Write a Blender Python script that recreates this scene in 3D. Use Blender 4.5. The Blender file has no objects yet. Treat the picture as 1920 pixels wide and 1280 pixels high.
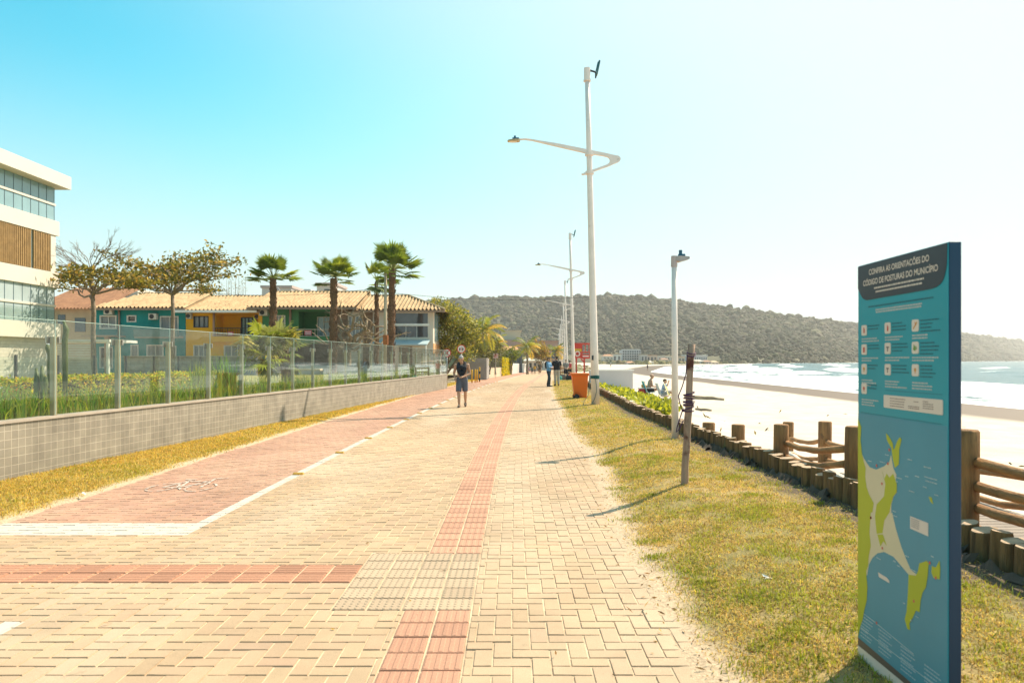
import bpy, math, random
import numpy as np
from mathutils import Vector, Matrix

R = math.radians
scene = bpy.context.scene
COL = scene.collection

# ------------------------------------------------------------------ camera
F = 1300.0 / 1920.0          # focal length over frame width
EYE = 1.62
cam_d = bpy.data.cameras.new("camera")
cam = bpy.data.objects.new("camera", cam_d)
COL.objects.link(cam)
cam.location = (0, 0, EYE)
cam.rotation_euler = (R(90), 0, 0)
cam_d.sensor_width = 36
cam_d.lens = 36 * F
cam_d.shift_y = 35 / 1920
cam_d.clip_start = 0.05
cam_d.clip_end = 20000
cam_d.dof.use_dof = True
cam_d.dof.focus_distance = 14
cam_d.dof.aperture_fstop = 3.6
scene.camera = cam

# ------------------------------------------------------------------ sky, sun, exposure
SUN_AZ, SUN_EL = 52.0, 47.0
world = bpy.data.worlds.new("World")
scene.world = world
world.use_nodes = True
wn, wl = world.node_tree.nodes, world.node_tree.links
bg = wn["Background"]
sky = wn.new("ShaderNodeTexSky")
sky.sky_type = 'NISHITA'
sky.sun_disc = False
sky.sun_elevation = R(SUN_EL)
sky.sun_rotation = R(SUN_AZ)
sky.air_density = 1.0
sky.dust_density = 1.8
sky.ozone_density = 1.0
tint = wn.new("ShaderNodeMix"); tint.data_type = 'RGBA'; tint.blend_type = 'MULTIPLY'
tint.inputs[0].default_value = 1.0
tint.inputs[7].default_value = (0.24, 1.26, 1.10, 1)
wl.new(sky.outputs[0], tint.inputs[6])
# pale band of moist air low over the horizon, whiter towards the sun
geo = wn.new("ShaderNodeTexCoord"); sxyz = wn.new("ShaderNodeSeparateXYZ")
wl.new(geo.outputs['Generated'], sxyz.inputs[0])
elev = wn.new("ShaderNodeMapRange"); elev.interpolation_type = 'SMOOTHSTEP'
elev.inputs['From Min'].default_value = 0.0; elev.inputs['From Max'].default_value = 0.40
elev.inputs['To Min'].default_value = 0.92; elev.inputs['To Max'].default_value = 0.0
wl.new(sxyz.outputs['Z'], elev.inputs[0])
pale = wn.new("ShaderNodeMix"); pale.data_type = 'RGBA'
wl.new(elev.outputs[0], pale.inputs[0]); wl.new(tint.outputs[2], pale.inputs[6]); pale.inputs[7].default_value = (4.5, 4.55, 4.35, 1)
# broad white glare of the air around the sun
dt = wn.new("ShaderNodeVectorMath"); dt.operation = 'DOT_PRODUCT'
nz = wn.new("ShaderNodeVectorMath"); nz.operation = 'NORMALIZE'
wl.new(geo.outputs['Generated'], nz.inputs[0]); wl.new(nz.outputs[0], dt.inputs[0])
dt.inputs[1].default_value = (math.sin(R(SUN_AZ)) * math.cos(R(SUN_EL)), math.cos(R(SUN_AZ)) * math.cos(R(SUN_EL)), math.sin(R(SUN_EL)))
gm_ = wn.new("ShaderNodeMapRange"); gm_.interpolation_type = 'SMOOTHSTEP'
gm_.inputs['From Min'].default_value = 0.32; gm_.inputs['From Max'].default_value = 0.95
gm_.inputs['To Min'].default_value = 0.0; gm_.inputs['To Max'].default_value = 0.96
wl.new(dt.outputs['Value'], gm_.inputs[0])
glare = wn.new("ShaderNodeMix"); glare.data_type = 'RGBA'
wl.new(gm_.outputs[0], glare.inputs[0]); wl.new(pale.outputs[2], glare.inputs[6]); glare.inputs[7].default_value = (4.05, 4.3, 4.3, 1)
wl.new(glare.outputs[2], bg.inputs[0])
bg.inputs[1].default_value = 0.125
sun_d = bpy.data.lights.new("sun", 'SUN')
sun_d.energy = 4.7
sun_d.angle = R(0.5)
sun_d.color = (1.0, 0.86, 0.67)
sun = bpy.data.objects.new("sun", sun_d)
COL.objects.link(sun)
SDIR = Vector((math.sin(R(SUN_AZ)) * math.cos(R(SUN_EL)), math.cos(R(SUN_AZ)) * math.cos(R(SUN_EL)), math.sin(R(SUN_EL))))
sun.rotation_euler = (-SDIR).to_track_quat('-Z', 'Y').to_euler()
sun.location = (40, 30, 60)
vs = scene.view_settings
vs.view_transform = 'Standard'
vs.look = 'None'
vs.exposure = 0.82
vs.gamma = 1
scene.cycles.max_bounces = 8
scene.cycles.transparent_max_bounces = 24
scene.cycles.volume_bounces = 0
scene.cycles.caustics_reflective = False
scene.cycles.caustics_refractive = False

# ------------------------------------------------------------------ helpers
ORG = {}

def px(x, y, Y):
    """point at distance Y seen at photo pixel x, y"""
    return Vector(((x - 960) / 1300 * Y, Y, EYE - (y - 675) / 1300 * Y))

def tag(o, label=None, cat=None, group=None, kind=None):
    if label: o['label'] = label
    if cat: o['category'] = cat
    if group: o['group'] = group
    if kind: o['kind'] = kind
    return o

def thing(name, loc, label, cat, group=None):
    o = bpy.data.objects.new(name, None)
    o.empty_display_size = 0.2
    COL.objects.link(o)
    o.location = loc
    ORG[o.name] = Vector(loc)
    return tag(o, label, cat, group)

def link(name, me, mat, parent=None, smooth=False):
    o = bpy.data.objects.new(name, me)
    COL.objects.link(o)
    if mat is not None:
        for m in (mat if isinstance(mat, (list, tuple)) else [mat]):
            me.materials.append(m)
    me.polygons.foreach_set('use_smooth', np.full(len(me.polygons), smooth, dtype=bool))
    if parent is not None:
        o.parent = parent
        off = ORG[parent.name]
        ORG[o.name] = off
        me.transform(Matrix.Translation(-off))
    else:
        ORG[o.name] = Vector((0, 0, 0))
    return o

def np_mesh(name, V, Fc, col=None, extra=None):
    """fast mesh from arrays; Fc is n x k; col is one colour per vertex"""
    me = bpy.data.meshes.new(name)
    V = np.asarray(V, dtype=np.float32).reshape(-1, 3)
    Fc = np.asarray(Fc, dtype=np.int32)
    n, k = Fc.shape
    me.vertices.add(len(V)); me.vertices.foreach_set('co', V.ravel())
    me.loops.add(n * k); me.loops.foreach_set('vertex_index', Fc.ravel())
    me.polygons.add(n)
    me.polygons.foreach_set('loop_start', np.arange(0, n * k, k, dtype=np.int32))
    me.update(calc_edges=True)
    if col is not None:
        c = np.ones((len(V), 4), dtype=np.float32); c[:, :3] = np.asarray(col).reshape(-1, 3)
        a = me.attributes.new('col', 'FLOAT_COLOR', 'POINT'); a.data.foreach_set('color', c.ravel())
    for key, val in (extra or {}).items():
        val = np.asarray(val, dtype=np.float32)
        if val.ndim == 2:
            a = me.attributes.new(key, 'FLOAT_VECTOR', 'POINT'); a.data.foreach_set('vector', val.ravel())
        else:
            a = me.attributes.new(key, 'FLOAT', 'POINT'); a.data.foreach_set('value', val.ravel())
    return me

def grid_faces(nr, nc):
    i = np.arange(nr - 1)[:, None] * nc + np.arange(nc - 1)[None, :]
    return np.stack([i, i + 1, i + nc + 1, i + nc], -1).reshape(-1, 4)

class MB:
    def __init__(s):
        s.v, s.f, s.mi = [], [], []
        s.cur = 0
    def add(s, vs, fs):
        b = len(s.v)
        s.v += [tuple(p) for p in vs]
        s.f += [tuple(b + i for i in f) for f in fs]
        s.mi += [s.cur] * len(fs)
        return s
    def box(s, x0, x1, y0, y1, z0, z1, M=None):
        vs = [Vector((x, y, z)) for z in (z0, z1) for y in (y0, y1) for x in (x0, x1)]
        if M is not None: vs = [M @ p for p in vs]
        return s.add(vs, [(0, 2, 3, 1), (4, 5, 7, 6), (0, 1, 5, 4), (2, 6, 7, 3), (0, 4, 6, 2), (1, 3, 7, 5)])
    def bar(s, a, b, w, h=None, up=Vector((0, 0, 1))):
        """square bar between two points"""
        a, b = Vector(a), Vector(b); h = h or w
        d = (b - a).normalized()
        if abs(d.dot(up)) > 0.98: up = Vector((0, 1, 0))
        sx = d.cross(up).normalized(); sz = sx.cross(d).normalized()
        vs = []
        for p in (a, b):
            for (i, j) in ((-1, -1), (1, -1), (1, 1), (-1, 1)):
                vs.append(p + sx * (i * w / 2) + sz * (j * h / 2))
        return s.add(vs, [(0, 1, 2, 3), (7, 6, 5, 4), (0, 4, 5, 1), (1, 5, 6, 2), (2, 6, 7, 3), (3, 7, 4, 0)])
    def tube(s, pts, rad, n=8, cap=True, wob=0, rng=None):
        pts = [Vector(p) for p in pts]
        if not isinstance(rad, (list, tuple)): rad = [rad] * len(pts)
        up = Vector((0.13, 0.31, 0.94)).normalized()
        vs, fs = [], []
        prev = None
        for i, p in enumerate(pts):
            d = (pts[min(i + 1, len(pts) - 1)] - pts[max(i - 1, 0)])
            d = d.normalized() if d.length > 1e-9 else Vector((0, 0, 1))
            if prev is None:
                u = d.cross(up if abs(d.dot(up)) < 0.95 else Vector((1, 0, 0))).normalized()
            else:
                u = (prev - d * prev.dot(d)).normalized()
            prev = u
            w = d.cross(u)
            for k in range(n):
                a = 2 * math.pi * k / n
                r = rad[i] * (1 + (wob * (rng.random() - .5) if wob else 0))
                vs.append(p + (u * math.cos(a) + w * math.sin(a)) * r)
        for i in range(len(pts) - 1):
            for k in range(n):
                k2 = (k + 1) % n
                fs.append((i * n + k, i * n + k2, (i + 1) * n + k2, (i + 1) * n + k))
        if cap:
            fs.append(tuple(range(n - 1, -1, -1)))
            fs.append(tuple((len(pts) - 1) * n + k for k in range(n)))
        return s.add(vs, fs)
    def cyl(s, c, r, z0, z1, n=16, r2=None):
        c = Vector(c)
        return s.tube([c + Vector((0, 0, z0)), c + Vector((0, 0, z1))], [r, r if r2 is None else r2], n)
    def prism(s, poly, fn, t0, t1):
        """polygon of (a, b); fn(a, b, t) gives the point; t0 front, t1 back"""
        n = len(poly)
        vs = [fn(a, b, t0) for a, b in poly] + [fn(a, b, t1) for a, b in poly]
        fs = [tuple(range(n)), tuple(range(2 * n - 1, n - 1, -1))]
        fs += [(i, i + n, (i + 1) % n + n, (i + 1) % n) for i in range(n)]
        return s.add(vs, fs)
    def sphere(s, c, r, nu=12, nv=8):
        c = Vector(c)
        rr = r if isinstance(r, (tuple, list)) else (r, r, r)
        vs = [c + Vector((0, 0, -rr[2]))]
        for j in range(1, nv):
            t = math.pi * j / nv - math.pi / 2
            for k in range(nu):
                a = 2 * math.pi * k / nu
                vs.append(c + Vector((rr[0] * math.cos(t) * math.cos(a), rr[1] * math.cos(t) * math.sin(a), rr[2] * math.sin(t))))
        vs.append(c + Vector((0, 0, rr[2])))
        fs = [(0, 1 + (k + 1) % nu, 1 + k) for k in range(nu)]
        for j in range(nv - 2):
            for k in range(nu):
                a, b = 1 + j * nu + k, 1 + j * nu + (k + 1) % nu
                fs.append((a, b, b + nu, a + nu))
        top = len(vs) - 1
        fs += [(top, 1 + (nv - 2) * nu + k, 1 + (nv - 2) * nu + (k + 1) % nu) for k in range(nu)]
        return s.add(vs, fs)
    def wall(s, x0, x1, z0, z1, y0, y1, holes):
        """a wall along X with rectangular holes (x0,x1,z0,z1)"""
        xs = sorted({x0, x1, *[h[0] for h in holes], *[h[1] for h in holes]})
        zs = sorted({z0, z1, *[h[2] for h in holes], *[h[3] for h in holes]})
        xs = [x for x in xs if x0 <= x <= x1]; zs = [z for z in zs if z0 <= z <= z1]
        for j in range(len(zs) - 1):
            run = None
            for i in range(len(xs)):
                solid = False
                if i < len(xs) - 1:
                    cx, cz = (xs[i] + xs[i + 1]) / 2, (zs[j] + zs[j + 1]) / 2
                    solid = not any(h[0] < cx < h[1] and h[2] < cz < h[3] for h in holes)
                if solid and run is None: run = xs[i]
                if not solid and run is not None:
                    s.box(run, xs[i], y0, y1, zs[j], zs[j + 1]); run = None
        return s
    def build(s, name, mat, parent=None, smooth=False, bevel=0, loc=None):
        me = bpy.data.meshes.new(name)
        me.from_pydata(s.v, [], s.f)
        if any(s.mi): me.polygons.foreach_set('material_index', s.mi)
        me.update()
        o = link(name, me, mat, parent, smooth)
        if bevel:
            b = o.modifiers.new('bevel', 'BEVEL'); b.width = bevel; b.segments = 2; b.limit_method = 'ANGLE'; b.angle_limit = R(40)
        return o

def copy_tree(o, parent=None):
    c = o.copy(); COL.objects.link(c)
    ORG[c.name] = ORG[o.name]
    if parent is not None: c.parent = parent
    for ch in list(o.children): copy_tree(ch, c)
    return c

# ------------------------------------------------------------------ materials
def nodes_of(name):
    m = bpy.data.materials.new(name); m.use_nodes = True
    nt = m.node_tree
    return m, nt, nt.nodes["Principled BSDF"]

def pbr(name, c, rough=0.7, var=0.12, scale=4.0, bump=0.0, bscale=None, metal=0.0, stretch=(1, 1, 1), c2=None, spec=0.4, dirt=None):
    """colour varied by noise in object space, with a fine bump"""
    m, nt, b = nodes_of(name)
    N, L = nt.nodes, nt.links
    tc = N.new("ShaderNodeTexCoord"); mp = N.new("ShaderNodeMapping")
    mp.inputs['Scale'].default_value = stretch
    L.new(tc.outputs['Object'], mp.inputs[0])
    no = N.new("ShaderNodeTexNoise"); no.inputs['Scale'].default_value = scale; no.inputs['Detail'].default_value = 6
    no.inputs['Roughness'].default_value = 0.62
    L.new(mp.outputs[0], no.inputs['Vector'])
    cr = N.new("ShaderNodeValToRGB")
    lo = c2 if c2 else tuple(max(0, x * (1 - var)) for x in c)
    hi = c if c2 else tuple(min(1, x * (1 + var)) for x in c)
    cr.color_ramp.elements[0].position = 0.32; cr.color_ramp.elements[0].color = (*lo, 1)
    cr.color_ramp.elements[1].position = 0.68; cr.color_ramp.elements[1].color = (*hi, 1)
    L.new(no.outputs[0], cr.inputs[0])
    out = cr.outputs[0]
    if dirt:
        n2 = N.new("ShaderNodeTexNoise"); n2.inputs['Scale'].default_value = dirt[1]; n2.inputs['Detail'].default_value = 8
        L.new(tc.outputs['Object'], n2.inputs['Vector'])
        r2 = N.new("ShaderNodeValToRGB"); r2.color_ramp.elements[0].position = dirt[2]; r2.color_ramp.elements[1].position = dirt[2] + 0.12
        L.new(n2.outputs[0], r2.inputs[0])
        mx = N.new("ShaderNodeMix"); mx.data_type = 'RGBA'
        L.new(r2.outputs[0], mx.inputs[0]); L.new(out, mx.inputs[6]); mx.inputs[7].default_value = (*dirt[0], 1)
        out = mx.outputs[2]
    L.new(out, b.inputs['Base Color'])
    b.inputs['Roughness'].default_value = rough
    b.inputs['Metallic'].default_value = metal
    b.inputs['Specular IOR Level'].default_value = spec
    if bump:
        bn = N.new("ShaderNodeTexNoise"); bn.inputs['Scale'].default_value = bscale or scale * 6; bn.inputs['Detail'].default_value = 5
        L.new(mp.outputs[0], bn.inputs['Vector'])
        bp = N.new("ShaderNodeBump"); bp.inputs['Strength'].default_value = bump; bp.inputs['Distance'].default_value = 0.02
        L.new(bn.outputs[0], bp.inputs['Height']); L.new(bp.outputs[0], b.inputs['Normal'])
    return m

def leafmat(name, trans=0.45, rough=0.5, gain=1.0):
    """leaf colour comes from the vertex attribute; light passes through the leaf"""
    m = bpy.data.materials.new(name); m.use_nodes = True
    N, L = m.node_tree.nodes, m.node_tree.links
    b = N["Principled BSDF"]; out = N["Material Output"]
    at = N.new("ShaderNodeAttribute"); at.attribute_name = 'col'
    L.new(at.outputs['Color'], b.inputs['Base Color'])
    b.inputs['Roughness'].default_value = rough
    b.inputs['Specular IOR Level'].default_value = 0.3
    tr = N.new("ShaderNodeBsdfTranslucent")
    g = N.new("ShaderNodeMix"); g.data_type = 'RGBA'; g.blend_type = 'MULTIPLY'; g.inputs[0].default_value = 1
    g.inputs[7].default_value = (1.5 * gain, 1.35 * gain, 0.7 * gain, 1)
    L.new(at.outputs['Color'], g.inputs[6]); L.new(g.outputs[2], tr.inputs['Color'])
    mx = N.new("ShaderNodeMixShader"); mx.inputs[0].default_value = trans
    L.new(b.outputs[0], mx.inputs[1]); L.new(tr.outputs[0], mx.inputs[2]); L.new(mx.outputs[0], out.inputs['Surface'])
    return m

def colmat(name, rough=0.85, bump=0.0, bscale=60, noise=0.0, spec=0.3):
    """opaque, colour from the vertex attribute"""
    m, nt, b = nodes_of(name)
    N, L = nt.nodes, nt.links
    at = N.new("ShaderNodeAttribute"); at.attribute_name = 'col'
    out = at.outputs['Color']
    tc = N.new("ShaderNodeTexCoord")
    if noise:
        no = N.new("ShaderNodeTexNoise"); no.inputs['Scale'].default_value = bscale; no.inputs['Detail'].default_value = 6
        L.new(tc.outputs['Object'], no.inputs['Vector'])
        mr = N.new("ShaderNodeMapRange"); mr.inputs['From Min'].default_value = .3; mr.inputs['From Max'].default_value = .7
        mr.inputs['To Min'].default_value = 1 - noise; mr.inputs['To Max'].default_value = 1 + noise
        L.new(no.outputs[0], mr.inputs[0])
        mx = N.new("ShaderNodeMix"); mx.data_type = 'RGBA'; mx.blend_type = 'MULTIPLY'; mx.inputs[0].default_value = 1
        L.new(out, mx.inputs[6]); L.new(mr.outputs[0], mx.inputs[7]); out = mx.outputs[2]
    L.new(out, b.inputs['Base Color'])
    b.inputs['Roughness'].default_value = rough
    b.inputs['Specular IOR Level'].default_value = spec
    if bump:
        bn = N.new("ShaderNodeTexNoise"); bn.inputs['Scale'].default_value = bscale * 2; bn.inputs['Detail'].default_value = 5
        L.new(tc.outputs['Object'], bn.inputs['Vector'])
        bp = N.new("ShaderNodeBump"); bp.inputs['Strength'].default_value = bump; bp.inputs['Distance'].default_value = 0.01
        L.new(bn.outputs[0], bp.inputs['Height']); L.new(bp.outputs[0], b.inputs['Normal'])
    return m

def flat(name, c, rough=0.6, metal=0, spec=0.4):
    return pbr(name, c, rough, var=0.05, scale=3, metal=metal, spec=spec)

def glassmat(name, tintc=(0.93, 0.96, 0.94), veil=0.022, gloss=0.06):
    m = bpy.data.materials.new(name); m.use_nodes = True
    N, L = m.node_tree.nodes, m.node_tree.links
    out = N["Material Output"]; N.remove(N["Principled BSDF"])
    tr = N.new("ShaderNodeBsdfTransparent"); tr.inputs[0].default_value = (*tintc, 1)
    gl = N.new("ShaderNodeBsdfGlossy"); gl.inputs['Roughness'].default_value = 0.02
    df = N.new("ShaderNodeBsdfDiffuse"); df.inputs[0].default_value = (0.7, 0.72, 0.68, 1)
    tl = N.new("ShaderNodeBsdfTranslucent"); tl.inputs[0].default_value = (0.7, 0.72, 0.68, 1)
    dm = N.new("ShaderNodeMixShader"); dm.inputs[0].default_value = .5
    L.new(df.outputs[0], dm.inputs[1]); L.new(tl.outputs[0], dm.inputs[2])
    lw = N.new("ShaderNodeLayerWeight"); lw.inputs[0].default_value = .5
    pw = N.new("ShaderNodeMath"); pw.operation = 'POWER'; L.new(lw.outputs['Facing'], pw.inputs[0]); pw.inputs[1].default_value = 4.5
    fr = N.new("ShaderNodeMapRange"); fr.inputs['To Min'].default_value = .025; fr.inputs['To Max'].default_value = .75
    L.new(pw.outputs[0], fr.inputs[0])
    tc = N.new("ShaderNodeTexCoord"); no = N.new("ShaderNodeTexNoise"); no.inputs['Scale'].default_value = 5; no.inputs['Detail'].default_value = 8
    L.new(tc.outputs['Object'], no.inputs['Vector'])
    mr = N.new("ShaderNodeMapRange"); mr.inputs['From Min'].default_value = .35; mr.inputs['From Max'].default_value = .75
    mr.inputs['To Min'].default_value = veil * .6; mr.inputs['To Max'].default_value = veil * 1.6
    L.new(no.outputs[0], mr.inputs[0])
    m1 = N.new("ShaderNodeMixShader"); L.new(mr.outputs[0], m1.inputs[0]); L.new(tr.outputs[0], m1.inputs[1]); L.new(dm.outputs[0], m1.inputs[2])
    m2 = N.new("ShaderNodeMixShader"); L.new(fr.outputs[0], m2.inputs[0]); L.new(m1.outputs[0], m2.inputs[1]); L.new(gl.outputs[0], m2.inputs[2])
    L.new(m2.outputs[0], out.inputs['Surface'])
    return m

def brickmat(name, c1, c2, mortar, w, h, msize=0.006, offset=0.5, axis='XZ', rough=0.8, bump=0.5, var=0.15):
    m, nt, b = nodes_of(name)
    N, L = nt.nodes, nt.links
    tc = N.new("ShaderNodeTexCoord"); sp = N.new("ShaderNodeSeparateXYZ"); cb = N.new("ShaderNodeCombineXYZ")
    L.new(tc.outputs['Object'], sp.inputs[0])
    L.new(sp.outputs[axis[0]], cb.inputs[0]); L.new(sp.outputs[axis[1]], cb.inputs[1])
    br = N.new("ShaderNodeTexBrick"); br.offset = offset
    br.inputs['Scale'].default_value = 1; br.inputs['Brick Width'].default_value = w; br.inputs['Row Height'].default_value = h
    br.inputs['Mortar Size'].default_value = msize; br.inputs['Mortar Smooth'].default_value = 0.2
    br.inputs['Color1'].default_value = (*c1, 1); br.inputs['Color2'].default_value = (*c2, 1); br.inputs['Mortar'].default_value = (*mortar, 1)
    L.new(cb.outputs[0], br.inputs['Vector'])
    no = N.new("ShaderNodeTexNoise"); no.inputs['Scale'].default_value = 3; no.inputs['Detail'].default_value = 8
    L.new(tc.outputs['Object'], no.inputs['Vector'])
    mr = N.new("ShaderNodeMapRange"); mr.inputs['From Min'].default_value = .3; mr.inputs['From Max'].default_value = .7
    mr.inputs['To Min'].default_value = 1 - var; mr.inputs['To Max'].default_value = 1 + var
    L.new(no.outputs[0], mr.inputs[0])
    mx = N.new("ShaderNodeMix"); mx.data_type = 'RGBA'; mx.blend_type = 'MULTIPLY'; mx.inputs[0].default_value = 1
    L.new(br.outputs['Color'], mx.inputs[6]); L.new(mr.outputs[0], mx.inputs[7])
    L.new(mx.outputs[2], b.inputs['Base Color'])
    b.inputs['Roughness'].default_value = rough
    bp = N.new("ShaderNodeBump"); bp.invert = True; bp.inputs['Strength'].default_value = bump; bp.inputs['Distance'].default_value = 0.006
    L.new(br.outputs['Fac'], bp.inputs['Height']); L.new(bp.outputs[0], b.inputs['Normal'])
    return m

M = {}
M['white'] = pbr('white_paint', (.80, .77, .72), .55, .05, 2.0, dirt=((.62, .56, .48), 1.6, .62))
M['pole'] = pbr('pole_paint', (.80, .68, .61), .45, .06, 3.0, dirt=((.5, .40, .33), 7, .66))
M['metal'] = pbr('brushed_steel', (.42, .40, .37), .35, .15, 8, metal=.85)
M['dark_metal'] = flat('dark_metal', (.05, .055, .06), .5, .3)
M['post_metal'] = pbr('champagne_metal', (.46, .37, .23), .5, .14, 10, metal=.25, stretch=(1, 1, .2))
M['black'] = flat('black_plastic', (.02, .02, .022), .6)
M['glass'] = glassmat('fence_glass')
M['glass_edge'] = flat('green_glass_edge', (.45, .60, .54), .2)
M['wood'] = pbr('weathered_post_wood', (.40, .195, .070), .85, .3, 5, .8, 30, stretch=(3, 3, .3), c2=(.15, .075, .03), dirt=((.10, .06, .035), 6, .62))
M['rail'] = pbr('rail_wood', (.46, .235, .085), .8, .3, 6, .6, 40, stretch=(2, .5, 2), c2=(.19, .095, .04), dirt=((.13, .08, .045), 7, .62))
M['log'] = pbr('log_wood', (.31, .165, .060), .9, .3, 6, .8, 30, stretch=(3, 3, .3), c2=(.10, .055, .025), dirt=((.15, .125, .04), 2.5, .64))
M['log_top'] = pbr('log_top_wood', (.62, .44, .29), .9, .3, 14, .4, 60, c2=(.36, .25, .16))
M['trunk'] = pbr('bark', (.23, .18, .13), .9, .3, 8, .8, 30, stretch=(1, 1, .35), c2=(.11, .085, .06))
M['palm_trunk'] = pbr('palm_bark', (.24, .13, .07), .95, .4, 12, 1.0, 25, c2=(.07, .04, .025))
M['grey_bark'] = pbr('grey_bark', (.30, .24, .18), .9, .3, 8, .7, 30, c2=(.17, .13, .10))
M['leaf'] = leafmat('leaf')
M['blade'] = leafmat('grass_blade', .38, .7)
M['sand'] = pbr('beach_sand', (.66, .58, .47), .95, .06, 1.2, .5, 40)
M['concrete'] = pbr('concrete', (.42, .40, .37), .85, .12, 2, .3, 40)
M['skin'] = pbr('skin_tan', (.46, .26, .17), .55, .10, 6)
M['skin_light'] = pbr('skin_light', (.52, .33, .24), .55, .08, 6)

# ------------------------------------------------------------------ the lie of the land
def dpath(Y):
    Y = np.asarray(Y, dtype=float)
    t = np.clip(Y - 4, 0, 38)
    return 0.00085 * t * t + 0.0646 * np.clip(Y - 42, 0, None)
def gz(Y):
    Y = np.asarray(Y, dtype=float)
    return np.clip(-0.0075 * np.clip(Y - 48, 0, None), -0.85, 0)
def redge(Y):       # right edge of the paving, in path coordinates
    return np.interp(Y, [0, 3.7, 6, 8.3, 11.6, 16, 23, 40, 60], [1.02, 1.05, 1.03, 1.16, 1.32, 1.30, 1.33, 1.2, 1.1])
def logx(Y):
    return 3.37 + np.interp(Y, [0, 12, 24], [0, 0, .28]) + np.clip(dpath(Y) - 0.24, 0, None) * 0.92
def wallx(Y):
    return -7.484 + 0.094 * np.asarray(Y, dtype=float)
SH_Y = [-60, 60, 120, 167, 305, 386, 458, 540, 705, 900, 1250, 1830, 2500, 6000]
SH_X = [29.5, 30, 31, 34, 68, 101, 148, 225, 347, 512, 808, 1323, 1900, 5200]
def shore(Y): return np.interp(Y, SH_Y, SH_X)
SEA = -1.2

rs = np.random.RandomState(7)
def vnoise(x, y, seed=0):
    """smooth value noise on arrays"""
    r = np.random.RandomState(seed + 11); T = r.rand(64, 64)
    xi = np.floor(x).astype(int); yi = np.floor(y).astype(int)
    fx = x - xi; fy = y - yi
    fx = fx * fx * (3 - 2 * fx); fy = fy * fy * (3 - 2 * fy)
    g = lambda a, b: T[a % 64, b % 64]
    return (g(xi, yi) * (1 - fx) + g(xi + 1, yi) * fx) * (1 - fy) + (g(xi, yi + 1) * (1 - fx) + g(xi + 1, yi + 1) * fx) * fy
def fbm(x, y, seed=0, o=4):
    s = 0; a = .5
    for k in range(o):
        s = s + a * vnoise(x * 2 ** k, y * 2 ** k, seed + k); a *= .5
    return s / (1 - .5 ** o)

# ground under everything on the land side
ys = np.concatenate([np.arange(-20, 60, 2.), np.arange(60, 620, 10.)])
ts = np.linspace(0, 1, 26)
V = []
for Y in ys:
    x1 = logx(min(Y, 300)) + .2
    X = -700 + (x1 + 700) * (1 - (1 - ts) ** 3)
    V.append(np.stack([X, np.full_like(X, Y), np.full_like(X, float(gz(Y)) - .07)], -1))
link('ground', np_mesh('ground', np.concatenate(V), grid_faces(len(ys), len(ts))[:, ::-1]), pbr('ground_soil', (.36, .30, .2), .95, .25, .5, .4, 20))
tag(bpy.data.objects['ground'], kind='structure')

# ------------------------------------------------------------------ paving
a = .105
ii, jj = np.meshgrid(np.arange(-62, 22), np.arange(18, 470), indexing='ij')
k4 = (ii - jj) % 4
hor = k4 == 0; ver = k4 == 3
cx = np.where(hor, (ii + 1) * a, (ii + .5) * a); cy = np.where(hor, (jj + .5) * a, (jj + 1) * a)
hw = np.where(hor, a, a / 2); hh = np.where(hor, a / 2, a)
sel = (hor | ver)
cx, cy, hw, hh = cx[sel], cy[sel], hw[sel], hh[sel]
sel = (cx > -5.15) & (cx < redge(cy) + .05)
cx, cy, hw, hh = cx[sel], cy[sel], hw[sel], hh[sel]
x0_, x1_, y0_, y1_ = cx - hw, cx + hw, cy - hh, cy + hh
for (ra, rb, rc, rd) in ((-.70, -.26, 1.0, 47.9), (-1.18, -.26, 4.5, 5.82), (-5.3, -1.18, 5.06, 5.50)):   # cut round the tactile tiles
    ov = (x1_ > ra) & (x0_ < rb) & (y1_ > rc) & (y0_ < rd)
    cand = np.stack([np.stack([x0_, np.minimum(x1_, ra), y0_, y1_]), np.stack([np.maximum(x0_, rb), x1_, y0_, y1_]),
                     np.stack([x0_, x1_, y0_, np.minimum(y1_, rc)]), np.stack([x0_, x1_, np.maximum(y0_, rd), y1_])])
    ar = np.clip(cand[:, 1] - cand[:, 0], 0, None) * np.clip(cand[:, 3] - cand[:, 2], 0, None)
    best = ar.argmax(0); ii_ = np.arange(len(x0_))
    pick = cand[best, :, ii_]
    x0_ = np.where(ov, pick[:, 0], x0_); x1_ = np.where(ov, pick[:, 1], x1_); y0_ = np.where(ov, pick[:, 2], y0_); y1_ = np.where(ov, pick[:, 3], y1_)
    k_ = (x1_ - x0_ > .022) & (y1_ - y0_ > .022)
    x0_, x1_, y0_, y1_ = x0_[k_], x1_[k_], y0_[k_], y1_[k_]
cx, cy, hw, hh = (x0_ + x1_) / 2, (y0_ + y1_) / 2, (x1_ - x0_) / 2, (y1_ - y0_) / 2
n = len(cx)
gap = .0030; bev = .0038
zt = rs.normal(0, .0010, n)
tx, ty = rs.normal(0, .006, n), rs.normal(0, .006, n)
corner = np.array([(-1, -1), (1, -1), (1, 1), (-1, 1)])
V = np.zeros((n, 8, 3)); 
for q in range(4):
    ox = corner[q, 0] * (hw - gap); oy = corner[q, 1] * (hh - gap)
    V[:, q, 0] = cx + ox; V[:, q, 1] = cy + oy; V[:, q, 2] = -.016
    ox = corner[q, 0] * (hw - gap - bev); oy = corner[q, 1] * (hh - gap - bev)
    V[:, q + 4, 0] = cx + ox; V[:, q + 4, 1] = cy + oy; V[:, q + 4, 2] = zt + tx * ox + ty * oy
puv = V.reshape(-1, 3).copy(); puv[:, 2] = 0
V[:, :, 0] += dpath(V[:, :, 1])
red = (cx < -3.13) & (cy > 6.8)
base = np.where(red[:, None], np.array([[.45, .265, .185]]), np.array([[.468, .330, .210]]))
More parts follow.
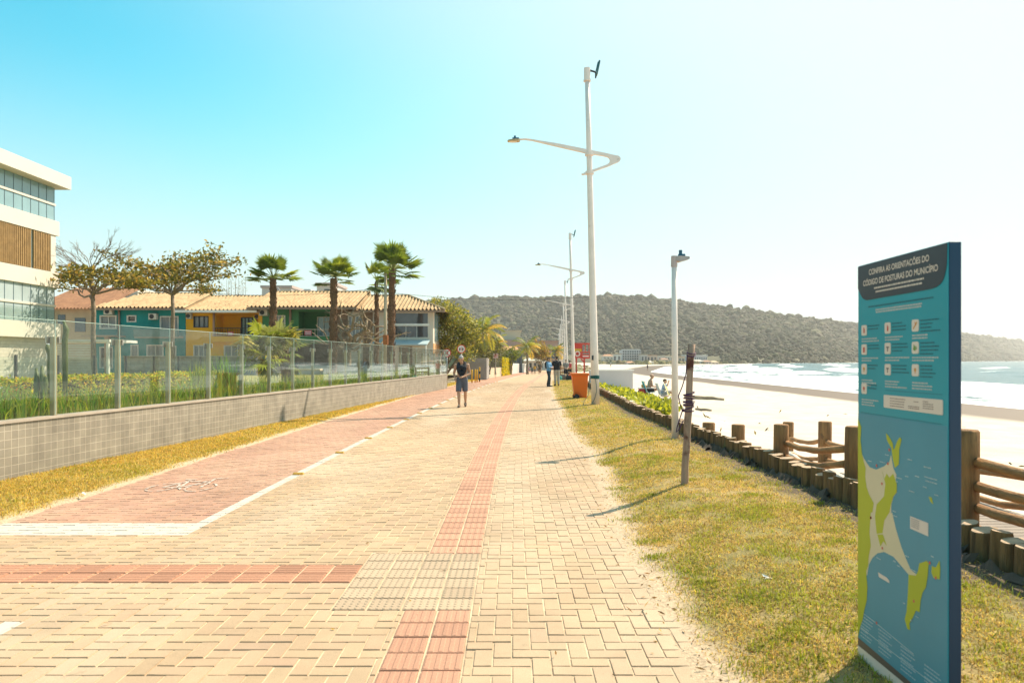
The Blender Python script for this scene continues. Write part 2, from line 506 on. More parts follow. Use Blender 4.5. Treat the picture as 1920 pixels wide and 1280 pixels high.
base = base * (1 + rs.normal(0, .030, (n, 1))) * (1 + rs.normal(0, .01, (n, 3)))
shade = fbm(cx * .6, cy * .35, 5)[:, None]
base = base * (.86 + .28 * shade)
drift = np.where(cx < -3.1, .3, 1.)[:, None] * np.clip((fbm(cx * .9, cy * .28, 15) - .52) * 2.8 + np.clip((cx - redge(cy) + .55) * 1.6, 0, .9) * fbm(cx * 3, cy * 2, 16) * 1.3, 0, .75)[:, None]
base = base * (1 - drift) + np.array([[.525, .40, .28]]) * drift
base = np.clip(base, .02, .9)
colv = np.repeat(base, 8, 0)
f1 = np.array([(4, 5, 6, 7), (0, 1, 5, 4), (1, 2, 6, 5), (2, 3, 7, 6), (3, 0, 4, 7)])
Fc = (np.arange(n)[:, None, None] * 8 + f1[None]).reshape(-1, 4)

def paver_material(name):
    m, nt, b = nodes_of(name)
    N, L = nt.nodes, nt.links
    at = N.new("ShaderNodeAttribute"); at.attribute_name = 'col'
    uv = N.new("ShaderNodeAttribute"); uv.attribute_name = 'puv'
    sp = N.new("ShaderNodeSeparateXYZ"); L.new(uv.outputs['Vector'], sp.inputs[0])
    def rng(sock, lo, hi):
        g = N.new("ShaderNodeMath"); g.operation = 'GREATER_THAN'; L.new(sock, g.inputs[0]); g.inputs[1].default_value = lo
        l = N.new("ShaderNodeMath"); l.operation = 'LESS_THAN'; L.new(sock, l.inputs[0]); l.inputs[1].default_value = hi
        p = N.new("ShaderNodeMath"); p.operation = 'MULTIPLY'; L.new(g.outputs[0], p.inputs[0]); L.new(l.outputs[0], p.inputs[1])
        return p.outputs[0]
    def op(o, x, y):
        p = N.new("ShaderNodeMath"); p.operation = o; L.new(x, p.inputs[0]); L.new(y, p.inputs[1]); return p.outputs[0]
    x, y = sp.outputs[0], sp.outputs[1]
    line = op('MULTIPLY', rng(x, -3.145, -3.02), op('MAXIMUM', rng(y, 6.45, 300), rng(y, -5, 4.3)))
    cross = op('MULTIPLY', rng(x, -5.3, -3.02), rng(y, 6.43, 6.90))
    mask = op('MAXIMUM', line, cross)
    tc = N.new("ShaderNodeTexCoord")
    no = N.new("ShaderNodeTexNoise"); no.inputs['Scale'].default_value = 9; no.inputs['Detail'].default_value = 9; no.inputs['Roughness'].default_value = .7
    L.new(tc.outputs['Object'], no.inputs['Vector'])
    wr = N.new("ShaderNodeMapRange"); wr.inputs['From Min'].default_value = .30; wr.inputs['From Max'].default_value = .42
    wr.inputs['To Min'].default_value = .25
    L.new(no.outputs[0], wr.inputs[0])
    mask = op('MULTIPLY', mask, wr.outputs[0])
    # grain of the concrete, sand and grime lying on it
    gr = N.new("ShaderNodeTexNoise"); gr.inputs['Scale'].default_value = 260; gr.inputs['Detail'].default_value = 3
    L.new(tc.outputs['Object'], gr.inputs['Vector'])
    g2 = N.new("ShaderNodeMapRange"); g2.inputs['From Min'].default_value = .3; g2.inputs['From Max'].default_value = .7
    g2.inputs['To Min'].default_value = .82; g2.inputs['To Max'].default_value = 1.16
    L.new(gr.outputs[0], g2.inputs[0])
    st = N.new("ShaderNodeTexNoise"); st.inputs['Scale'].default_value = 1.3; st.inputs['Detail'].default_value = 9; st.inputs['Roughness'].default_value = .65
    L.new(tc.outputs['Object'], st.inputs['Vector'])
    s2 = N.new("ShaderNodeMapRange"); s2.inputs['From Min'].default_value = .35; s2.inputs['From Max'].default_value = .7
    s2.inputs['To Min'].default_value = .87; s2.inputs['To Max'].default_value = 1.12
    L.new(st.outputs[0], s2.inputs[0])
    sp_ = N.new("ShaderNodeTexNoise"); sp_.inputs['Scale'].default_value = 5.5; sp_.inputs['Detail'].default_value = 10; sp_.inputs['Roughness'].default_value = .72
    L.new(tc.outputs['Object'], sp_.inputs['Vector'])
    s3 = N.new("ShaderNodeMapRange"); s3.inputs['From Min'].default_value = .60; s3.inputs['From Max'].default_value = .74
    s3.inputs['To Min'].default_value = 1.0; s3.inputs['To Max'].default_value = .70
    L.new(sp_.outputs[0], s3.inputs[0])
    mul = op('MULTIPLY', op('MULTIPLY', g2.outputs[0], s2.outputs[0]), s3.outputs[0])
    c = N.new("ShaderNodeMix"); c.data_type = 'RGBA'; c.blend_type = 'MULTIPLY'; c.inputs[0].default_value = 1
    L.new(at.outputs['Color'], c.inputs[6]); L.new(mul, c.inputs[7])
    w = N.new("ShaderNodeMix"); w.data_type = 'RGBA'; L.new(mask, w.inputs[0]); L.new(c.outputs[2], w.inputs[6]); w.inputs[7].default_value = (.54, .49, .42, 1)
    L.new(w.outputs[2], b.inputs['Base Color'])
    b.inputs['Roughness'].default_value = .85
    b.inputs['Specular IOR Level'].default_value = .25
    bp = N.new("ShaderNodeBump"); bp.inputs['Strength'].default_value = .35; bp.inputs['Distance'].default_value = .003
    L.new(gr.outputs[0], bp.inputs['Height']); L.new(bp.outputs[0], b.inputs['Normal'])
    return m
M['paver'] = paver_material('concrete_paver')
tag(link('path', np_mesh('path', V.reshape(-1, 3), Fc, colv, {'puv': puv}), M['paver']), kind='structure')

# sand bedding seen in the joints
ys = np.arange(1, 49.2, .5)
us = np.linspace(-5.6, 1.6, 20)
V = np.stack([us[None, :] + dpath(ys)[:, None], ys[:, None] + 0 * us[None, :], np.full((len(ys), len(us)), -.0068) + 0 * us], -1)
tag(link('path_bedding', np_mesh('path_bedding', V.reshape(-1, 3), grid_faces(len(ys), len(us))), pbr('joint_sand', (.56, .43, .29), .95, .3, 3, .4, 60)), kind='structure')

# the far stretch of the same paving
ys = np.concatenate([np.arange(49.0, 100, 1.), np.arange(100, 270, 5.)])
us = np.array([-5.1, -3.15, -3.149, -3.02, -3.019, -.7, -.699, -.26, -.259, 1.15])
V = np.stack([us[None, :] + dpath(ys)[:, None], ys[:, None] + 0 * us[None, :], np.full((len(ys), len(us)), 0.) + gz(ys)[:, None] + .001], -1)
puv = np.stack([us[None, :] + 0 * ys[:, None], ys[:, None] + 0 * us[None, :], 0 * us[None, :] + 0 * ys[:, None]], -1)
cc = np.array([(.46, .26, .18)] * 2 + [(.485, .34, .217)] * 4 + [(.48, .29, .2)] * 2 + [(.49, .34, .21)] * 2)
cc = np.broadcast_to(cc[None], (len(ys), len(us), 3))
tag(link('far_path', np_mesh('far_path', V.reshape(-1, 3), grid_faces(len(ys), len(us)), cc.reshape(-1, 3), {'puv': puv.reshape(-1, 3)}), M['paver']), kind='structure')

# tactile paving: guide tiles with bars, warning tiles with studs
def tile(mb, u0, y0, w, h, kind, rz):
    g = .005
    def P(u, y, z): return (u + float(dpath(y)), y, z)
    def slab(ua, ub, ya, yb, z0, z1, b):
        vs = [P(ua, ya, z0), P(ub, ya, z0), P(ub, yb, z0), P(ua, yb, z0), P(ua + b, ya + b, z1), P(ub - b, ya + b, z1), P(ub - b, yb - b, z1), P(ua + b, yb - b, z1)]
        mb.add(vs, [(4, 5, 6, 7), (0, 1, 5, 4), (1, 2, 6, 5), (2, 3, 7, 6), (3, 0, 4, 7)])
    z = .001 + rz
    slab(u0 + g, u0 + w - g, y0 + g, y0 + h - g, -.016, z, .004)
    if kind == 'along':
        for k in range(4):
            c = u0 + w * (k + .5) / 4
            slab(c - .017, c + .017, y0 + .012, y0 + h - .012, z - .0005, z + .0032, .006)
    elif kind == 'across':
        for k in range(4):
            c = y0 + h * (k + .5) / 4
            slab(u0 + .012, u0 + w - .012, c - .017, c + .017, z - .0005, z + .0032, .006)
    else:
        for i in range(5):
            for j in range(5):
                c = (u0 + w * (i + .5) / 5, y0 + h * (j + .5) / 5)
                vs = [P(c[0] + r * math.cos(t), c[1] + r * math.sin(t), zz) for r, zz in ((.013, z - .0005), (.008, z + .004)) for t in [2 * math.pi * q / 7 for q in range(7)]]
                mb.add(vs, [(q, (q + 1) % 7, 7 + (q + 1) % 7, 7 + q) for q in range(7)] + [tuple(range(7, 14))])
r_ = random.Random(3)
guide, warn = MB(), MB()
gcol, wcol = [], []
def put(mb, cl, c, *args):
    b = len(mb.v); tile(mb, *args, r_.gauss(0, .0008)); v = 1 + r_.gauss(0, .07)
    cl += [tuple(x * v for x in c)] * (len(mb.v) - b)
y = 5.82
while y < 47.8:
    for k in range(2): put(guide, gcol, (.49, .265, .175), -.70 + .22 * k, y, .22, .22, 'along')
    y += .22
y = 4.5 - .22
while y > 1.2:
    for k in range(2): put(guide, gcol, (.47, .25, .165), -.70 + .22 * k, y, .22, .22, 'along')
    y -= .22
for i in range(4):
    for j in range(6): put(warn, wcol, (.465, .345, .235), -1.18 + .23 * i, 4.5 + .22 * j, .23, .22, 'dots')
u = -1.18 - .22
while u > -5.2:
    for k in range(2): put(guide, gcol, (.45, .225, .14), u, 5.06 + .22 * k, .22, .22, 'across')
    u -= .22
def mb_np(name, mb, col, mat):
    me = bpy.data.meshes.new(name); me.from_pydata(mb.v, [], mb.f); me.update()
    c = np.ones((len(mb.v), 4), dtype=np.float32); c[:, :3] = col
    at = me.attributes.new('col', 'FLOAT_COLOR', 'POINT'); at.data.foreach_set('color', c.ravel())
    return link(name, me, mat)
M['tile'] = colmat('tactile_tile', .85, .3, 120, .14)
tag(mb_np('path_guide_tiles', guide, gcol, M['tile']), kind='structure')
tag(mb_np('path_warning_tiles', warn, wcol, M['tile']), kind='structure')

# bicycle symbol painted on the red lane
bk = MB()
def ribbon(mb, pts, w, closed=False):
    pts = [Vector((p[0], p[1], 0)) for p in pts]
    n = len(pts)
    L_, R_ = [], []
    for i, p in enumerate(pts):
        a_ = pts[(i - 1) % n] if closed or i else p
        b_ = pts[(i + 1) % n] if closed or i < n - 1 else p
        d = (b_ - a_).normalized(); q = Vector((-d.y, d.x, 0)) * w / 2
        L_.append(p + q); R_.append(p - q)
    vs = [Vector((p.x + float(dpath(p.y)), p.y, .0075)) for p in L_ + R_]
    m_ = n if closed else n - 1
    mb.add(vs, [(i, n + i, n + (i + 1) % n, (i + 1) % n) for i in range(m_)])
ox, oy = -4.22, 8.55
for (wx, st) in ((-.24, 0), (.24, 0)):
    for s_ in range(5):
        t0 = 2 * math.pi * s_ / 5 + .3 * (wx > 0)
        ribbon(bk, [(ox + wx + .165 * math.cos(t), oy + .27 + .27 * math.sin(t)) for t in np.linspace(t0, t0 + 1.0, 7)], .028)
for seg in ([(-.24, .27), (-.02, .24)], [(-.02, .24), (-.13, .78)], [(-.02, .24), (.17, .72)], [(-.115, .70), (.165, .68)], [(-.24, .27), (-.13, .70)], [(.24, .27), (.15, .92)], [(.15, .92), (.30, .97)], [(-.22, .83), (-.05, .83)], [(-.02, .24), (.06, .12)]):
    ribbon(bk, [(ox + p[0], oy + p[1]) for p in seg], .035)
tag(bk.build('path_bicycle_marking', pbr('worn_road_paint', (.55, .47, .40), .8, .12, 14, dirt=((.45, .265, .185), 18, .50))), kind='structure')

# ------------------------------------------------------------------ verges
def verge(name, ys, lo, hi, nx, zf, mat, colf):
    V, C = [], []
    for Y in ys:
        x0, x1 = lo(Y), hi(Y)
        X = np.linspace(x0, x1, nx)
        Z = zf(X, np.full(nx, Y))
        V.append(np.stack([X, np.full(nx, Y), Z], -1)); C.append(colf(X, np.full(nx, Y)))
    return tag(link(name, np_mesh(name, np.concatenate(V), grid_faces(len(ys), nx), np.concatenate(C)), mat, smooth=True), kind='structure')
M['verge'] = colmat('verge_soil', .95, .8, 45, .3)

def fringe(Y):    # where sand gives way to grass, in path coordinates
    Y = np.asarray(Y, float)
    return redge(Y) + np.interp(Y, [0, 4, 6, 9, 12, 16, 30], [.0, .02, .06, .09, .05, .0, .0]) + .22 * (fbm(Y * 1.1, Y * 0 + 2, 3) - .5)
def right_z(X, Y):
    u = X - dpath(Y)
    e = redge(Y)
    t = np.clip((u - e) / 1.1, 0, 1)
    rise = np.interp(u - e, [-.35, -.16, 0, .2, .6], [-.02, -.006, .006, .015, .03])
    bumpy = .035 * (fbm(X * 3, Y * 3, 9) - .5) * np.clip((u - e + .25) * 2, 0, 1)
    sandn = .022 * (fbm(X * 7, Y * 7, 17) - .5) * np.clip((u - e + .4) * 3, 0, 1)
    md = np.interp(Y, [0, 12, 22], [.13, .13, .04])
    return rise + md * t * t * (3 - 2 * t) + bumpy * .7 + sandn + gz(Y)
def right_c(X, Y):
    u = X - dpath(Y); f = fringe(Y)
    g = np.clip((u - f) / .22 + 1.2 * (fbm(X * 5, Y * 5, 21) - .5), 0, 1)[:, None]
    sand = np.array([[.50, .375, .25]]); straw = np.array([[.36, .26, .11]]); green = np.array([[.17, .16, .045]])
    mix = np.clip((fbm(X * 1.2, Y * 1.2, 31) - .38) * 4, 0, 1)[:, None]
    soil = straw * (1 - mix * .6) + green * mix * .6
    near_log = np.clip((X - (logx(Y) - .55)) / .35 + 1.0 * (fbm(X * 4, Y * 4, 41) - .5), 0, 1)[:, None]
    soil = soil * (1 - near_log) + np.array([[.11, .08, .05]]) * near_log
    return sand * (1 - g) + soil * g
ysv = np.concatenate([np.arange(2.0, 14, .06), np.arange(14, 50, .3), np.arange(50, 130, 2.)])
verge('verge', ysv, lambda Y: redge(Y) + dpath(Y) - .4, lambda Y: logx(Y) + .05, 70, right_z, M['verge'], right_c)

def left_edge(Y): return -5.1 + dpath(Y)
def left_z(X, Y):
    e = left_edge(Y)
    rise = np.interp(e - X, [-.25, -.05, .1, .5], [-.02, 0, .02, .05])
    return rise + .04 * (fbm(X * 3, Y * 3, 19) - .5) * np.clip((e - X + .3) * 2, 0, 1) + gz(Y)
def left_c(X, Y):
    e = left_edge(Y)
    g = np.clip((e - X - .02) / .14 + 1.1 * (fbm(X * 5, Y * 5, 23) - .5), 0, 1)[:, None]
    mix = np.clip((fbm(X * 1.3, Y * .7, 33) - .42) * 4, 0, 1)[:, None]
    soil = np.array([[.42, .31, .10]]) * (1 - mix * .4) + np.array([[.26, .22, .05]]) * mix * .4
    return np.array([[.50, .375, .25]]) * (1 - g) + soil * g
verge('left_verge', np.concatenate([np.arange(3.0, 16, .12), np.arange(16, 61, .5)]), lambda Y: min(wallx(Y), left_edge(Y) - .5) - .02, lambda Y: left_edge(Y) + .3, 26, left_z, M['verge'], left_c)

def blades(name, X, Y, Z, h, w, col, lean=.7, seed=1, stiff=False):
    """grass: each blade one narrow bent leaf of two faces"""
    r = np.random.RandomState(seed); n = len(X)
    az = r.rand(n) * 2 * np.pi
    ln = np.abs(r.normal(0, lean, n))
    d = np.stack([np.cos(az), np.sin(az)], -1)
    side = np.stack([-d[:, 1], d[:, 0]], -1)
    fa = r.rand(n) * 2 * np.pi
    sd = np.stack([np.cos(fa), np.sin(fa)], -1)
    V = np.zeros((n, 5, 3))
    base = np.stack([X, Y, Z], -1)
    for q, sg in ((0, -1), (1, 1)):
        V[:, q] = base; V[:, q, :2] += sd * (sg * w * .5)[:, None]
    midl = ln * h * .3
    for q, sg in ((2, 1), (3, -1)):
        V[:, q] = base; V[:, q, :2] += d * midl[:, None] + sd * (sg * w * .4)[:, None]; V[:, q, 2] += h * .55
    V[:, 4] = base; V[:, 4, :2] += d * (ln * h)[:, None]; V[:, 4, 2] += h * np.clip(1 - .25 * ln, .35, 1)
    Fq = (np.arange(n)[:, None] * 5 + np.array([[0, 1, 2, 3]]))
    Ft = (np.arange(n)[:, None] * 5 + np.array([[3, 2, 4, 4]]))
    me = bpy.data.meshes.new(name)
    V = V.reshape(-1, 3).astype(np.float32)
    me.vertices.add(len(V)); me.vertices.foreach_set('co', V.ravel())
    loops = np.concatenate([Fq, Ft[:, :3]], 1).ravel().astype(np.int32)
    me.loops.add(len(loops)); me.loops.foreach_set('vertex_index', loops)
    me.polygons.add(2 * n)
    st = (np.arange(n)[:, None] * 7 + np.array([[0, 4]])).ravel().astype(np.int32)
    me.polygons.foreach_set('loop_start', st)
    me.update(calc_edges=True)
    c = np.ones((n, 5, 4), dtype=np.float32); c[:, :, :3] = col[:, None, :]
    at = me.attributes.new('col', 'FLOAT_COLOR', 'POINT'); at.data.foreach_set('color', c.ravel())
    return link(name, me, M['blade'])

def grass_colors(X, Y, seed, straw, green, brown, cut=.475):
    r = np.random.RandomState(seed); n = len(X)
    g = np.clip((.45 * fbm(X * 1.5, Y * 1.1, 31) + .55 * fbm(X * 5, Y * 4, 37) - cut) * 5, 0, 1)
    isg = r.rand(n) < g * .85 + .05
    c = np.where(isg[:, None], np.array([green]), np.array([straw]))
    isb = r.rand(n) < .22
    c = np.where(isb[:, None], np.array([brown]), c)
    return np.clip(c * (1 + r.normal(0, .22, (n, 1))) * (1 + r.normal(0, .06, (n, 3))), .01, .9), isg

Xs, Ys = [], []
for (y0, y1, dens) in ((2.2, 4.5, 9500), (4.5, 7, 8000), (7, 11, 4200), (11, 18, 1900), (18, 30, 800), (30, 55, 320)):
    n = int((y1 - y0) * 2.7 * dens)
    yy = y0 + (y1 - y0) * rs.rand(n); uu = redge(yy) - .15 + rs.rand(n) * (logx(yy) - dpath(yy) - redge(yy) + .15)
    f = fringe(yy)
    xx = uu + dpath(yy)
    dens_ = np.clip((uu - f) / .3 + .25, 0, 1) * np.clip((logx(yy) - .12 - xx) / .5, .12, 1)
    clump = fbm(xx * 6, yy * 6, 51)
    keep = rs.rand(n) < dens_ * np.clip((clump - .22) * 3.4, .12, 1)
    keep &= (uu > f - .16)
    Xs.append(xx[keep]); Ys.append(yy[keep])
X = np.concatenate(Xs); Y = np.concatenate(Ys); n = len(X)
c, isg = grass_colors(X, Y, 5, (.60, .46, .165), (.36, .37, .05), (.26, .165, .07))
sc = np.interp(Y, [2, 6, 11, 18, 30, 55], [1, 1.1, 1.4, 2.0, 3.0, 4.6])
h = (.014 + .018 * rs.rand(n)) * np.where(isg, 1.15, .9) * np.clip(sc, 1, 1.5)
tall = rs.rand(n) < .012
h = np.where(tall, h * 2, h)
w = (.0035 + .003 * rs.rand(n)) * sc
tag(blades('verge_grass', X, Y, right_z(X, Y) - .003, h, w, c, lean=1.35, seed=4), 'short sun-bleached grass with green patches beside the log edging', 'grass', kind='stuff')

Xs, Ys = [], []
for (y0, y1, dens) in ((5.5, 9, 3800), (9, 14, 2200), (14, 24, 900), (24, 45, 420), (45, 60, 200)):
    n = int((y1 - y0) * 1.8 * dens)
    yy = y0 + (y1 - y0) * rs.rand(n); e = left_edge(yy); wx = np.minimum(wallx(yy), e - .4)
    wx = np.where(yy > 40, e - .8, wx)
    xx = wx + (e - wx + .05) * rs.rand(n)
    keep = (rs.rand(n) < np.clip((e - xx) / .22 + .7 * (fbm(xx * 5, yy * 5, 23) - .5), .02, 1)) & ~((yy > 59))
    Xs.append(xx[keep]); Ys.append(yy[keep])
X = np.concatenate(Xs); Y = np.concatenate(Ys); n = len(X)
c, isg = grass_colors(X, Y, 8, (.60, .45, .12), (.38, .35, .06), (.36, .25, .09), cut=.5)
sc = np.interp(Y, [2, 6, 11, 18, 30, 55], [1, 1.15, 1.7, 2.4, 3.5, 5])
tag(blades('left_verge_grass', X, Y, left_z(X, Y) - .003, (.015 + .022 * rs.rand(n)) * np.clip(sc, 1, 1.5), (.004 + .003 * rs.rand(n)) * sc, c, lean=1.1, seed=6), 'strip of dry yellow grass along the foot of the tiled wall', 'grass', kind='stuff')

# ------------------------------------------------------------------ beach
def beach_z(X, Y):
    l = logx(np.minimum(Y, 300)); s = shore(Y); p = X - l
    z1 = np.interp(p, [0, .35, 1.2, 3.5, 6], [.22, .18, .0, -.36, -.42])
    q = np.clip((X - (l + 6)) / np.maximum(s - 9 - (l + 6), 1), 0, 1)
    z2 = -.42 - .5 * q
    z = np.where(p < 6, z1, z2)
    z = np.where(X > s - 9, np.interp(X - s, [-9, 0, 8, 60], [-.92, SEA - .01, SEA - .35, SEA - 3]), z)
    z = np.minimum(z, np.where(p > 6, z, z1))
    return z + np.where(p < 6, gz(Y) * np.clip(1 - p / 6, 0, 1), 0)
ysb = np.concatenate([np.arange(-6, 16, .22), np.arange(16, 60, .8), np.arange(60, 200, 5.), np.arange(200, 560, 12.)])
V, Wt = [], []
for Y in ysb:
    l = float(logx(min(Y, 300))) + .13; s = float(shore(Y))
    X = np.concatenate([l + np.linspace(0, 6, 40) , np.linspace(l + 6.2, s - 10.5, 70), np.linspace(s - 10.4, s + 60, 60)])
    YY = np.full_like(X, Y)
    amp = np.clip((s - 5 - X) / 4, 0, 1) * np.clip((X - l) / .6, 0, 1)
    Z = beach_z(X, YY) + amp * (.055 * (fbm(X * 1.9, YY * 1.9, 61) - .5) + .10 * (fbm(X * .4, YY * .4, 67) - .5))
    V.append(np.stack([X, YY, Z], -1))
    Wt.append(np.clip((X - s + 9.3 + 1.6 * (fbm(YY * .08, YY * 0 + .1 * X, 71) - .5)) / .9, 0, 1))
def beach_material():
    m, nt, b = nodes_of('beach_sand_wet_and_dry'); N, L = nt.nodes, nt.links
    at = N.new("ShaderNodeAttribute"); at.attribute_name = 'wet'
    tc = N.new("ShaderNodeTexCoord")
    no = N.new("ShaderNodeTexNoise"); no.inputs['Scale'].default_value = 1.1; no.inputs['Detail'].default_value = 8
    L.new(tc.outputs['Object'], no.inputs['Vector'])
    cr = N.new("ShaderNodeValToRGB"); cr.color_ramp.elements[0].color = (.53, .455, .37, 1); cr.color_ramp.elements[1].color = (.66, .58, .48, 1)
    cr.color_ramp.elements[0].position = .3; cr.color_ramp.elements[1].position = .7
    L.new(no.outputs[0], cr.inputs[0])
    mx = N.new("ShaderNodeMix"); mx.data_type = 'RGBA'; L.new(at.outputs['Fac'], mx.inputs[0]); L.new(cr.outputs[0], mx.inputs[6]); mx.inputs[7].default_value = (.14, .10, .072, 1)
    L.new(mx.outputs[2], b.inputs['Base Color'])
    rr = N.new("ShaderNodeMapRange"); rr.inputs['To Min'].default_value = .95; rr.inputs['To Max'].default_value = .6; b.inputs['Specular IOR Level'].default_value = .2; L.new(at.outputs['Fac'], rr.inputs[0]); L.new(rr.outputs[0], b.inputs['Roughness'])
    bn = N.new("ShaderNodeTexNoise"); bn.inputs['Scale'].default_value = 16; bn.inputs['Detail'].default_value = 7; L.new(tc.outputs['Object'], bn.inputs['Vector'])
    bp = N.new("ShaderNodeBump"); bp.inputs['Distance'].default_value = .035
    br = N.new("ShaderNodeMapRange"); br.inputs['To Min'].default_value = .8; br.inputs['To Max'].default_value = .06; L.new(at.outputs['Fac'], br.inputs[0]); L.new(br.outputs[0], bp.inputs['Strength'])
    L.new(bn.outputs[0], bp.inputs['Height']); L.new(bp.outputs[0], b.inputs['Normal'])
    return m
tag(link('beach', np_mesh('beach', np.concatenate(V), grid_faces(len(ysb), 170), None, {'wet': np.concatenate(Wt)}), beach_material(), smooth=True), kind='structure')

# ------------------------------------------------------------------ sea
yss = np.concatenate([np.arange(-80, 20, 4.), np.arange(20, 140, 1.0), np.arange(140, 320, 3.), np.arange(320, 720, 9.), np.linspace(730, 1800, 40), np.linspace(1900, 6000, 18)])
ss = np.concatenate([np.arange(-3, 60, .45), np.arange(60, 130, 2.), np.geomspace(132, 5000, 46)])
S, YY = np.meshgrid(ss, yss)
X = shore(YY) + S
wob = 9 * (fbm(YY * .018, S * 0 + 3, 81) - .5) + 3 * (fbm(YY * .09, S * .05, 83) - .5)
def ridge(s0, wid, amp, seed):
    q = (S + wob * np.clip(s0 / 25, .3, 1.6) - s0)
    m = np.clip((fbm(YY * .022 + s0, S * 0 + 1, seed) - .36) * 4.5, 0, 1)
    prof = np.where(q < 0, np.exp(-(q / (wid * .38)) ** 2), np.exp(-(q / wid) ** 2))
    return amp * prof * m, m, q
z = np.zeros_like(S); foam = np.zeros_like(S)
for (s0, wid, amp, seed) in ((9, 2.2, .22, 91), (19, 3.2, .45, 93), (33, 4.2, .75, 95), (52, 5, .85, 97), (78, 6, .7, 99), (112, 8, .55, 101)):
    zz, m, q = ridge(s0, wid, amp, seed)
    z += zz
    front = np.where(q < 0, np.exp(-(q / (wid * (1.4 if s0 < 40 else .7))) ** 2), np.exp(-(q / (wid * .18)) ** 2))
    foam = np.maximum(foam, front * np.clip(m * 1.8 - (.05 if s0 < 40 else .55), 0, 1))
lace = .5 * fbm(YY * .10, S * .22, 111) + .5 * fbm(YY * .5, S * .9, 113)
wash = np.clip(1.15 - S / 36, 0, .85) * np.clip((lace - .38) * 5, 0, 1)
wash = np.where(S < 1.2, np.maximum(wash, .75), wash)
foam = np.clip(np.maximum(foam, wash), 0, 1)
farf = np.clip(1 - S / 400, 0, 1)
z += farf * .12 * (fbm(YY * .12, S * .25, 121) - .5)
z *= np.clip((S + 1) / 9, 0, 1)
Z = SEA + z + np.interp(S, [-3, -.6, 3], [-.35, .04, .03])
def sea_material():
    m, nt, b = nodes_of('sea_water'); N, L = nt.nodes, nt.links
    at = N.new("ShaderNodeAttribute"); at.attribute_name = 'foam'
    tc = N.new("ShaderNodeTexCoord")
    no = N.new("ShaderNodeTexNoise"); no.inputs['Scale'].default_value = 1.4; no.inputs['Detail'].default_value = 9; no.inputs['Roughness'].default_value = .68
    L.new(tc.outputs['Object'], no.inputs['Vector'])
    ad = N.new("ShaderNodeMath"); ad.operation = 'ADD'; L.new(at.outputs['Fac'], ad.inputs[0]); L.new(no.outputs[0], ad.inputs[1])
    mr = N.new("ShaderNodeMapRange"); mr.inputs['From Min'].default_value = .78; mr.inputs['From Max'].default_value = 1.02; L.new(ad.outputs[0], mr.inputs[0])
    mx = N.new("ShaderNodeMix"); mx.data_type = 'RGBA'; L.new(mr.outputs[0], mx.inputs[0]); mx.inputs[6].default_value = (.045, .145, .175, 1); mx.inputs[7].default_value = (.82, .82, .80, 1)
    L.new(mx.outputs[2], b.inputs['Base Color'])
    rr = N.new("ShaderNodeMapRange"); rr.inputs['To Min'].default_value = .16; rr.inputs['To Max'].default_value = .8; L.new(mr.outputs[0], rr.inputs[0]); L.new(rr.outputs[0], b.inputs['Roughness'])
    b.inputs['IOR'].default_value = 1.33
    mp = N.new("ShaderNodeMapping"); mp.inputs['Rotation'].default_value = (0, 0, R(12)); mp.inputs['Scale'].default_value = (1, .45, 1); L.new(tc.outputs['Object'], mp.inputs[0])
    w1 = N.new("ShaderNodeTexNoise"); w1.inputs['Scale'].default_value = .8; w1.inputs['Detail'].default_value = 8; w1.inputs['Roughness'].default_value = .62; L.new(mp.outputs[0], w1.inputs['Vector'])
    bp = N.new("ShaderNodeBump"); bp.inputs['Strength'].default_value = 1; bp.inputs['Distance'].default_value = .55; L.new(w1.outputs[0], bp.inputs['Height']); L.new(bp.outputs[0], b.inputs['Normal'])
    return m
tag(link('sea', np_mesh('sea', np.stack([X, YY, Z], -1).reshape(-1, 3), grid_faces(len(yss), len(ss)), None, {'foam': foam.ravel()}), sea_material(), smooth=True), kind='structure')

# ------------------------------------------------------------------ hills
A_ = np.concatenate([np.linspace(-.45, .1, 40), np.linspace(.105, .95, 190)])
def foot(a): return np.interp(a, [-.5, .0, .15, .25, .324, .415, .492, .569, .646, .723, .80, .95], [640, 600, 570, 535, 500, 545, 705, 900, 1250, 1830, 2500, 3600])
def crest_px(a):
    x = 960 + 1300 * a
    return np.interp(x, [300, 600, 700, 780, 850, 900, 950, 1000, 1040, 1100, 1150, 1200, 1250, 1300, 1350, 1400, 1450, 1500, 1550, 1600, 1650, 1700, 1750, 1800, 1850, 1900, 1960, 2200],
                     [655, 640, 600, 566, 558, 556, 552, 556, 554, 551, 550, 553, 558, 565, 570, 577, 584, 591, 598, 603, 607, 611, 617, 624, 632, 640, 648, 668])
def hill_pos(a, t):
    f = foot(a); c = f + np.interp(a, [-.5, .3, .5, .95], [420, 420, 380, 700])
    Y = f + (c - f) * t
    H = (675 - crest_px(a)) / 1300 * c + EYE
    lump = .5 * fbm(a * 9, t * 2.2 + 1, 131) + .7 * np.abs(fbm(a * 26 + t * 1.5, t * 1.3 + 2, 133) - .5) * 2
    tt = np.clip(t, 0, 1)
    z = SEA - .3 + (H - 5 + 1.5) * (tt ** .82) * (1 - .34 * (1 - tt ** 2) * (2 * lump)) 
    z = np.where(t > 1, z * (1 - .35 * (t - 1)), z)
    return np.stack([a * Y, Y, z], -1)
T_ = np.concatenate([np.linspace(-.004, 1, 40), [1.15, 1.5]])
AA, TT = np.meshgrid(A_, T_)
tag(link('hills', np_mesh('hills', hill_pos(AA, TT).reshape(-1, 3), grid_faces(len(T_), len(A_))), pbr('hill_soil', (.12, .11, .06), .95, .3, .05), smooth=True), kind='structure')

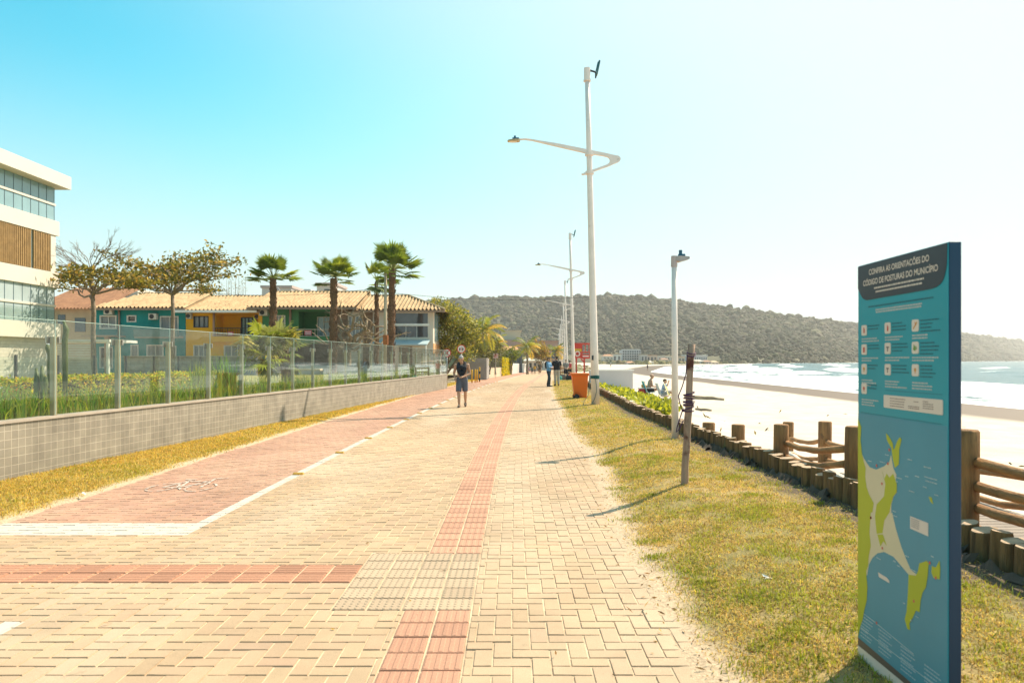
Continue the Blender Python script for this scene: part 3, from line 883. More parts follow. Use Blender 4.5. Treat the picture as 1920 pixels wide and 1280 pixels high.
# forest on the hills: crowns of many sizes and greens
import bmesh
bm = bmesh.new(); bmesh.ops.create_icosphere(bm, subdivisions=2, radius=1)
ico = np.array([v.co[:] for v in bm.verts]); icf = np.array([[v.index for v in f.verts] for f in bm.faces]); bm.free()
def crowns(name, P, rad, col, seed, mat, squash=.85):
    r = np.random.RandomState(seed); n = len(P)
    var = []
    for k in range(10):
        d = 1 + .30 * (r.rand(len(ico)) - .5) + .25 * np.sin(ico @ r.normal(0, 2.4, 3) + r.rand() * 6)
        var.append(ico * d[:, None])
    var = np.array(var)
    sh = var[r.randint(0, 10, n)]
    ang = r.rand(n) * 6.28; ca, sa = np.cos(ang), np.sin(ang)
    x = sh[..., 0] * ca[:, None] - sh[..., 1] * sa[:, None]; y = sh[..., 0] * sa[:, None] + sh[..., 1] * ca[:, None]
    V = np.stack([x, y, sh[..., 2] * squash], -1) * rad[:, None, None] + P[:, None, :]
    cc = np.repeat(col[:, None, :], len(ico), 1) * (1 + r.normal(0, .16, (n, len(ico), 1)))
    Fc = (np.arange(n)[:, None, None] * len(ico) + icf[None]).reshape(-1, 3)
    return link(name, np_mesh(name, V.reshape(-1, 3), Fc, np.clip(cc, .005, 1).reshape(-1, 3)), mat)
M['forest'] = leafmat('forest_leaf', .12, .8)
n = 27000
r = np.random.RandomState(77)
a = -.30 + 1.06 * r.rand(n); t = r.rand(n) ** 1.12
t = np.where(r.rand(n) < .10, .96 + .05 * r.rand(n), t)
ok = ~((a > .08) & (a < .30) & (t < .06))
a, t = a[ok], t[ok]; n = len(a)
P = hill_pos(a, t)
rad = np.clip(P[:, 1] / 1300 * (2.0 + 3.6 * r.rand(n) ** 2), 1.0, 10)
rad = np.where(r.rand(n) < .08, rad * 1.7, rad)
P[:, 2] += rad * .3
tone = (.5 * fbm(a * 40, t * 12, 141) + .5 * fbm(a * 11, t * 4, 143))[:, None]
pal = np.array([(.058, .058, .022), (.082, .078, .028), (.036, .040, .017), (.10, .076, .042), (.068, .060, .028)])
col = pal[r.randint(0, 5, n)] * (.22 + 1.5 * tone) * np.array([[1.0, 1.04, 1.0]]) * (1 + r.normal(0, .13, (n, 1)))
tag(crowns('hill_forest', P, rad, col, 5, M['forest']), 'dense dark forest covering the hills behind the bay', 'forest', kind='stuff')
# bare rocks along the foot of the headland
rk = MB(); rr_ = random.Random(5)
for k in range(70):
    a = .34 + .42 * rr_.random() ** 1.2; Yf = float(foot(a)) - 4 - 4 * rr_.random()
    s = Yf / 1300 * (.9 + 2.2 * rr_.random() ** 2)
    c = Vector((a * Yf, Yf, SEA + s * .2))
    b0 = len(rk.v); rk.sphere(c, (s * 1.5, s, s * .75), 8, 5)
    for q in range(b0, len(rk.v)):
        v = Vector(rk.v[q]); rk.v[q] = tuple(c + (v - c) * (.75 + .5 * rr_.random()))
tag(rk.build('shore_rocks', pbr('shore_rock', (.40, .34, .28), .9, .25, .3)), 'pale rocks along the water at the foot of the hill', 'rocks', kind='stuff')

# ------------------------------------------------------------------ garden behind the wall
GZ = 0.74
ysl = np.concatenate([np.arange(-2, 44, 1.)])
V = []
for Y in ysl:
    X = np.linspace(-70, wallx(Y) - .12, 60)
    Z = GZ + .03 * (fbm(X * .8, np.full_like(X, Y * .8), 151) - .5) - np.clip((wallx(Y) - 8 - X) / 20, 0, 1) * .15
    V.append(np.stack([X, np.full_like(X, Y), Z], -1))
tag(link('lawn', np_mesh('lawn', np.concatenate(V), grid_faces(len(ysl), 60)), pbr('lawn_grass', (.36, .29, .065), .95, .25, 3, .8, 60, c2=(.20, .20, .04)), smooth=True), kind='structure')
V = []
ysl = np.arange(43.6, 96, 4.)
for Y in ysl:
    x1 = float(np.interp(Y, [43, 52, 60, 95], [-6.5, -6.4, -6.0, -5.4]))
    X = np.linspace(-110, x1, 12); V.append(np.stack([X, np.full_like(X, Y), np.full_like(X, .45)], -1))
tag(link('yard', np_mesh('yard', np.concatenate(V), grid_faces(len(ysl), 12)), pbr('yard_paving', (.45, .40, .33), .9, .15, 1)), kind='structure')

# tiled wall: wall X follows wallx(Y); built in its own frame along its length
W0 = Vector((float(wallx(4.0)), 4.0, 0)); W1 = Vector((float(wallx(39.9)), 39.9, 0))
WD = (W1 - W0).normalized(); WN = Vector((WD.y, -WD.x, 0)); WL = (W1 - W0).length
def wp(s, off, z): return W0 + WD * s + WN * off + Vector((0, 0, z))
def wbox(mb, s0, s1, o0, o1, z0, z1):
    vs = [wp(s, o, z) for z in (z0, z1) for o in (o0, o1) for s in (s0, s1)]
    return mb.add(vs, [(0, 1, 3, 2), (4, 6, 7, 5), (0, 4, 5, 1), (2, 3, 7, 6), (0, 2, 6, 4), (1, 5, 7, 3)])
t = thing('tiled_wall', W0, 'long low retaining wall of grey square tiles with pale coping', 'wall')
wm = brickmat('grey_tile', (.265, .235, .185), (.232, .205, .163), (.44, .39, .31), .115, .115, .0042, 0.0, 'YZ', .6, .6, .2)
wbox(MB(), 0, WL, -.16, 0, -.1, .79).build('wall', wm, t)
wbox(MB(), 0, WL + .02, -.18, .022, .79, .825).build('coping', pbr('coping_stone', (.40, .34, .28), .7, .1, 4), t)
t = thing('glass_fence', W0 + Vector((0, 0, .82)), 'frameless glass windbreak fence on steel posts along the tiled wall', 'fence')
posts = []
s = (10.0 - 4.0) / WD.y - 1.41 * 3
while s < WL - .2:
    posts.append(s); s += 1.41
for i, s in enumerate(posts):
    m_ = MB(); wbox(m_, s - .012, s + .05, -.125, -.055, .825, 1.96)
    po = m_.build('post', M['post_metal'], t, bevel=.004)
    m_ = MB(); wbox(m_, s - .07, s + .075, -.145, -.132, 1.86, 1.965); wbox(m_, s + .052, s + .075, -.131, -.03, 1.87, 1.96)
    m_.build('clamp', M['metal'], po)
    s1 = posts[i + 1] if i + 1 < len(posts) else WL
    g_ = MB(); wbox(g_, s + .012, s1 - .012, -.046, -.036, .835, 2.19)
    pn = g_.build('pane', M['glass'], t)
    e_ = MB(); wbox(e_, s + .012, s1 - .012, -.047, -.035, 2.191, 2.197); wbox(e_, s1 - .011, s1 - .006, -.047, -.035, .835, 2.19)
    e_.build('pane_edge', M['glass_edge'], pn)

# border plants behind the glass
def straps(name, X, Y, Z, h, w, col, seed, lean=.4):
    return blades(name, X, Y, Z, h, w, col, lean=lean, seed=seed)
n = 9000
yy = 5.5 + 33 * rs.rand(n) ** 1.25
off = .12 + .75 * rs.rand(n)
dens = np.clip((fbm(yy * .55, off * .6, 161) - .30) * 4, .15 * (yy < 16), 1)
k = rs.rand(n) < np.where(yy < 17, np.maximum(dens, .75), dens * .8)
yy, off = yy[k], off[k]; n = len(yy)
c = np.where(rs.rand(n, 1) < .55, np.array([[.15, .27, .03]]), np.array([[.36, .38, .05]])) * (1 + rs.normal(0, .25, (n, 1)))
c = np.where(rs.rand(n, 1) < .10, np.array([[.42, .33, .12]]), c)
hh = (.28 + .32 * rs.rand(n)) * (.75 + .5 * fbm(yy * .7, off, 163))
tag(straps('border_plants', wallx(yy) - .05 - off, yy, np.full(n, GZ), hh, .012 + .012 * rs.rand(n), np.clip(c, .01, 1), 12, .55), 'bed of green strap-leaved plants just behind the glass', 'plants', kind='stuff')
for (xx, yq, ph, ps, cc_, lab) in ((383, 700, .95, 90, (.26, .30, .04), 'upright clump of yellow-green reeds behind the fourth glass pane'), (425, 690, 1.15, 70, (.15, .28, .04), 'tall spiky green plant behind the fifth glass pane'), (770, 700, .8, 60, (.14, .26, .04), 'reedy clump far along the glass fence, near the bare tree')):
    Yp = -8.05 / ((xx - 960) / 1300 - .094)
    q = rs.normal(0, 1, (ps, 2)) * .16
    px_, py_ = wallx(Yp) - .55 + q[:, 0], Yp + q[:, 1]
    c = np.array([cc_]) * (1 + rs.normal(0, .25, (ps, 1)))
    o = straps('reed_clump', px_, py_, np.full(ps, GZ), ph * (.6 + .4 * rs.rand(ps)), .03 + .02 * rs.rand(ps), np.clip(c, .01, 1), int(xx), .18)
    tag(o, lab, 'plant', 'reed clumps behind the glass fence')

# leaves -----------------------------------------------------------------
def leaf_quads(name, P, L_, Wd, col, mat, seed=0, parent=None, up=0.3, dirs=None):
    """pointed leaf of two faces each, at points P, length L_, width Wd"""
    r = np.random.RandomState(seed); n = len(P)
    d = r.normal(0, 1, (n, 3)) if dirs is None else dirs + r.normal(0, .25, (n, 3))
    if dirs is None: d[:, 2] = d[:, 2] * .7 + up
    d /= np.linalg.norm(d, axis=1)[:, None]
    q = r.normal(0, 1, (n, 3)); s_ = np.cross(d, q); s_ /= np.linalg.norm(s_, axis=1)[:, None]
    nn = np.cross(d, s_)
    L_ = np.broadcast_to(L_, (n,))[:, None]; Wd = np.broadcast_to(Wd, (n,))[:, None]
    V = np.zeros((n, 4, 3))
    V[:, 0] = P; V[:, 1] = P + d * L_ * .5 + s_ * Wd * .5 + nn * Wd * .12
    V[:, 2] = P + d * L_; V[:, 3] = P + d * L_ * .5 - s_ * Wd * .5 + nn * Wd * .12
    me = np_mesh(name, V.reshape(-1, 3), np.arange(n * 4).reshape(-1, 4), np.clip(np.repeat(col, 4, 0), .005, 1))
    return link(name, me, mat, parent)

# clipped hedge
n = 15000
yy = 9.5 + 9.3 * rs.rand(n); o_ = rs.rand(n); hz_ = rs.rand(n)
face = rs.rand(n)
o_ = np.where(face < .45, rs.rand(n) * .12, o_); hz_ = np.where(face > .55, 1 - rs.rand(n) * .15, hz_)
lump = fbm(yy * 1.6, o_ * 2, 171)
P = np.stack([wallx(yy) - 2.0 - .9 * o_ + .12 * lump, yy, GZ - .03 + (.50 + .16 * lump) * hz_], -1)
c = np.where(rs.rand(n, 1) < .5, np.array([[.48, .48, .07]]), np.array([[.24, .30, .05]])); c = np.where(rs.rand(n, 1) < .25, np.array([[.55, .36, .06]]), c) * (1 + rs.normal(0, .25, (n, 1)))
t = thing('garden_hedge', (float(wallx(14)) - 2.4, 14, GZ), 'low clipped yellow-green hedge on the lawn behind the glass fence', 'hedge')
leaf_quads('foliage', P, .055 + .03 * rs.rand(n), .035, c, M['leaf'], 3, t)
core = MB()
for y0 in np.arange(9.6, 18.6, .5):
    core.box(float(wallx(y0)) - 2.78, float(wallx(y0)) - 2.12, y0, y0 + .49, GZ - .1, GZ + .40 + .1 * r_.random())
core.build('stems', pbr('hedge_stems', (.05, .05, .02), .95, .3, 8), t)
# white flowers and coloured shrubs in front of the hedge
n = 2600
P = np.stack([wallx(8.6 + 2.6 * (q := rs.rand(n))) - 1.35 - .5 * rs.rand(n), 8.6 + 2.6 * q, GZ + .45 * rs.rand(n) ** .8], -1)
c = np.where(rs.rand(n, 1) < .18, np.array([[.45, .10, .03]]), np.array([[.18, .22, .05]])) * (1 + rs.normal(0, .25, (n, 1)))
c = np.where(rs.rand(n, 1) < .05, np.array([[.8, .78, .75]]), c)
tag(leaf_quads('flower_bed', P, .07, .05, c, M['leaf'], 5), 'mixed bed of rusty leaves and white flowers at the near end of the hedge', 'plants', kind='stuff')

# tall cactus columns
M['cactus'] = pbr('cactus_skin', (.075, .10, .02), .6, .2, 5, .2, 20)
for nm, segs, lab in (('tall_cactus', [((122, 668), (121, 640), (124, 618), (119, 600)), ((94, 664), (90, 652), (88, 645))], 'tall curved green cactus arms rising behind the first glass post'),
                      ('low_cactus', [((70, 745), (69, 715), (68, 690)), ((83, 745), (80, 712), (78, 686)), ((76, 745), (85, 720), (86, 705))], 'thick dark green cactus with blunt columns in front of the hedge')):
    Yc = 11.6 if nm == 'tall_cactus' else 10.6
    b0 = px(segs[0][0][0], segs[0][0][1], Yc); b0.z = GZ
    t = thing(nm, b0, lab, 'cactus')
    for sg in segs:
        pts = [Vector((px(sg[0][0], 700, Yc).x, Yc, GZ))] + [px(x, y, Yc) for x, y in sg]
        rr = [.035] + [.045] * (len(pts) - 2) + [.015]
        m_ = MB(); m_.tube(pts, rr, 9); m_.build('stem', M['cactus'], t, smooth=True)

# slim black posts and panes of the inner pool fence
def pf(Y): return -13.4 + .094 * Y
t = thing('pool_fence', (float(pf(16.3)), 16.3, GZ), 'inner glass fence with slim black posts beyond the hedge', 'fence')
Yp = [15.2 + 1.35 * k for k in range(9)]
for i, Y in enumerate(Yp):
    MB().box(pf(Y) - .025, pf(Y) + .025, Y - .025, Y + .025, GZ - .2, 1.75).build('post', M['dark_metal'], t)
    if i < 8:
        Y2 = Yp[i + 1]
        MB().bar((pf(Y + .05), Y + .05, 1.22), (pf(Y2 - .05), Y2 - .05, 1.22), .012, .95).build('pane', M['glass'], t)

# ------------------------------------------------------------------ modern white building
M['render'] = pbr('white_render', (.66, .60, .52), .7, .04, .5)
M['blueglass'] = pbr('blue_window_glass', (.22, .35, .39), .12, .1, .6, spec=.8)
M['slat'] = pbr('wooden_slats', (.34, .21, .085), .6, .2, 3)
M['whitebrick'] = brickmat('white_brick', (.60, .55, .46), (.54, .49, .41), (.44, .40, .33), .38, .16, .012, .5, 'YZ', .8, .5, .08)
M['whitebrick_x'] = brickmat('white_brick_front', (.60, .55, .46), (.54, .49, .41), (.44, .40, .33), .38, .16, .012, .5, 'XZ', .8, .5, .08)
t = thing('apartment_building', (-30, 30, .5), 'modern white apartment block with blue glass bands and wooden slat screen', 'building')
XF, YE = -25.0, 38.0
bands = MB()
bands.box(-45, XF + .62, 12, YE + .35, 11.02, 11.72)
bands.build('roof', M['render'], t)
bands = MB()
for z0, z1, ext in ((8.43, 9.22, .2), (5.57, 6.40, .15), (2.8, 3.62, .3)):
    bands.box(-45, XF + .06, 12, YE + ext, z0, z1)
bands.build('floor_slab', M['render'], t)
MB().box(-45, XF - .35, 12, YE - .25, .4, 2.8).build('ground_floor_wall', M['whitebrick'], t)
MB().box(-44.9, XF - .6, 12.1, YE - .3, 2.8, 11.02).build('inner_wall', pbr('inner_render', (.45, .43, .40), .8, .05, 1), t)
for z0, z1, nm in ((9.22, 11.02, 'window_band'), (3.62, 5.57, 'window_band')):
    w_ = MB().box(XF - .10, XF - .06, 12, YE - .02, z0, z1).build(nm, M['blueglass'] if z0 > 5 else pbr('painted_reflection_glass', (.40, .48, .50), .15, .1, .6, spec=.8), t)  # lower band: its reflection is painted in as a paler glass colour
    e = MB().box(-30, XF - .11, YE - .06, YE - .02, z0, z1).build(nm, M['blueglass'], t)
    f = MB()
    yy = YE - .05
    while yy > 28:
        f.box(XF - .058, XF - .045, yy - .012, yy + .012, z0 + .01, z1 - .01); yy -= .62
    f.build('joint', pbr('window_joint', (.10, .15, .18), .4), w_)
    f = MB(); zz = z0 + (z1 - z0) * .46
    f.box(XF - .055, XF - .01, 12, YE + .02, zz, zz + .11); f.build('rail', M['render'], w_)
MB().box(XF - .10, XF - .06, 12, YE - .05, 6.40, 8.43).build('window_band', M['blueglass'], t)
for y0, y1 in ((30.0, 36.05), (36.22, 37.5)):
    f = MB()
    yy = y0
    while yy < y1:
        f.box(XF - .05, XF + .03, yy, yy + .07, 6.43, 8.40); yy += .135
    f.build('slat_screen', M['slat'], t)
MB().box(XF - .16, XF + .0, 37.6, YE - .02, 6.40, 8.43).build('pier', M['render'], t)
g_ = MB().box(XF + .035, XF + .05, 30, YE + .25, 3.63, 4.35); g_.build('balcony_glass', M['glass'], t)

# pergola and louvred screen beside it
t = thing('pergola', (-26, 40, .5), 'white flat-roofed pergola with louvred screen beside the apartment block', 'pergola')
pz = lambda x, y, Y=40.0: px(x, y, Y)
def fbox(mb, x0, x1, y0, y1, Y, dep=.2):
    """box seen face-on between photo pixels at depth Y"""
    p, q = px(x0, y1, Y), px(x1, y0, Y)
    return mb.box(p.x, q.x, Y, Y + dep, p.z, q.z)
fbox(MB(), 55, 205, 636, 641, 40.0, 3).build('roof', M['white'], t)
for x in (75, 171, 199): fbox(MB(), x, x + 4.5, 641.2, 705, 40.05, .15).build('post', M['white'], t)
f = MB()
for y in np.arange(646, 671, 3.1): fbox(f, 80, 170, y, y + 1.9, 40.1, .05)
f.build('louvre', M['white'], t)
fbox(MB(), 79.6, 171, 673, 704, 40.25, .15).build('screen_wall', M['whitebrick_x'], t)

# ------------------------------------------------------------------ row of tiled houses
YH = 53.0
hx = lambda x: (x - 960) * YH / 1300
hzz = lambda y: EYE - (y - 675) * YH / 1300
M['teal'] = pbr('teal_plaster', (.008, .235, .235), .85, .10, .8, .2, 20)
M['yellow'] = pbr('yellow_plaster', (.72, .36, .015), .85, .08, .8, .2, 20)
M['green'] = pbr('green_plaster', (.05, .175, .072), .85, .10, .8, .2, 20)
M['cream'] = pbr('cream_plaster', (.62, .55, .46), .85, .06, .8, .2, 20)
M['woodclad'] = brickmat('wood_cladding', (.25, .16, .10), (.19, .12, .075), (.08, .05, .03), 2.4, .16, .012, .4, 'XZ', .7, .4, .2)
M['frame'] = flat('window_frame', (.66, .62, .56), .6)
M['pane'] = pbr('dark_window_glass', (.045, .06, .07), .05, .2, 1, spec=.9)
M['curtain'] = pbr('curtained_glass', (.22, .25, .27), .12, .25, 5, stretch=(6, 1, .3), spec=.7)
M['rooftile'] = pbr('clay_roof_tiles', (.54, .385, .215), .85, .25, 1.6, .2, 30, c2=(.36, .24, .125), dirt=((.24, .15, .08), 2.2, .60))
M['downpipe'] = flat('pipe_paint', (.36, .22, .16), .6)
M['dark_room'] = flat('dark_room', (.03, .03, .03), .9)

def roof_slope(x0, x1, ye, ze, yr, zr, hipL=0, hipR=0, pitch=.30, amp=.125):
    """rows of barrel tiles running from the eave to the ridge"""
    mb = MB(); per = 8
    xs = np.arange(x0, x1, pitch / per)
    rows = 11
    V, ok = [], []
    for x in xs:
        t1 = 1.0
        if hipL and x < x0 + hipL: t1 = (x - x0) / hipL
        if hipR and x > x1 - hipR: t1 = (x1 - x) / hipR
        t1 = max(t1, .02)
        fr_ = ((x - x0) / pitch) % 1.0; ph = math.sin(math.pi * fr_ / .62) ** .8 if fr_ < .62 else 0.0
        for k in range(rows + 1):
            tt = t1 * k / rows
            step = .022 * ((tt * 9) % 1.0)
            V.append((x, ye + (yr - ye) * tt, ze + (zr - ze) * tt + amp * ph - step))
    return np_mesh('roof', np.array(V), grid_faces(len(xs), rows + 1)[:, ::-1])

def window(t, x0, x1, y0, y1, mat=None, fw=.07, dep=.12, bars=1, wy=YH, frame=None, hole=True):
    p, q = (hx(x0), hzz(y1)), (hx(x1), hzz(y0))
    f = MB()
    f.box(p[0], p[0] + fw, wy - .04, wy + dep, p[1], q[1]); f.box(q[0] - fw, q[0], wy - .04, wy + dep, p[1], q[1])
    f.box(p[0] + fw, q[0] - fw, wy - .04, wy + dep, q[1] - fw, q[1]); f.box(p[0] + fw, q[0] - fw, wy - .045, wy + dep, p[1], p[1] + fw)
    for b in range(bars):
        xm = p[0] + (q[0] - p[0]) * (b + 1) / (bars + 1)
        f.box(xm - .025, xm + .025, wy + .03, wy + dep, p[1] + fw, q[1] - fw)
    fr = f.build('window', frame or M['frame'], t)
    MB().box(p[0] + .01, q[0] - .01, wy + dep + .002, wy + dep + .03, p[1] + .01, q[1] - .01).build('pane', mat or M['pane'], fr)
    return (p[0], q[0], p[1], q[1])

def aircon(t, x0, x1, y0, y1, wy=YH):
    p, q = (hx(x0), hzz(y1)), (hx(x1), hzz(y0))
    o = MB().box(p[0], q[0], wy - .36, wy - .02, p[1], q[1]).build('air_conditioner', pbr('aircon_case', (.55, .50, .42), .6, .1, 3), t, bevel=.02)
    c = Vector(((p[0] * .58 + q[0] * .42), wy - .37, (p[1] + q[1]) / 2)); rr = (q[1] - p[1]) * .38
    m_ = MB(); m_.tube([c, c + Vector((0, .02, 0))], [rr, rr], 18); m_.tube([c + Vector((0, -.012, 0)), c], [rr * .22, rr * .22], 10)
    for k in range(8):
        aa = k * math.pi / 4
        m_.bar(c + Vector((0, -.008, 0)), c + Vector((math.cos(aa) * rr, -.008, math.sin(aa) * rr)), .012, .012)
    m_.build('fan', M['dark_metal'], o)

def downpipe(t, x, y0, y1, wy=YH):
    MB().tube([(hx(x), wy - .10, hzz(y1)), (hx(x), wy - .10, hzz(y0))], [.085, .085], 10).build('downpipe', M['downpipe'], t, smooth=True)

def railing(t, x0, x1, y0, y1, wy, nb=14, col=None):
    p, q = (hx(x0), hzz(y1)), (hx(x1), hzz(y0)); m_ = MB()
    m_.box(p[0], q[0], wy - .03, wy + .03, q[1] - .05, q[1]); m_.box(p[0], q[0], wy - .02, wy + .02, p[1], p[1] + .04)
    for k in range(nb + 1):
        x = p[0] + (q[0] - p[0]) * k / nb
        w_ = .035 if k % 5 == 0 else .012
        m_.box(x - w_ / 2, x + w_ / 2, wy - .015, wy + .015, p[1] + .04, q[1] - .05)
    m_.build('balcony_railing', col or M['metal'], t)

def board(t, x0, x1, y0, y1, wy):
    p, q = (hx(x0), hzz(y1)), (hx(x1), hzz(y0))
    b = MB().box(p[0], q[0], wy - .02, wy, p[1], q[1]).build('red_board', pbr('red_board', (.55, .07, .09), .6), t)
    m_ = MB(); h_ = q[1] - p[1]; rr = random.Random(int(x0))
    for ln, (z, hh) in enumerate(((p[1] + h_ * .60, .22), (p[1] + h_ * .16, .28))):
        x = p[0] + .05
        while x < q[0] - .08:
            w_ = .035 + .03 * rr.random()
            m_.box(x, x + w_, wy - .026, wy - .021, z, z + h_ * hh); x += w_ + .018
    m_.build('lettering', flat('board_lettering', (.8, .7, .7)), b)

def house_body(t, x0, x1, holes, mat, z1, dep=8, z0=.3):
    X0, X1 = hx(x0), hx(x1)
    b = MB().wall(X0, X1, z0, z1, YH, YH + .18, holes)
    b.box(X0, X0 + .15, YH + .18, YH + dep, z0, z1); b.box(X1 - .15, X1, YH + .18, YH + dep, z0, z1); b.box(X0 + .15, X1 - .15, YH + dep - .15, YH + dep, z0, z1)
    b.build('wall', mat, t)
def hole(x0, x1, y0, y1): return (hx(x0), hx(x1), hzz(y1), hzz(y0))
def loggia(t, x0, x1, y0, y1, mat, dep=1.4):
    """recessed balcony: floor, back wall and cheeks"""
    X0, X1, z0, z1 = hole(x0, x1, y0, y1)
    m_ = MB(); m_.box(X0, X1, YH + dep, YH + dep + .1, z0, z1); m_.box(X0, X1, YH + .19, YH + dep, z0 - .1, z0); m_.box(X0 - .1, X0, YH + .19, YH + dep, z0, z1); m_.box(X1, X1 + .1, YH + .19, YH + dep, z0, z1); m_.box(X0, X1, YH + .19, YH + dep, z1, z1 + .1)
    m_.build('balcony', mat, t)

def roof_on(t, x0, x1, ye_px, yr_px, fwd=.55, back=4.2, hipL=0, hipR=0, ext=(0, 0)):
    ye = YH - fwd; yr = YH + back
    ze = EYE - (ye_px - 675) * ye / 1300; zr = EYE - (yr_px - 675) * yr / 1300
    X0 = (x0 - 960) * ye / 1300; X1 = (x1 - 960) * ye / 1300
    rf = link('roof', roof_slope(X0, X1, ye, ze, yr, zr, hipL, hipR), M['rooftile'], t)
    m_ = MB()   # back slope, gable ends, fascia
    zb = ze
    m_.add([(X0 + hipL, yr, zr), (X1 - hipR, yr, zr), (X1, yr + back, zb), (X0, yr + back, zb)], [(0, 1, 2, 3)])
    m_.add([(X0, ye + .05, ze - .05), (X0 + hipL, yr, zr - .05), (X0, yr + back, zb - .05)], [(0, 1, 2)])
    m_.add([(X1, ye + .05, ze - .05), (X1 - hipR, yr, zr - .05), (X1, yr + back, zb - .05)], [(0, 2, 1)])
    m_.build('roof_back', M['rooftile'], t)
    MB().box(X0, X1, ye - .02, ye + .10, ze - .17, ze - .02).build('fascia', flat('fascia_board', (.30, .20, .14)), t)
    MB().box(X0 + .05, X1 - .05, ye + .1, YH + .0, ze - .10, ze - .06).build('soffit', flat('soffit_board', (.25, .17, .12)), t)
    rd = MB(); n_ = max(2, int((X1 - hipR - X0 - hipL) / .35))
    for k in range(n_):
        xa = X0 + hipL + (X1 - hipR - X0 - hipL) * k / n_
        rd.tube([(xa, yr, zr + .04), (xa + .36, yr, zr + .055)], [.085, .10], 8)
    if hipR:
        for k in range(16):
            p0 = Vector((X1, ye, ze)).lerp(Vector((X1 - hipR, yr, zr)), k / 16); p1 = Vector((X1, ye, ze)).lerp(Vector((X1 - hipR, yr, zr)), (k + 1.05) / 16)
            rd.tube([p0 + Vector((0, 0, .05)), p1 + Vector((0, 0, .06))], [.09, .10], 8)
    rd.build('ridge_tiles', M['rooftile'], t)
    return ze

# teal house
t = thing('teal_house', (hx(264), YH, .4), 'teal plastered two-storey house at the left end of the tiled row', 'house')
hs = [window(t, 187, 219, 591, 617, M['curtain'], .10, bars=1), window(t, 238, 256, 591, 604, M['pane'], .09, bars=0), window(t, 300, 335, 592.5, 628, M['curtain'], .08, bars=1),
      window(t, 245, 260, 646, 672, M['curtain'], .08, bars=0), window(t, 275, 307, 646, 668, M['curtain'], .08, bars=1), window(t, 314, 331, 648, 672, M['pane'], .08, bars=0), window(t, 187, 212, 650, 690, M['pane'], .08, bars=1)]
ze = roof_on(t, 168, 347, 577, 551, hipL=1.6)
house_body(t, 178, 348, hs, M['teal'], ze - .1)
aircon(t, 199, 215, 579, 590); aircon(t, 282.5, 297.5, 588, 599.5); downpipe(t, 224.5, 578, 634)
MB().box(hx(262), hx(344), YH - .9, YH - .78, hzz(632), hzz(618)).build('balcony_parapet', pbr('parapet_plaster', (.10, .20, .19), .8), t)
MB().box(hx(262), hx(344), YH - .78, YH - .01, hzz(634), hzz(630)).build('balcony_floor', M['concrete'], t)
MB().box(hx(176), hx(236), YH - 1.6, YH - .01, hzz(632), hzz(629.5)).build('porch_roof', flat('porch_roof', (.35, .25, .18)), t)
MB().box(hx(217), hx(224), YH - 1.5, YH - 1.2, .3, hzz(632)).build('porch_pillar', pbr('pillar_stone', (.30, .20, .13), .9, .3, 4), t)

# yellow house
t = thing('yellow_house', (hx(420), YH, .4), 'bright yellow two-storey house with a balcony between the teal and green houses', 'house')
hs = [window(t, 363, 391, 592.5, 614, M['curtain'], .05, bars=2, frame=M['dark_metal']), window(t, 363, 391, 647, 672, M['curtain'], .05, bars=2), window(t, 420, 447, 647, 674, M['curtain'], .06, bars=1), window(t, 456, 479, 646, 676, M['pane'], .05, bars=0)]
lg = hole(404, 484, 588, 629)
ze = roof_on(t, 335, 486, 582, 556)
house_body(t, 348.5, 491.5, hs + [lg], M['yellow'], ze - .05)
loggia(t, 404, 484, 588, 629, M['yellow'])
w_ = window(t, 440, 468, 593, 628, M['blueglass'], .05, bars=3, wy=YH + 1.25, frame=M['dark_metal'])
aircon(t, 353, 361.5, 587.5, 598); aircon(t, 469, 478.5, 586, 596.5, YH + 1.3); downpipe(t, 402, 580, 640)
railing(t, 404, 489, 614.5, 630, YH - .06, 18, M['dark_metal']); board(t, 428, 439, 622, 629.6, YH - .1)
MB().box(hx(402), hx(490), YH - .5, YH - .001, hzz(641), hzz(631)).build('balcony_floor', M['yellow'], t)
MB().box(hx(333), hx(487), YH - .72, YH - .58, ze - .16, ze + .02).build('gutter', M['white'], t)
m_ = MB(); c = Vector((hx(478), YH + 4.6, 7.15)); m_.tube([c + Vector((0, .0, -.6)), c], [.03, .03], 6)
for k in range(4): m_.tube([c + Vector((.0, -.05 - .04 * k, .15)), c + Vector((0, -.09 - .04 * k, .16))], [.42 - .12 * k, .36 - .12 * k], 16)
m_.build('satellite_dish', flat('dish', (.40, .35, .33)), t)

# green house
t = thing('green_house', (hx(560), YH, .4), 'dark green two-storey house with railed balcony and red board', 'house')
hs = [window(t, 516, 535, 591, 613, M['curtain'], .05, bars=2), window(t, 500, 530, 655, 690, M['pane'], .05, bars=1)]
lg = hole(560, 629, 584, 630); lo = hole(552, 631, 644, 700)
ze = roof_on(t, 462, 668, 575.5, 548, fwd=.95)
house_body(t, 492, 631.5, hs + [lg, lo], M['green'], ze - .1)
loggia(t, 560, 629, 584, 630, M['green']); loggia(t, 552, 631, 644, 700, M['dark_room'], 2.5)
window(t, 586, 611, 592, 629, M['blueglass'], .05, bars=1, wy=YH + 1.25)
aircon(t, 488.5, 503.5, 581, 592); downpipe(t, 545, 575, 645)
railing(t, 552, 630, 617, 630.5, YH - .06, 10, M['metal']); board(t, 571.5, 585, 619.5, 628.5, YH - .1)
MB().box(hx(549), hx(631), YH - .5, YH - .001, hzz(643), hzz(631)).build('balcony_floor', M['green'], t)

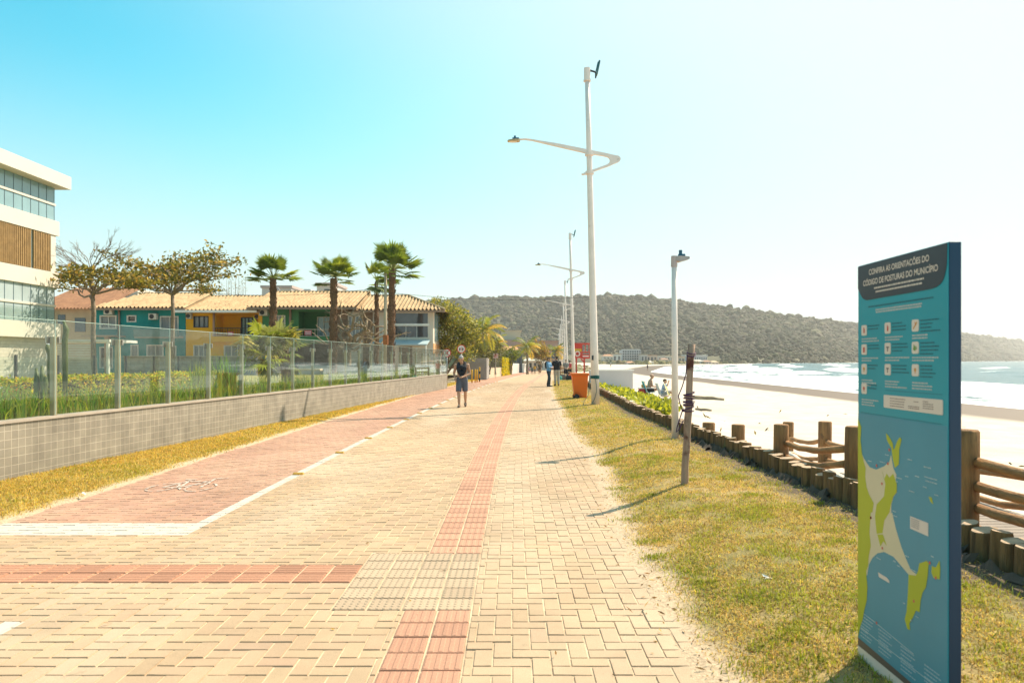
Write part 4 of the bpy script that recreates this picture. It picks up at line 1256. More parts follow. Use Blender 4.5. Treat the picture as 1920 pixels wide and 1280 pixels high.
# white house with glazed corner
t = thing('cream_house', (hx(730), YH, .4), 'cream house with glazed corner room and hipped tile roof, right end of row', 'house')
hs = [window(t, 653, 680, 592, 630, M['curtain'], .05, bars=3), hole(738, 803, 586, 632), hole(748, 773, 649, 690)]
ze = roof_on(t, 664, 834, 581, 555, hipR=3.4, fwd=.6, back=3.6)
house_body(t, 632, 812, hs, M['cream'], ze - .1, dep=6.5)
MB().box(hx(632.3), hx(652), YH - .12, YH - .002, .3, hzz(578)).build('wood_cladding', M['woodclad'], t)
MB().box(hx(681), hx(699), YH - .12, YH - .002, .3, hzz(583)).build('wood_cladding', M['woodclad'], t)
for (a_, b_) in ((586, 606.5), (610.5, 632)):
    f = MB(); f.box(hx(738), hx(803), YH + .03, YH + .12, hzz(b_) - .04, hzz(b_)); f.box(hx(738), hx(803), YH + .03, YH + .12, hzz(a_) - .04, hzz(a_))
    for x in ((738, 760.5, 781, 802) if a_ > 600 else (738, 802)): f.box(hx(x), hx(x + .9), YH + .025, YH + .13, hzz(b_), hzz(a_) - .04)
    fr = f.build('window', M['frame'], t)
    MB().box(hx(738), hx(803), YH + .14, YH + .16, hzz(b_), hzz(a_)).build('pane', M['pane'], fr)
MB().box(hx(736), hx(805), YH - .05, YH + .2, hzz(610.4), hzz(606.6)).build('transom', M['white'], t)
# side face towards the path
f = MB()
for k in range(3):
    y0 = YH + 1.0 + 1.7 * k
    f.box(hx(812) + .002, hx(812) + .05, y0, y0 + 1.1, 3.1, 5.3)
f.build('side_window', M['blueglass'], t)
MB().box(hx(812) + .003, hx(812) + .03, YH, YH + 6.4, 1.9, 2.9).build('side_band', pbr('orange_plaster', (.62, .34, .16), .8), t)
m_ = MB(); ya = YH - 1.9
m_.add([(hx(700), YH - .01, hzz(637)), (hx(806), YH - .01, hzz(637)), (hx(806), ya, hzz(646)), (hx(700), ya, hzz(646)), (hx(806), ya, hzz(648)), (hx(700), ya, hzz(648)), (hx(806), YH - .01, hzz(639)), (hx(700), YH - .01, hzz(639))],
       [(0, 1, 2, 3), (3, 2, 4, 5), (5, 4, 6, 7), (1, 6, 4, 2), (0, 3, 5, 7)])
m_.build('awning', pbr('awning_fabric', (.36, .47, .50), .8, .05, 2), t)
m_ = MB().box(hx(748), hx(773), YH + .05, YH + .12, .3, hzz(649)); m_.build('door', M['woodclad'], t)
for x in (702, 803): MB().box(hx(x), hx(x) + .1, YH - 1.85, YH - 1.75, .3, hzz(647.5)).build('awning_post', M['white'], t)

# roofs and boxes seen above and behind the row
t = thing('terracotta_house', (-46, 64, .4), 'peach house under a steep brown tile roof behind the bare trees', 'house')
Y0 = 60.0
q = lambda x, y, Y=Y0: px(x, y, Y)
p0, p1 = q(100, 628), q(172, 575)
MB().box(p0.x, p1.x, Y0, Y0 + 6, .3, p1.z).build('wall', pbr('peach_plaster', (.55, .36, .22), .85, .1, 1), t)
rt = pbr('brown_roof_tiles', (.33, .17, .09), .85, .3, 1.5, .2, 30, c2=(.20, .10, .055))
me = roof_slope(q(60, 0).x, q(205, 0).x, Y0 - .5, q(0, 580).z, Y0 + 6, px(0, 541, Y0 + 6).z, hipR=.5, pitch=.3)
link('roof', me, rt, t)
fbox(MB(), 108, 122, 590, 608, Y0 - .05, .04).build('window', M['pane'], t)
fbox(MB(), 140, 160, 596, 622, Y0 - .05, .04).build('window', M['pane'], t)
t = thing('gabled_house', (-45, 70, .4), 'white gable end with brown tiles above the teal roof', 'house')
Yg = 68.0
a_, b_, c_ = px(196, 580, Yg), px(268, 580, Yg), px(214, 540, Yg)
m_ = MB(); m_.add([a_, b_, px(232, 541, Yg), px(210, 541, Yg)] + [v + Vector((0, 5, 0)) for v in (a_, b_, px(232, 541, Yg), px(210, 541, Yg))], [(3, 2, 1, 0), (4, 5, 6, 7), (0, 1, 5, 4), (1, 2, 6, 5), (2, 3, 7, 6), (3, 0, 4, 7)]); m_.build('wall', M['cream'], t)
fbox(MB(), 232, 258, 541, 560, Yg - .3, 5).build('tower', M['cream'], t)
m_ = MB(); m_.bar(px(190, 577, Yg - .4), px(214, 538, Yg - .4), .5, .12); m_.build('roof', rt, t)
fbox(MB(), 203, 209, 560, 572, Yg - .06, .05).build('window', M['pane'], t); fbox(MB(), 216, 221, 560, 572, Yg - .06, .05).build('window', M['pane'], t)
for (x0, x1, y0, y1, Yb, lab, cp) in ((491, 546, 537, 560, 70, 'white flat-topped block showing above the green house roof', True), (550, 581, 544, 560, 74, 'small grey-white block between two roofs behind the palms', False), (594, 630, 532, 560, 66, 'pale rooftop tower behind the middle palm', True)):
    p, q_ = px(x0, y1, Yb), px(x1, y0, Yb)
    t = thing('rooftop_block', (p.x, Yb, .4), lab, 'building', 'blocks behind the tiled row')
    MB().box(p.x, q_.x, Yb, Yb + 4, .4, q_.z - .15).build('wall', pbr('block_plaster', (.60, .54, .50) if cp else (.52, .55, .57), .85, .06, 1), t)
    MB().box(p.x - .12, q_.x + .12, Yb - .12, Yb + 4.12, q_.z - .15, q_.z + .1).build('parapet', pbr('parapet_cap', (.45, .36, .33) if cp else (.5, .5, .5), .8), t)
    if x0 == 594: MB().box((p.x + q_.x) / 2 - .2, (p.x + q_.x) / 2 + .3, Yb - .03, Yb - .001, q_.z - 1.0, q_.z - .5).build('window', M['pane'], t)

# stone boundary wall in front of the houses, further garden bits
t = thing('stone_wall', (px(350, 700, 44).x, 44, .5), 'grey stone boundary wall in front of the teal and yellow houses', 'wall')
fbox(MB(), 232, 480, 669, 708, 44, .3).build('wall', brickmat('grey_stone', (.24, .235, .22), (.32, .31, .29), (.20, .19, .18), .55, .22, .02, .5, 'XZ', .9, .8, .25), t)
fbox(MB(), 230, 482, 667, 669, 43.95, .4).build('coping', M['concrete'], t)
t = thing('low_garden_wall', (px(720, 700, 46).x, 46, .5), 'low pale plastered garden wall seen through the far panes', 'wall')
fbox(MB(), 560, 812, 687, 706, 46, .3).build('wall', pbr('pale_plaster', (.52, .47, .40), .85, .15, .8), t)
fbox(MB(), 558, 814, 685, 687, 45.95, .4).build('coping', M['concrete'], t)
t = thing('pool_terrace', (px(550, 690, 34).x, 34, GZ), 'glass-railed terrace edge beyond the fan palm shrub', 'terrace')
fbox(MB(), 508, 600, 691, 695, 34, .5).build('ledge', pbr('ledge_stone', (.55, .42, .30), .8), t)
fbox(MB(), 509, 600, 682, 690.8, 34.1, .02).build('glass', M['glass'], t)

# ------------------------------------------------------------------ trees
def limb_points(a, b, rng, wob=.12, n=4, sag=0):
    a, b = Vector(a), Vector(b); L_ = (b - a).length
    out = []
    for k in range(n + 1):
        t = k / n; p = a.lerp(b, t)
        if 0 < k < n: p += Vector((rng.uniform(-1, 1), rng.uniform(-1, 1), rng.uniform(-1, 1))) * L_ * wob * .5
        p.z += sag * L_ * math.sin(math.pi * t)
        out.append(p)
    return out
def grow(mb, a, d, L_, r0, lev, rng, tips, spread=.75, up=.1, kids=3, shrink=.66, flatz=.75):
    d = d.normalized(); b = a + d * L_
    pts = limb_points(a, b, rng)
    mb.tube(pts, [r0 * (1 - .38 * k / (len(pts) - 1)) for k in range(len(pts))], 6 if lev > 1 else 4, cap=False)
    tips += pts[-2:] if lev <= 1 else []
    if lev == 0: return
    for k in range(kids):
        v = Vector((rng.gauss(0, 1), rng.gauss(0, 1), rng.gauss(0, .7))).normalized()
        nd = (d + v * spread + Vector((0, 0, up)))
        nd.z *= flatz
        st = a.lerp(b, rng.uniform(.65, 1.0)) if k else b
        grow(mb, st, nd, L_ * shrink * rng.uniform(.8, 1.2), r0 * .58, lev - 1, rng, tips, spread, up, kids, shrink, flatz)

def leaf_cloud(tips, per, spread, rng):
    P = np.array([t[:] for t in tips]); n = len(P) * per
    q = np.repeat(P, per, 0) + rng.normal(0, 1, (n, 3)) * np.array(spread)
    return q

# two sea almond trees, flat crowned
t = thing('almond_tree', (-23.9, 40, .5), 'half bare almond tree with leafless twigs above a sparse lower crown', 'tree')
m_ = MB(); rg = random.Random(21); tips = []; low = []
base = Vector((px(178, 0, 40).x, 40, .5)); fork = px(173, 545, 40)
m_.tube(limb_points(base, fork, rg, .03), [.16, .14, .13, .12, .11], 9)
top = px(171, 500, 40); m_.tube(limb_points(fork, top, rg, .05), [.12, .11, .1, .09, .08], 7)
for (x, y) in ((104, 478), (112, 466), (122, 456), (150, 450), (170, 452), (205, 452), (222, 458), (252, 458), (258, 470), (100, 492), (118, 492), (108, 484), (236, 478), (190, 462)):
    tgt = px(x, y, 40 + rg.uniform(-2, 2)); st = fork.lerp(top, rg.uniform(.55, 1))
    grow(m_, st, (tgt - st), (tgt - st).length * .56, .030, 3, rg, tips, .42, .04, 3, .56, .95)
for (x, y, dy) in ((118, 517, 0), (150, 520, -2), (135, 535, 2), (205, 515, 1), (225, 525, -2), (250, 515, 2), (190, 505, -1), (260, 535, 0)):
    tgt = px(x, y, 40 + dy); st = base.lerp(fork, rg.uniform(.88, 1))
    grow(m_, st, (tgt - st), (tgt - st).length * .7, .07, 2, rg, low, .6, .1, 3, .5, .6)
m_.build('trunk', M['grey_bark'], t, smooth=True)
rn = np.random.RandomState(5)
def almond_cols(n, rn):
    pal = np.array([(.13, .13, .03), (.21, .18, .04), (.34, .22, .06), (.09, .10, .025), (.42, .33, .12)])
    return pal[rn.choice(5, n, p=[.3, .26, .16, .16, .12])] * (1 + rn.normal(0, .2, (n, 1)))
P = leaf_cloud(low, 11, (.42, .42, .14), rn)
leaf_quads('leaves', P, .22 + .12 * rn.rand(len(P)), .12, almond_cols(len(P), rn), M['leaf'], 6, t)

t = thing('almond_tree', (-20.6, 42, .5), 'flat-crowned almond tree with bronze-green leaves before the teal house', 'tree')
m_ = MB(); rg = random.Random(8); tips = []
base = Vector((px(324, 0, 42).x, 42, .5)); fork = px(323, 548, 42)
m_.tube(limb_points(base, fork, rg, .02), [.14, .125, .115, .105, .10], 9)
for (x, y, dy) in ((240, 502, 1), (262, 490, -2), (285, 500, 2), (300, 515, -1), (335, 520, 2), (350, 497, -2), (375, 488, 1), (400, 492, -1), (418, 497, 1), (365, 520, -2), (385, 540, 2), (255, 528, 2), (282, 535, -3), (340, 490, 3), (310, 496, 2)):
    tgt = px(x, y, 42 + dy); st = fork - Vector((0, 0, rg.uniform(0, .3)))
    grow(m_, st, (tgt - st), (tgt - st).length * .78, .065, 2, rg, tips, .62, .04, 3, .44, .42)
m_.build('trunk', M['grey_bark'], t, smooth=True)
P = leaf_cloud(tips, 11, (.40, .42, .12), rn)
leaf_quads('leaves', P, .20 + .12 * rn.rand(len(P)), .12, almond_cols(len(P), rn), M['leaf'], 9, t)

# thin bare saplings behind the yellow roof
m_ = MB(); rg = random.Random(4); tips = []
t = thing('bare_thicket', (px(425, 560, 62).x, 62, .5), 'thicket of thin bare stems rising behind the yellow house roof', 'shrub')
for k in range(26):
    x = rg.uniform(372, 462); top = px(x + rg.uniform(-3, 3), rg.uniform(512, 548) + abs(x - 420) * .12, 62)
    m_.tube(limb_points((px(x, 0, 62).x, 62 + rg.uniform(-1, 1), .5), top, rg, .03), [.035, .03, .025, .02, .012], 4)
    tips += [top, top - Vector((0, 0, rg.uniform(.5, 1.6)))]
m_.build('stems', M['grey_bark'], t)
P = leaf_cloud(tips, 4, (.25, .3, .4), rn); leaf_quads('leaves', P, .16, .07, almond_cols(len(P), rn), M['leaf'], 3, t)

# pollarded bare tree with stubby branches
t = thing('pollarded_tree', (px(650, 690, 47).x, 47, .5), 'leafless pollarded tree with twisting pale branches before the cream house', 'tree')
m_ = MB(); rg = random.Random(31); tips = []
base = Vector((px(650, 0, 47).x, 47, .5)); fork = px(651, 652, 47)
m_.tube(limb_points(base, fork, rg, .03), [.33, .31, .30, .29, .28], 9)
for (x, y, dy, rr) in ((688, 600, 0, .2), (725, 612, 1, .16), (715, 645, -1, .12), (628, 612, 1, .15), (612, 645, -1, .13), (672, 590, -1.5, .15), (735, 632, 2, .12), (640, 590, 2, .1)):
    tgt = px(x, y, 47 + dy)
    pts = limb_points(fork, tgt, rg, .2, 5, .04); m_.tube(pts, [rr * (1 - .12 * k) for k in range(6)], 7)
    for q in range(5):
        st = pts[rg.choice((2, 3, 4, 5))]
        grow(m_, st, Vector((rg.gauss(0, 1), rg.gauss(0, .8), rg.uniform(.1, 1.0))), rg.uniform(.5, 1.1), rr * .42, 1, rg, tips, .7, .25, 2, .6, 1)
m_.build('trunk', pbr('pale_bark', (.36, .28, .19), .9, .3, 6, .6, 20, c2=(.20, .15, .10)), t, smooth=True)
P = leaf_cloud(tips[::6], 2, (.1, .1, .1), rn); leaf_quads('leaves', P, .14, .07, almond_cols(len(P), rn), M['leaf'], 4, t)

# fan palms
def fan_crown(c, nf, rad, seed, up=.35, cols=((.14, .20, .03), (.25, .29, .04), (.08, .125, .022), (.17, .22, .035)), droop=.25, seg=20):
    rg = np.random.RandomState(seed); V, C, pet = [], [], MB()
    for k in range(nf):
        az = rg.rand() * 2 * np.pi; el = np.clip(rg.normal(up, .55), -.8, 1.4)
        d = np.array([np.cos(az) * np.cos(el), np.sin(az) * np.cos(el), np.sin(el)])
        pl = rad * (.50 + .2 * rg.rand()); hub = np.array(c[:]) + d * pl; hub[2] -= droop * pl * .25
        pet.tube([c, Vector(hub)], [.03, .018], 4, cap=False)
        side = np.cross(d, [0, 0, 1.0]); side /= np.linalg.norm(side) + 1e-6; upv = np.cross(side, d)
        col = np.array(cols[rg.randint(0, len(cols))]) * (1 + rg.normal(0, .15))
        fl = rad * (.50 + .2 * rg.rand())
        for s_ in range(seg):
            an = (s_ / (seg - 1) - .5) * 3.6
            v = d * np.cos(an) + side * np.sin(an) + upv * (.25 * np.cos(an * 1.0))
            v /= np.linalg.norm(v)
            ln = fl * (1 - .25 * abs(an) / 1.8) * (.85 + .3 * rg.rand())
            w = np.cross(v, upv); w /= np.linalg.norm(w) + 1e-6; w = w * fl * .062
            mid = hub + v * ln * .55; tip = hub + v * ln; tip[2] -= ln * droop * (.6 + .8 * rg.rand())
            V += [hub, mid + w, tip, mid - w]; C += [col * (.9 + .2 * rg.rand())] * 4
    return np.array(V), np.array(C), pet
def palm_trunk(a, b, r0, r1, seed, boots=True):
    m_ = MB(); rg = random.Random(seed); a, b = Vector(a), Vector(b); n = 16
    pts = limb_points(a, b, rg, .012, n)
    m_.tube(pts, [(r0 + (r1 - r0) * k / n) * (1 + .05 * math.sin(k * 2.1)) for k in range(n + 1)], 12)
    if boots:
        L_ = (b - a).length
        for k in range(int(L_ * 26)):
            tt = rg.random() ** .8; p = a.lerp(b, tt); an = rg.random() * 6.283; rr = (r0 + (r1 - r0) * tt)
            o = Vector((math.cos(an), math.sin(an), 0))
            m_.bar(p + o * rr * .92, p + o * rr * 1.22 + Vector((0, 0, .17)), .11, .035)
    return m_
def fan_palm(x, ytop, ybase, Y, rad, seed, lab, nf=40, r0=.27, r1=.19, grp='fan palms in front of the houses', mat='palm_trunk', lean=0):
    base = Vector((px(x, 0, Y).x, Y, .5)); top = px(x + lean, ytop, Y)
    t = thing('fan_palm', base, lab, 'palm tree', grp)
    palm_trunk(base, top, r0, r1, seed).build('trunk', M[mat], t)
    V, C, pet = fan_crown(top + Vector((0, 0, .1)), int(nf * .56), rad * 1.02, seed, .40, droop=.10)
    pet.build('leaf_stalks', pbr('palm_stalk', (.22, .25, .06), .6), t)
    link('fronds', np_mesh('fronds', V, np.arange(len(V)).reshape(-1, 4), C), M['leaf'], t)
fan_palm(512, 524, 690, 46, 1.55, 3, 'fan palm with a stout brown trunk before the yellow and green houses', 40)
fan_palm(624, 522, 690, 45.5, 1.5, 14, 'fan palm with a shaggy trunk before the balcony of the green house', 40, lean=2)
fan_palm(732, 508, 690, 46, 1.75, 25, 'tallest fan palm, crown brushing the utility pole', 48, lean=4)
fan_palm(706, 528, 690, 50, 1.45, 36, 'shorter fan palm half hidden behind the tallest one', 26, .16, .12)
t = thing('utility_pole', (px(722, 0, 45).x, 45, .5), 'grey concrete utility pole with a rusty orange box beside the tallest palm', 'pole')
MB().tube([(px(722, 0, 45).x, 45, .5), (px(723, 0, 45).x, 45, px(0, 512, 45).z)], [.12, .085], 12).build('pole', pbr('warm_concrete', (.46, .36, .25), .9, .12, 2, .3, 40), t, smooth=True)
fbox(MB(), 718, 727, 628, 646, 44.7, .2).build('meter_box', pbr('rusty_box', (.36, .12, .04), .8, .3, 6), t)
m_ = MB(); z_ = px(0, 548, 45).z
for k, (xa, dz) in enumerate(((-14, .3), (14, .0))):
    pts = [Vector((px(722, 0, 45).x + xa * q / 10, 45 + 3 * q / 10, z_ + dz - .35 * math.sin(math.pi * q / 10))) for q in range(11)]
    m_.tube(pts, [.012] * 11, 4)
m_.build('cable', M['black'], t)

# fan palm shrub behind the glass
t = thing('palm_shrub', (px(508, 690, 27).x, 27, GZ), 'bushy low fan palm with yellow-green fronds behind the glass fence', 'palm tree')
c = px(510, 655, 27)
V, C, pet = fan_crown(c, 46, 1.35, 44, .35, ((.25, .30, .05), (.16, .21, .05), (.38, .34, .10), (.20, .22, .09)), .3, 18)
pet.build('leaf_stalks', bpy.data.materials['palm_stalk'], t)
link('fronds', np_mesh('fronds', V, np.arange(len(V)).reshape(-1, 4), C), M['leaf'], t)
palm_trunk((c.x + .6, 27, GZ - .1), (c.x + .45, 27, c.z), .2, .15, 7).build('trunk', M['palm_trunk'], t)
V, C, pet = fan_crown(px(497, 668, 26), 26, .95, 46, .3, ((.30, .32, .10), (.34, .38, .04), (.45, .42, .22)), .25, 16)
link('fronds', np_mesh('fronds', V, np.arange(len(V)).reshape(-1, 4), C), M['leaf'], t)

# broadleaf trees and shrubs beyond the end of the wall
def bush_tree(nm, lab, cat, base, blobs, per, size, pal, seed, trunk=True, grp=None):
    rn = np.random.RandomState(seed); rg = random.Random(seed)
    t = thing(nm, base, lab, cat, grp)
    m_ = MB(); b = Vector(base)
    P, C = [], []
    pal = np.array(pal)
    for (c, rr) in blobs:
        c = Vector(c)
        pts = limb_points(b + Vector((rg.uniform(-.2, .2), rg.uniform(-.2, .2), .2 * rg.random())), c, rg, .12, 4); m_.tube(pts, [.09, .07, .055, .04, .03], 5, cap=False)
        for q in range(6):
            v = Vector((rg.gauss(0, 1), rg.gauss(0, 1), rg.gauss(.2, .8))).normalized() * rr * .8
            m_.tube(limb_points(c, c + v, rg, .1, 3), [.03, .025, .018, .01], 4, cap=False)
        n = int(per * rr ** 2)
        d = rn.normal(0, 1, (n, 3)); d /= np.linalg.norm(d, axis=1)[:, None]
        rad = rr * (.45 + .6 * rn.rand(n) ** .6) * (1 + .35 * np.sin(d @ rn.normal(0, 2.5, 3) + rn.rand() * 6))
        P.append(np.array(c[:]) + d * rad[:, None] * np.array([1, 1, .82]))
        C.append(pal[rn.randint(0, len(pal), n)] * (1 + rn.normal(0, .2, (n, 1))) * rn.uniform(.8, 1.2))
    P = np.concatenate(P); C = np.concatenate(C)
    k = P[:, 2] > b.z + .05
    m_.build('trunk', M['trunk'], t, smooth=True)
    leaf_quads('leaves', P[k], size * (.7 + .6 * rn.rand(k.sum())), size * .6, C[k], M['leaf'], seed, t)
    return t
ap = [(.20, .22, .04), (.30, .29, .05), (.12, .14, .03), (.40, .34, .10), (.16, .17, .035)]
B = lambda x, y, Y, r: (px(x, y, Y), r)
bush_tree('almond_grove_tree', 'big sunlit almond tree with pale yellow-green leaves right of the cream house', 'tree', (px(835, 0, 58).x, 58, .3),
          [B(826, 580, 59, 1.1), B(843, 592, 58, 1.5), B(858, 606, 57, 1.5), B(832, 612, 59, 1.4), B(850, 632, 57, 1.6), B(876, 620, 57, 1.3), B(836, 650, 58, 1.3), B(880, 640, 57, 1.1), B(815, 566, 60, .45), B(866, 660, 56, 1.0), B(812, 640, 60, 1.2)], 420, .21, ap, 51)
bush_tree('sea_grape_bush', 'rounded shrub with silvery leaves above the grey block wall', 'shrub', (px(893, 0, 63).x, 63, .2),
          [B(890, 665, 63, 1.0), B(905, 668, 63, .9), B(876, 668, 62.5, .8), B(902, 655, 64, .8), B(888, 652, 64, .7)], 420, .16, [(.22, .22, .10), (.30, .28, .12), (.14, .15, .05)], 53)
bush_tree('dark_tree', 'dark green bushy tree behind the coconut palm', 'tree', (px(915, 0, 68).x, 68, .2),
          [B(910, 650, 68, 1.2), B(922, 655, 69, 1.1), B(932, 662, 70, .9), B(916, 638, 69, .8), B(900, 640, 70, 1.1)], 380, .2, [(.06, .08, .02), (.10, .11, .03), (.16, .15, .05)], 57)
bush_tree('clipped_shrub', 'dense dark green shrub above the yellow creeper fence', 'shrub', (px(960, 0, 92).x, 92, -.2),
          [B(955, 665, 92, 1.0), B(963, 664, 92, 1.0), B(960, 668, 91, .9)], 420, .2, [(.10, .14, .03), (.18, .20, .04), (.07, .10, .02)], 59)
bush_tree('autumn_tree', 'orange-leaved tree between the two far coconut palms', 'tree', (px(1012, 0, 120).x, 120, -.6),
          [B(1008, 655, 120, 1.8), B(1016, 660, 120, 1.6), B(1004, 664, 119, 1.3), B(1020, 668, 121, 1.3), B(1000, 650, 122, 1.0)], 220, .32, [(.36, .22, .07), (.26, .20, .06), (.18, .16, .05)], 61)
# coconut palms
def coco_palm(x, ytop, ybase_z, Y, rad, seed, lab, nf=17, cols=((.20, .24, .04), (.34, .33, .07), (.12, .15, .03), (.45, .32, .08))):
    rg = np.random.RandomState(seed); base = Vector((px(x, 0, Y).x, Y, ybase_z)); top = px(x, ytop, Y)
    t = thing('coconut_palm', base, lab, 'palm tree', 'coconut palms beyond the wall')
    m_ = MB(); m_.tube(limb_points(base, top, random.Random(seed), .06, 6), [rad * .09, rad * .075, rad * .07, rad * .065, rad * .06, rad * .06, rad * .055], 8); m_.build('trunk', M['grey_bark'], t, smooth=True)
    V, C = [], []; rib = MB()
    for k in range(nf):
        az = 2.4 * k + rg.rand() * .5; el = 1.25 - 1.5 * (k / nf) + rg.normal(0, .12)
        d = np.array([np.cos(az), np.sin(az), 0.]); L_ = rad * (.85 + .3 * rg.rand())
        pts = []
        for q in range(9):
            s_ = q / 8; e = el - 1.35 * s_ ** 1.6
            pts.append((pts[-1] if pts else np.array(top[:])) + (d * np.cos(e) + np.array([0, 0, np.sin(e)])) * (L_ / 8 if pts else 0))
        rib.tube([Vector(p) for p in pts], [.035 * rad / 2] + [.022 * rad / 2] * 7 + [.008], 4, cap=False)
        col = np.array(cols[rg.randint(0, len(cols))]) * (1 + rg.normal(0, .12))
        for q in range(34):
            s_ = .12 + .88 * q / 33; f = s_ * 8; i = min(int(f), 7); p = pts[i] + (pts[i + 1] - pts[i]) * (f - i)
            tang = pts[i + 1] - pts[i]; tang /= np.linalg.norm(tang)
            sd = np.cross(tang, [0, 0, 1.]); sd /= np.linalg.norm(sd) + 1e-6
            ll = rad * .30 * math.sin(math.pi * (.12 + .80 * s_)) * (.85 + .3 * rg.rand())
            for sg in (-1, 1):
                v = sd * sg * .8 + tang * .55 + np.array([0, 0, -.35 - .2 * rg.rand()]); v /= np.linalg.norm(v)
                w = tang * rad * .016
                V += [p, p + v * ll * .5 + w, p + v * ll, p + v * ll * .5 - w]; C += [col] * 4
    rib.build('leaf_ribs', bpy.data.materials['palm_stalk'], t)
    link('fronds', np_mesh('fronds', np.array(V), np.arange(len(V)).reshape(-1, 4), np.array(C)), M['leaf'], t)
coco_palm(904, 622, .2, 64, 2.7, 71, 'nearest coconut palm with yellowing fronds beside the almond tree')
coco_palm(928, 645, .1, 74, 1.9, 72, 'small coconut palm with golden drooping fronds behind the railing', 13, ((.5, .33, .05), (.36, .30, .06), (.24, .26, .06)))
coco_palm(989, 650, -.4, 98, 2.4, 73, 'coconut palm standing over the walking family')
coco_palm(1042, 658, -.6, 125, 2.6, 74, 'coconut palm half hidden behind the row of lamp posts')

# ------------------------------------------------------------------ things beyond the end of the wall
def sign_disc(t, c, r_out, ring, face, mat_ring, extra):
    m_ = MB(); c = Vector(c)
    m_.tube([c + Vector((0, .012, 0)), c], [r_out, r_out], 28); d = m_.build('disc', mat_ring, t)
    m_ = MB(); m_.tube([c + Vector((0, -.001, 0)), c + Vector((0, -.006, 0))], [face, face], 28); m_.build('face', M['sign_white'], d)
    for polys, mat, nm, off in extra:
        m_ = MB()
        for poly in polys: m_.prism(poly, lambda a_, b_, q: (c.x + a_, c.y + q, c.z + b_), -off - .003, -off)
        m_.build(nm, mat, d)
M['sign_white'] = flat('sign_white', (.78, .74, .70)); M['sign_red'] = flat('sign_red', (.55, .035, .03)); M['sign_black'] = flat('sign_black', (.03, .03, .04))
M['sign_orange'] = flat('sign_orange_red', (.62, .11, .035))
def rect(x0, x1, z0, z1): return [(x0, z0), (x1, z0), (x1, z1), (x0, z1)]
def diag(a_, b_, w): 
    d = Vector((b_[0] - a_[0], b_[1] - a_[1])).normalized(); n_ = Vector((-d.y, d.x)) * w / 2
    return [(a_[0] - n_.x, a_[1] - n_.y), (b_[0] - n_.x, b_[1] - n_.y), (b_[0] + n_.x, b_[1] + n_.y), (a_[0] + n_.x, a_[1] + n_.y)]
Yt = 43.5; c = px(838, 661.5, Yt)
t = thing('traffic_sign', (c.x, Yt, 0), 'no stopping sign, black letter E under a red cross, near the wall end', 'sign')
MB().tube([(c.x, Yt + .05, -.1), (c.x, Yt + .05, c.z + .1)], [.03, .03], 8).build('post', M['metal'], t, smooth=True)
s_ = .17
sign_disc(t, c, .26, .05, .205, M['sign_red'], [
    ([rect(-.075, -.025, -.13, .13), rect(-.025, .085, .085, .13), rect(-.025, .065, -.022, .022), rect(-.025, .085, -.13, -.085)], M['sign_black'], 'letter', .007),
    ([diag((-s_, s_), (s_, -s_), .045)], M['sign_red'], 'cross_bar', .011), ([diag((-s_, -s_), (s_, s_), .045)], M['sign_red'], 'cross_bar', .015)])
Yt = 46; c = px(865, 654, Yt)
t = thing('traffic_sign', (c.x, Yt, 0), 'round orange-rimmed sign with two black figures and dividing lines above the walking man', 'sign')
MB().tube([(c.x, Yt + .05, -.1), (c.x, Yt + .05, c.z + .1)], [.03, .03], 8).build('post', M['metal'], t, smooth=True)
def person_icon(x): return [rect(x - .03, x + .03, -.13, .05), [(x + .028 * math.cos(k), .09 + .028 * math.sin(k)) for k in np.linspace(0, 5.6, 9)], rect(x - .045, x - .031, -.05, .05), rect(x + .031, x + .045, -.05, .05)]
sign_disc(t, c, .29, .05, .225, M['sign_orange'], [(person_icon(-.10) + person_icon(.10), M['sign_black'], 'figure', .007), ([rect(-.028, -.012, -.15, .15), rect(.012, .028, -.15, .15)], M['sign_red'], 'divider', .007)])

for i, (x, ytop, Yb, striped, lab) in enumerate(((885, 692.5, 49.8, 0, 'leftmost plain yellow bollard in front of the grey block wall'), (891, 692, 51, 0, 'plain yellow bollard, middle of the row by the grey block wall'), (894.6, 692, 51.8, 0, 'plain yellow bollard next to the striped bollard'), (899.2, 688, 52.6, 1, 'tall bollard banded in yellow and black beside the plain ones'))):
    zb = float(gz(Yb)); x0 = (x - 960) / 1300 * Yb; zt = px(0, ytop, Yb).z
    t = thing('bollard', (x0, Yb, zb), lab, 'bollard', 'yellow bollards beside the path')
    ym = M.setdefault('bollard_yellow', pbr('bollard_yellow', (.62, .34, .02), .6, .12, 4))
    MB().tube([(x0, Yb, zb - .05), (x0, Yb, zt - .03), (x0, Yb, zt)], [.055, .055, .035], 12).build('post', ym, t, smooth=True)
    if striped:
        for k in (0, 2): MB().tube([(x0, Yb, zb + .08 + .26 * k), (x0, Yb, zb + .30 + .26 * k)], [.057, .057], 12).build('band', M['black'], t)

t = thing('block_wall', (px(890, 0, 61).x, 61, -.1), 'grey block wall corner with a flush service door behind the bollards', 'wall')
p0, p1 = px(868, 711, 60.5), px(912.5, 671, 60.5)
gm = pbr('grey_block_plaster', (.30, .285, .27), .9, .15, 1.2, .3, 20)
MB().box(p0.x, p1.x, 60.5, 61, p0.z, p1.z).build('wall', gm, t)
MB().box(p1.x - .02, p1.x + .0, 61.0, 67, p0.z, p1.z).build('side_wall', gm, t)
MB().box(px(883, 0, 60.5).x, px(908, 0, 60.5).x, 60.47, 60.499, px(0, 708, 60.5).z, px(0, 679, 60.5).z).build('door', pbr('service_door', (.27, .25, .235), .7, .1, 2), t)

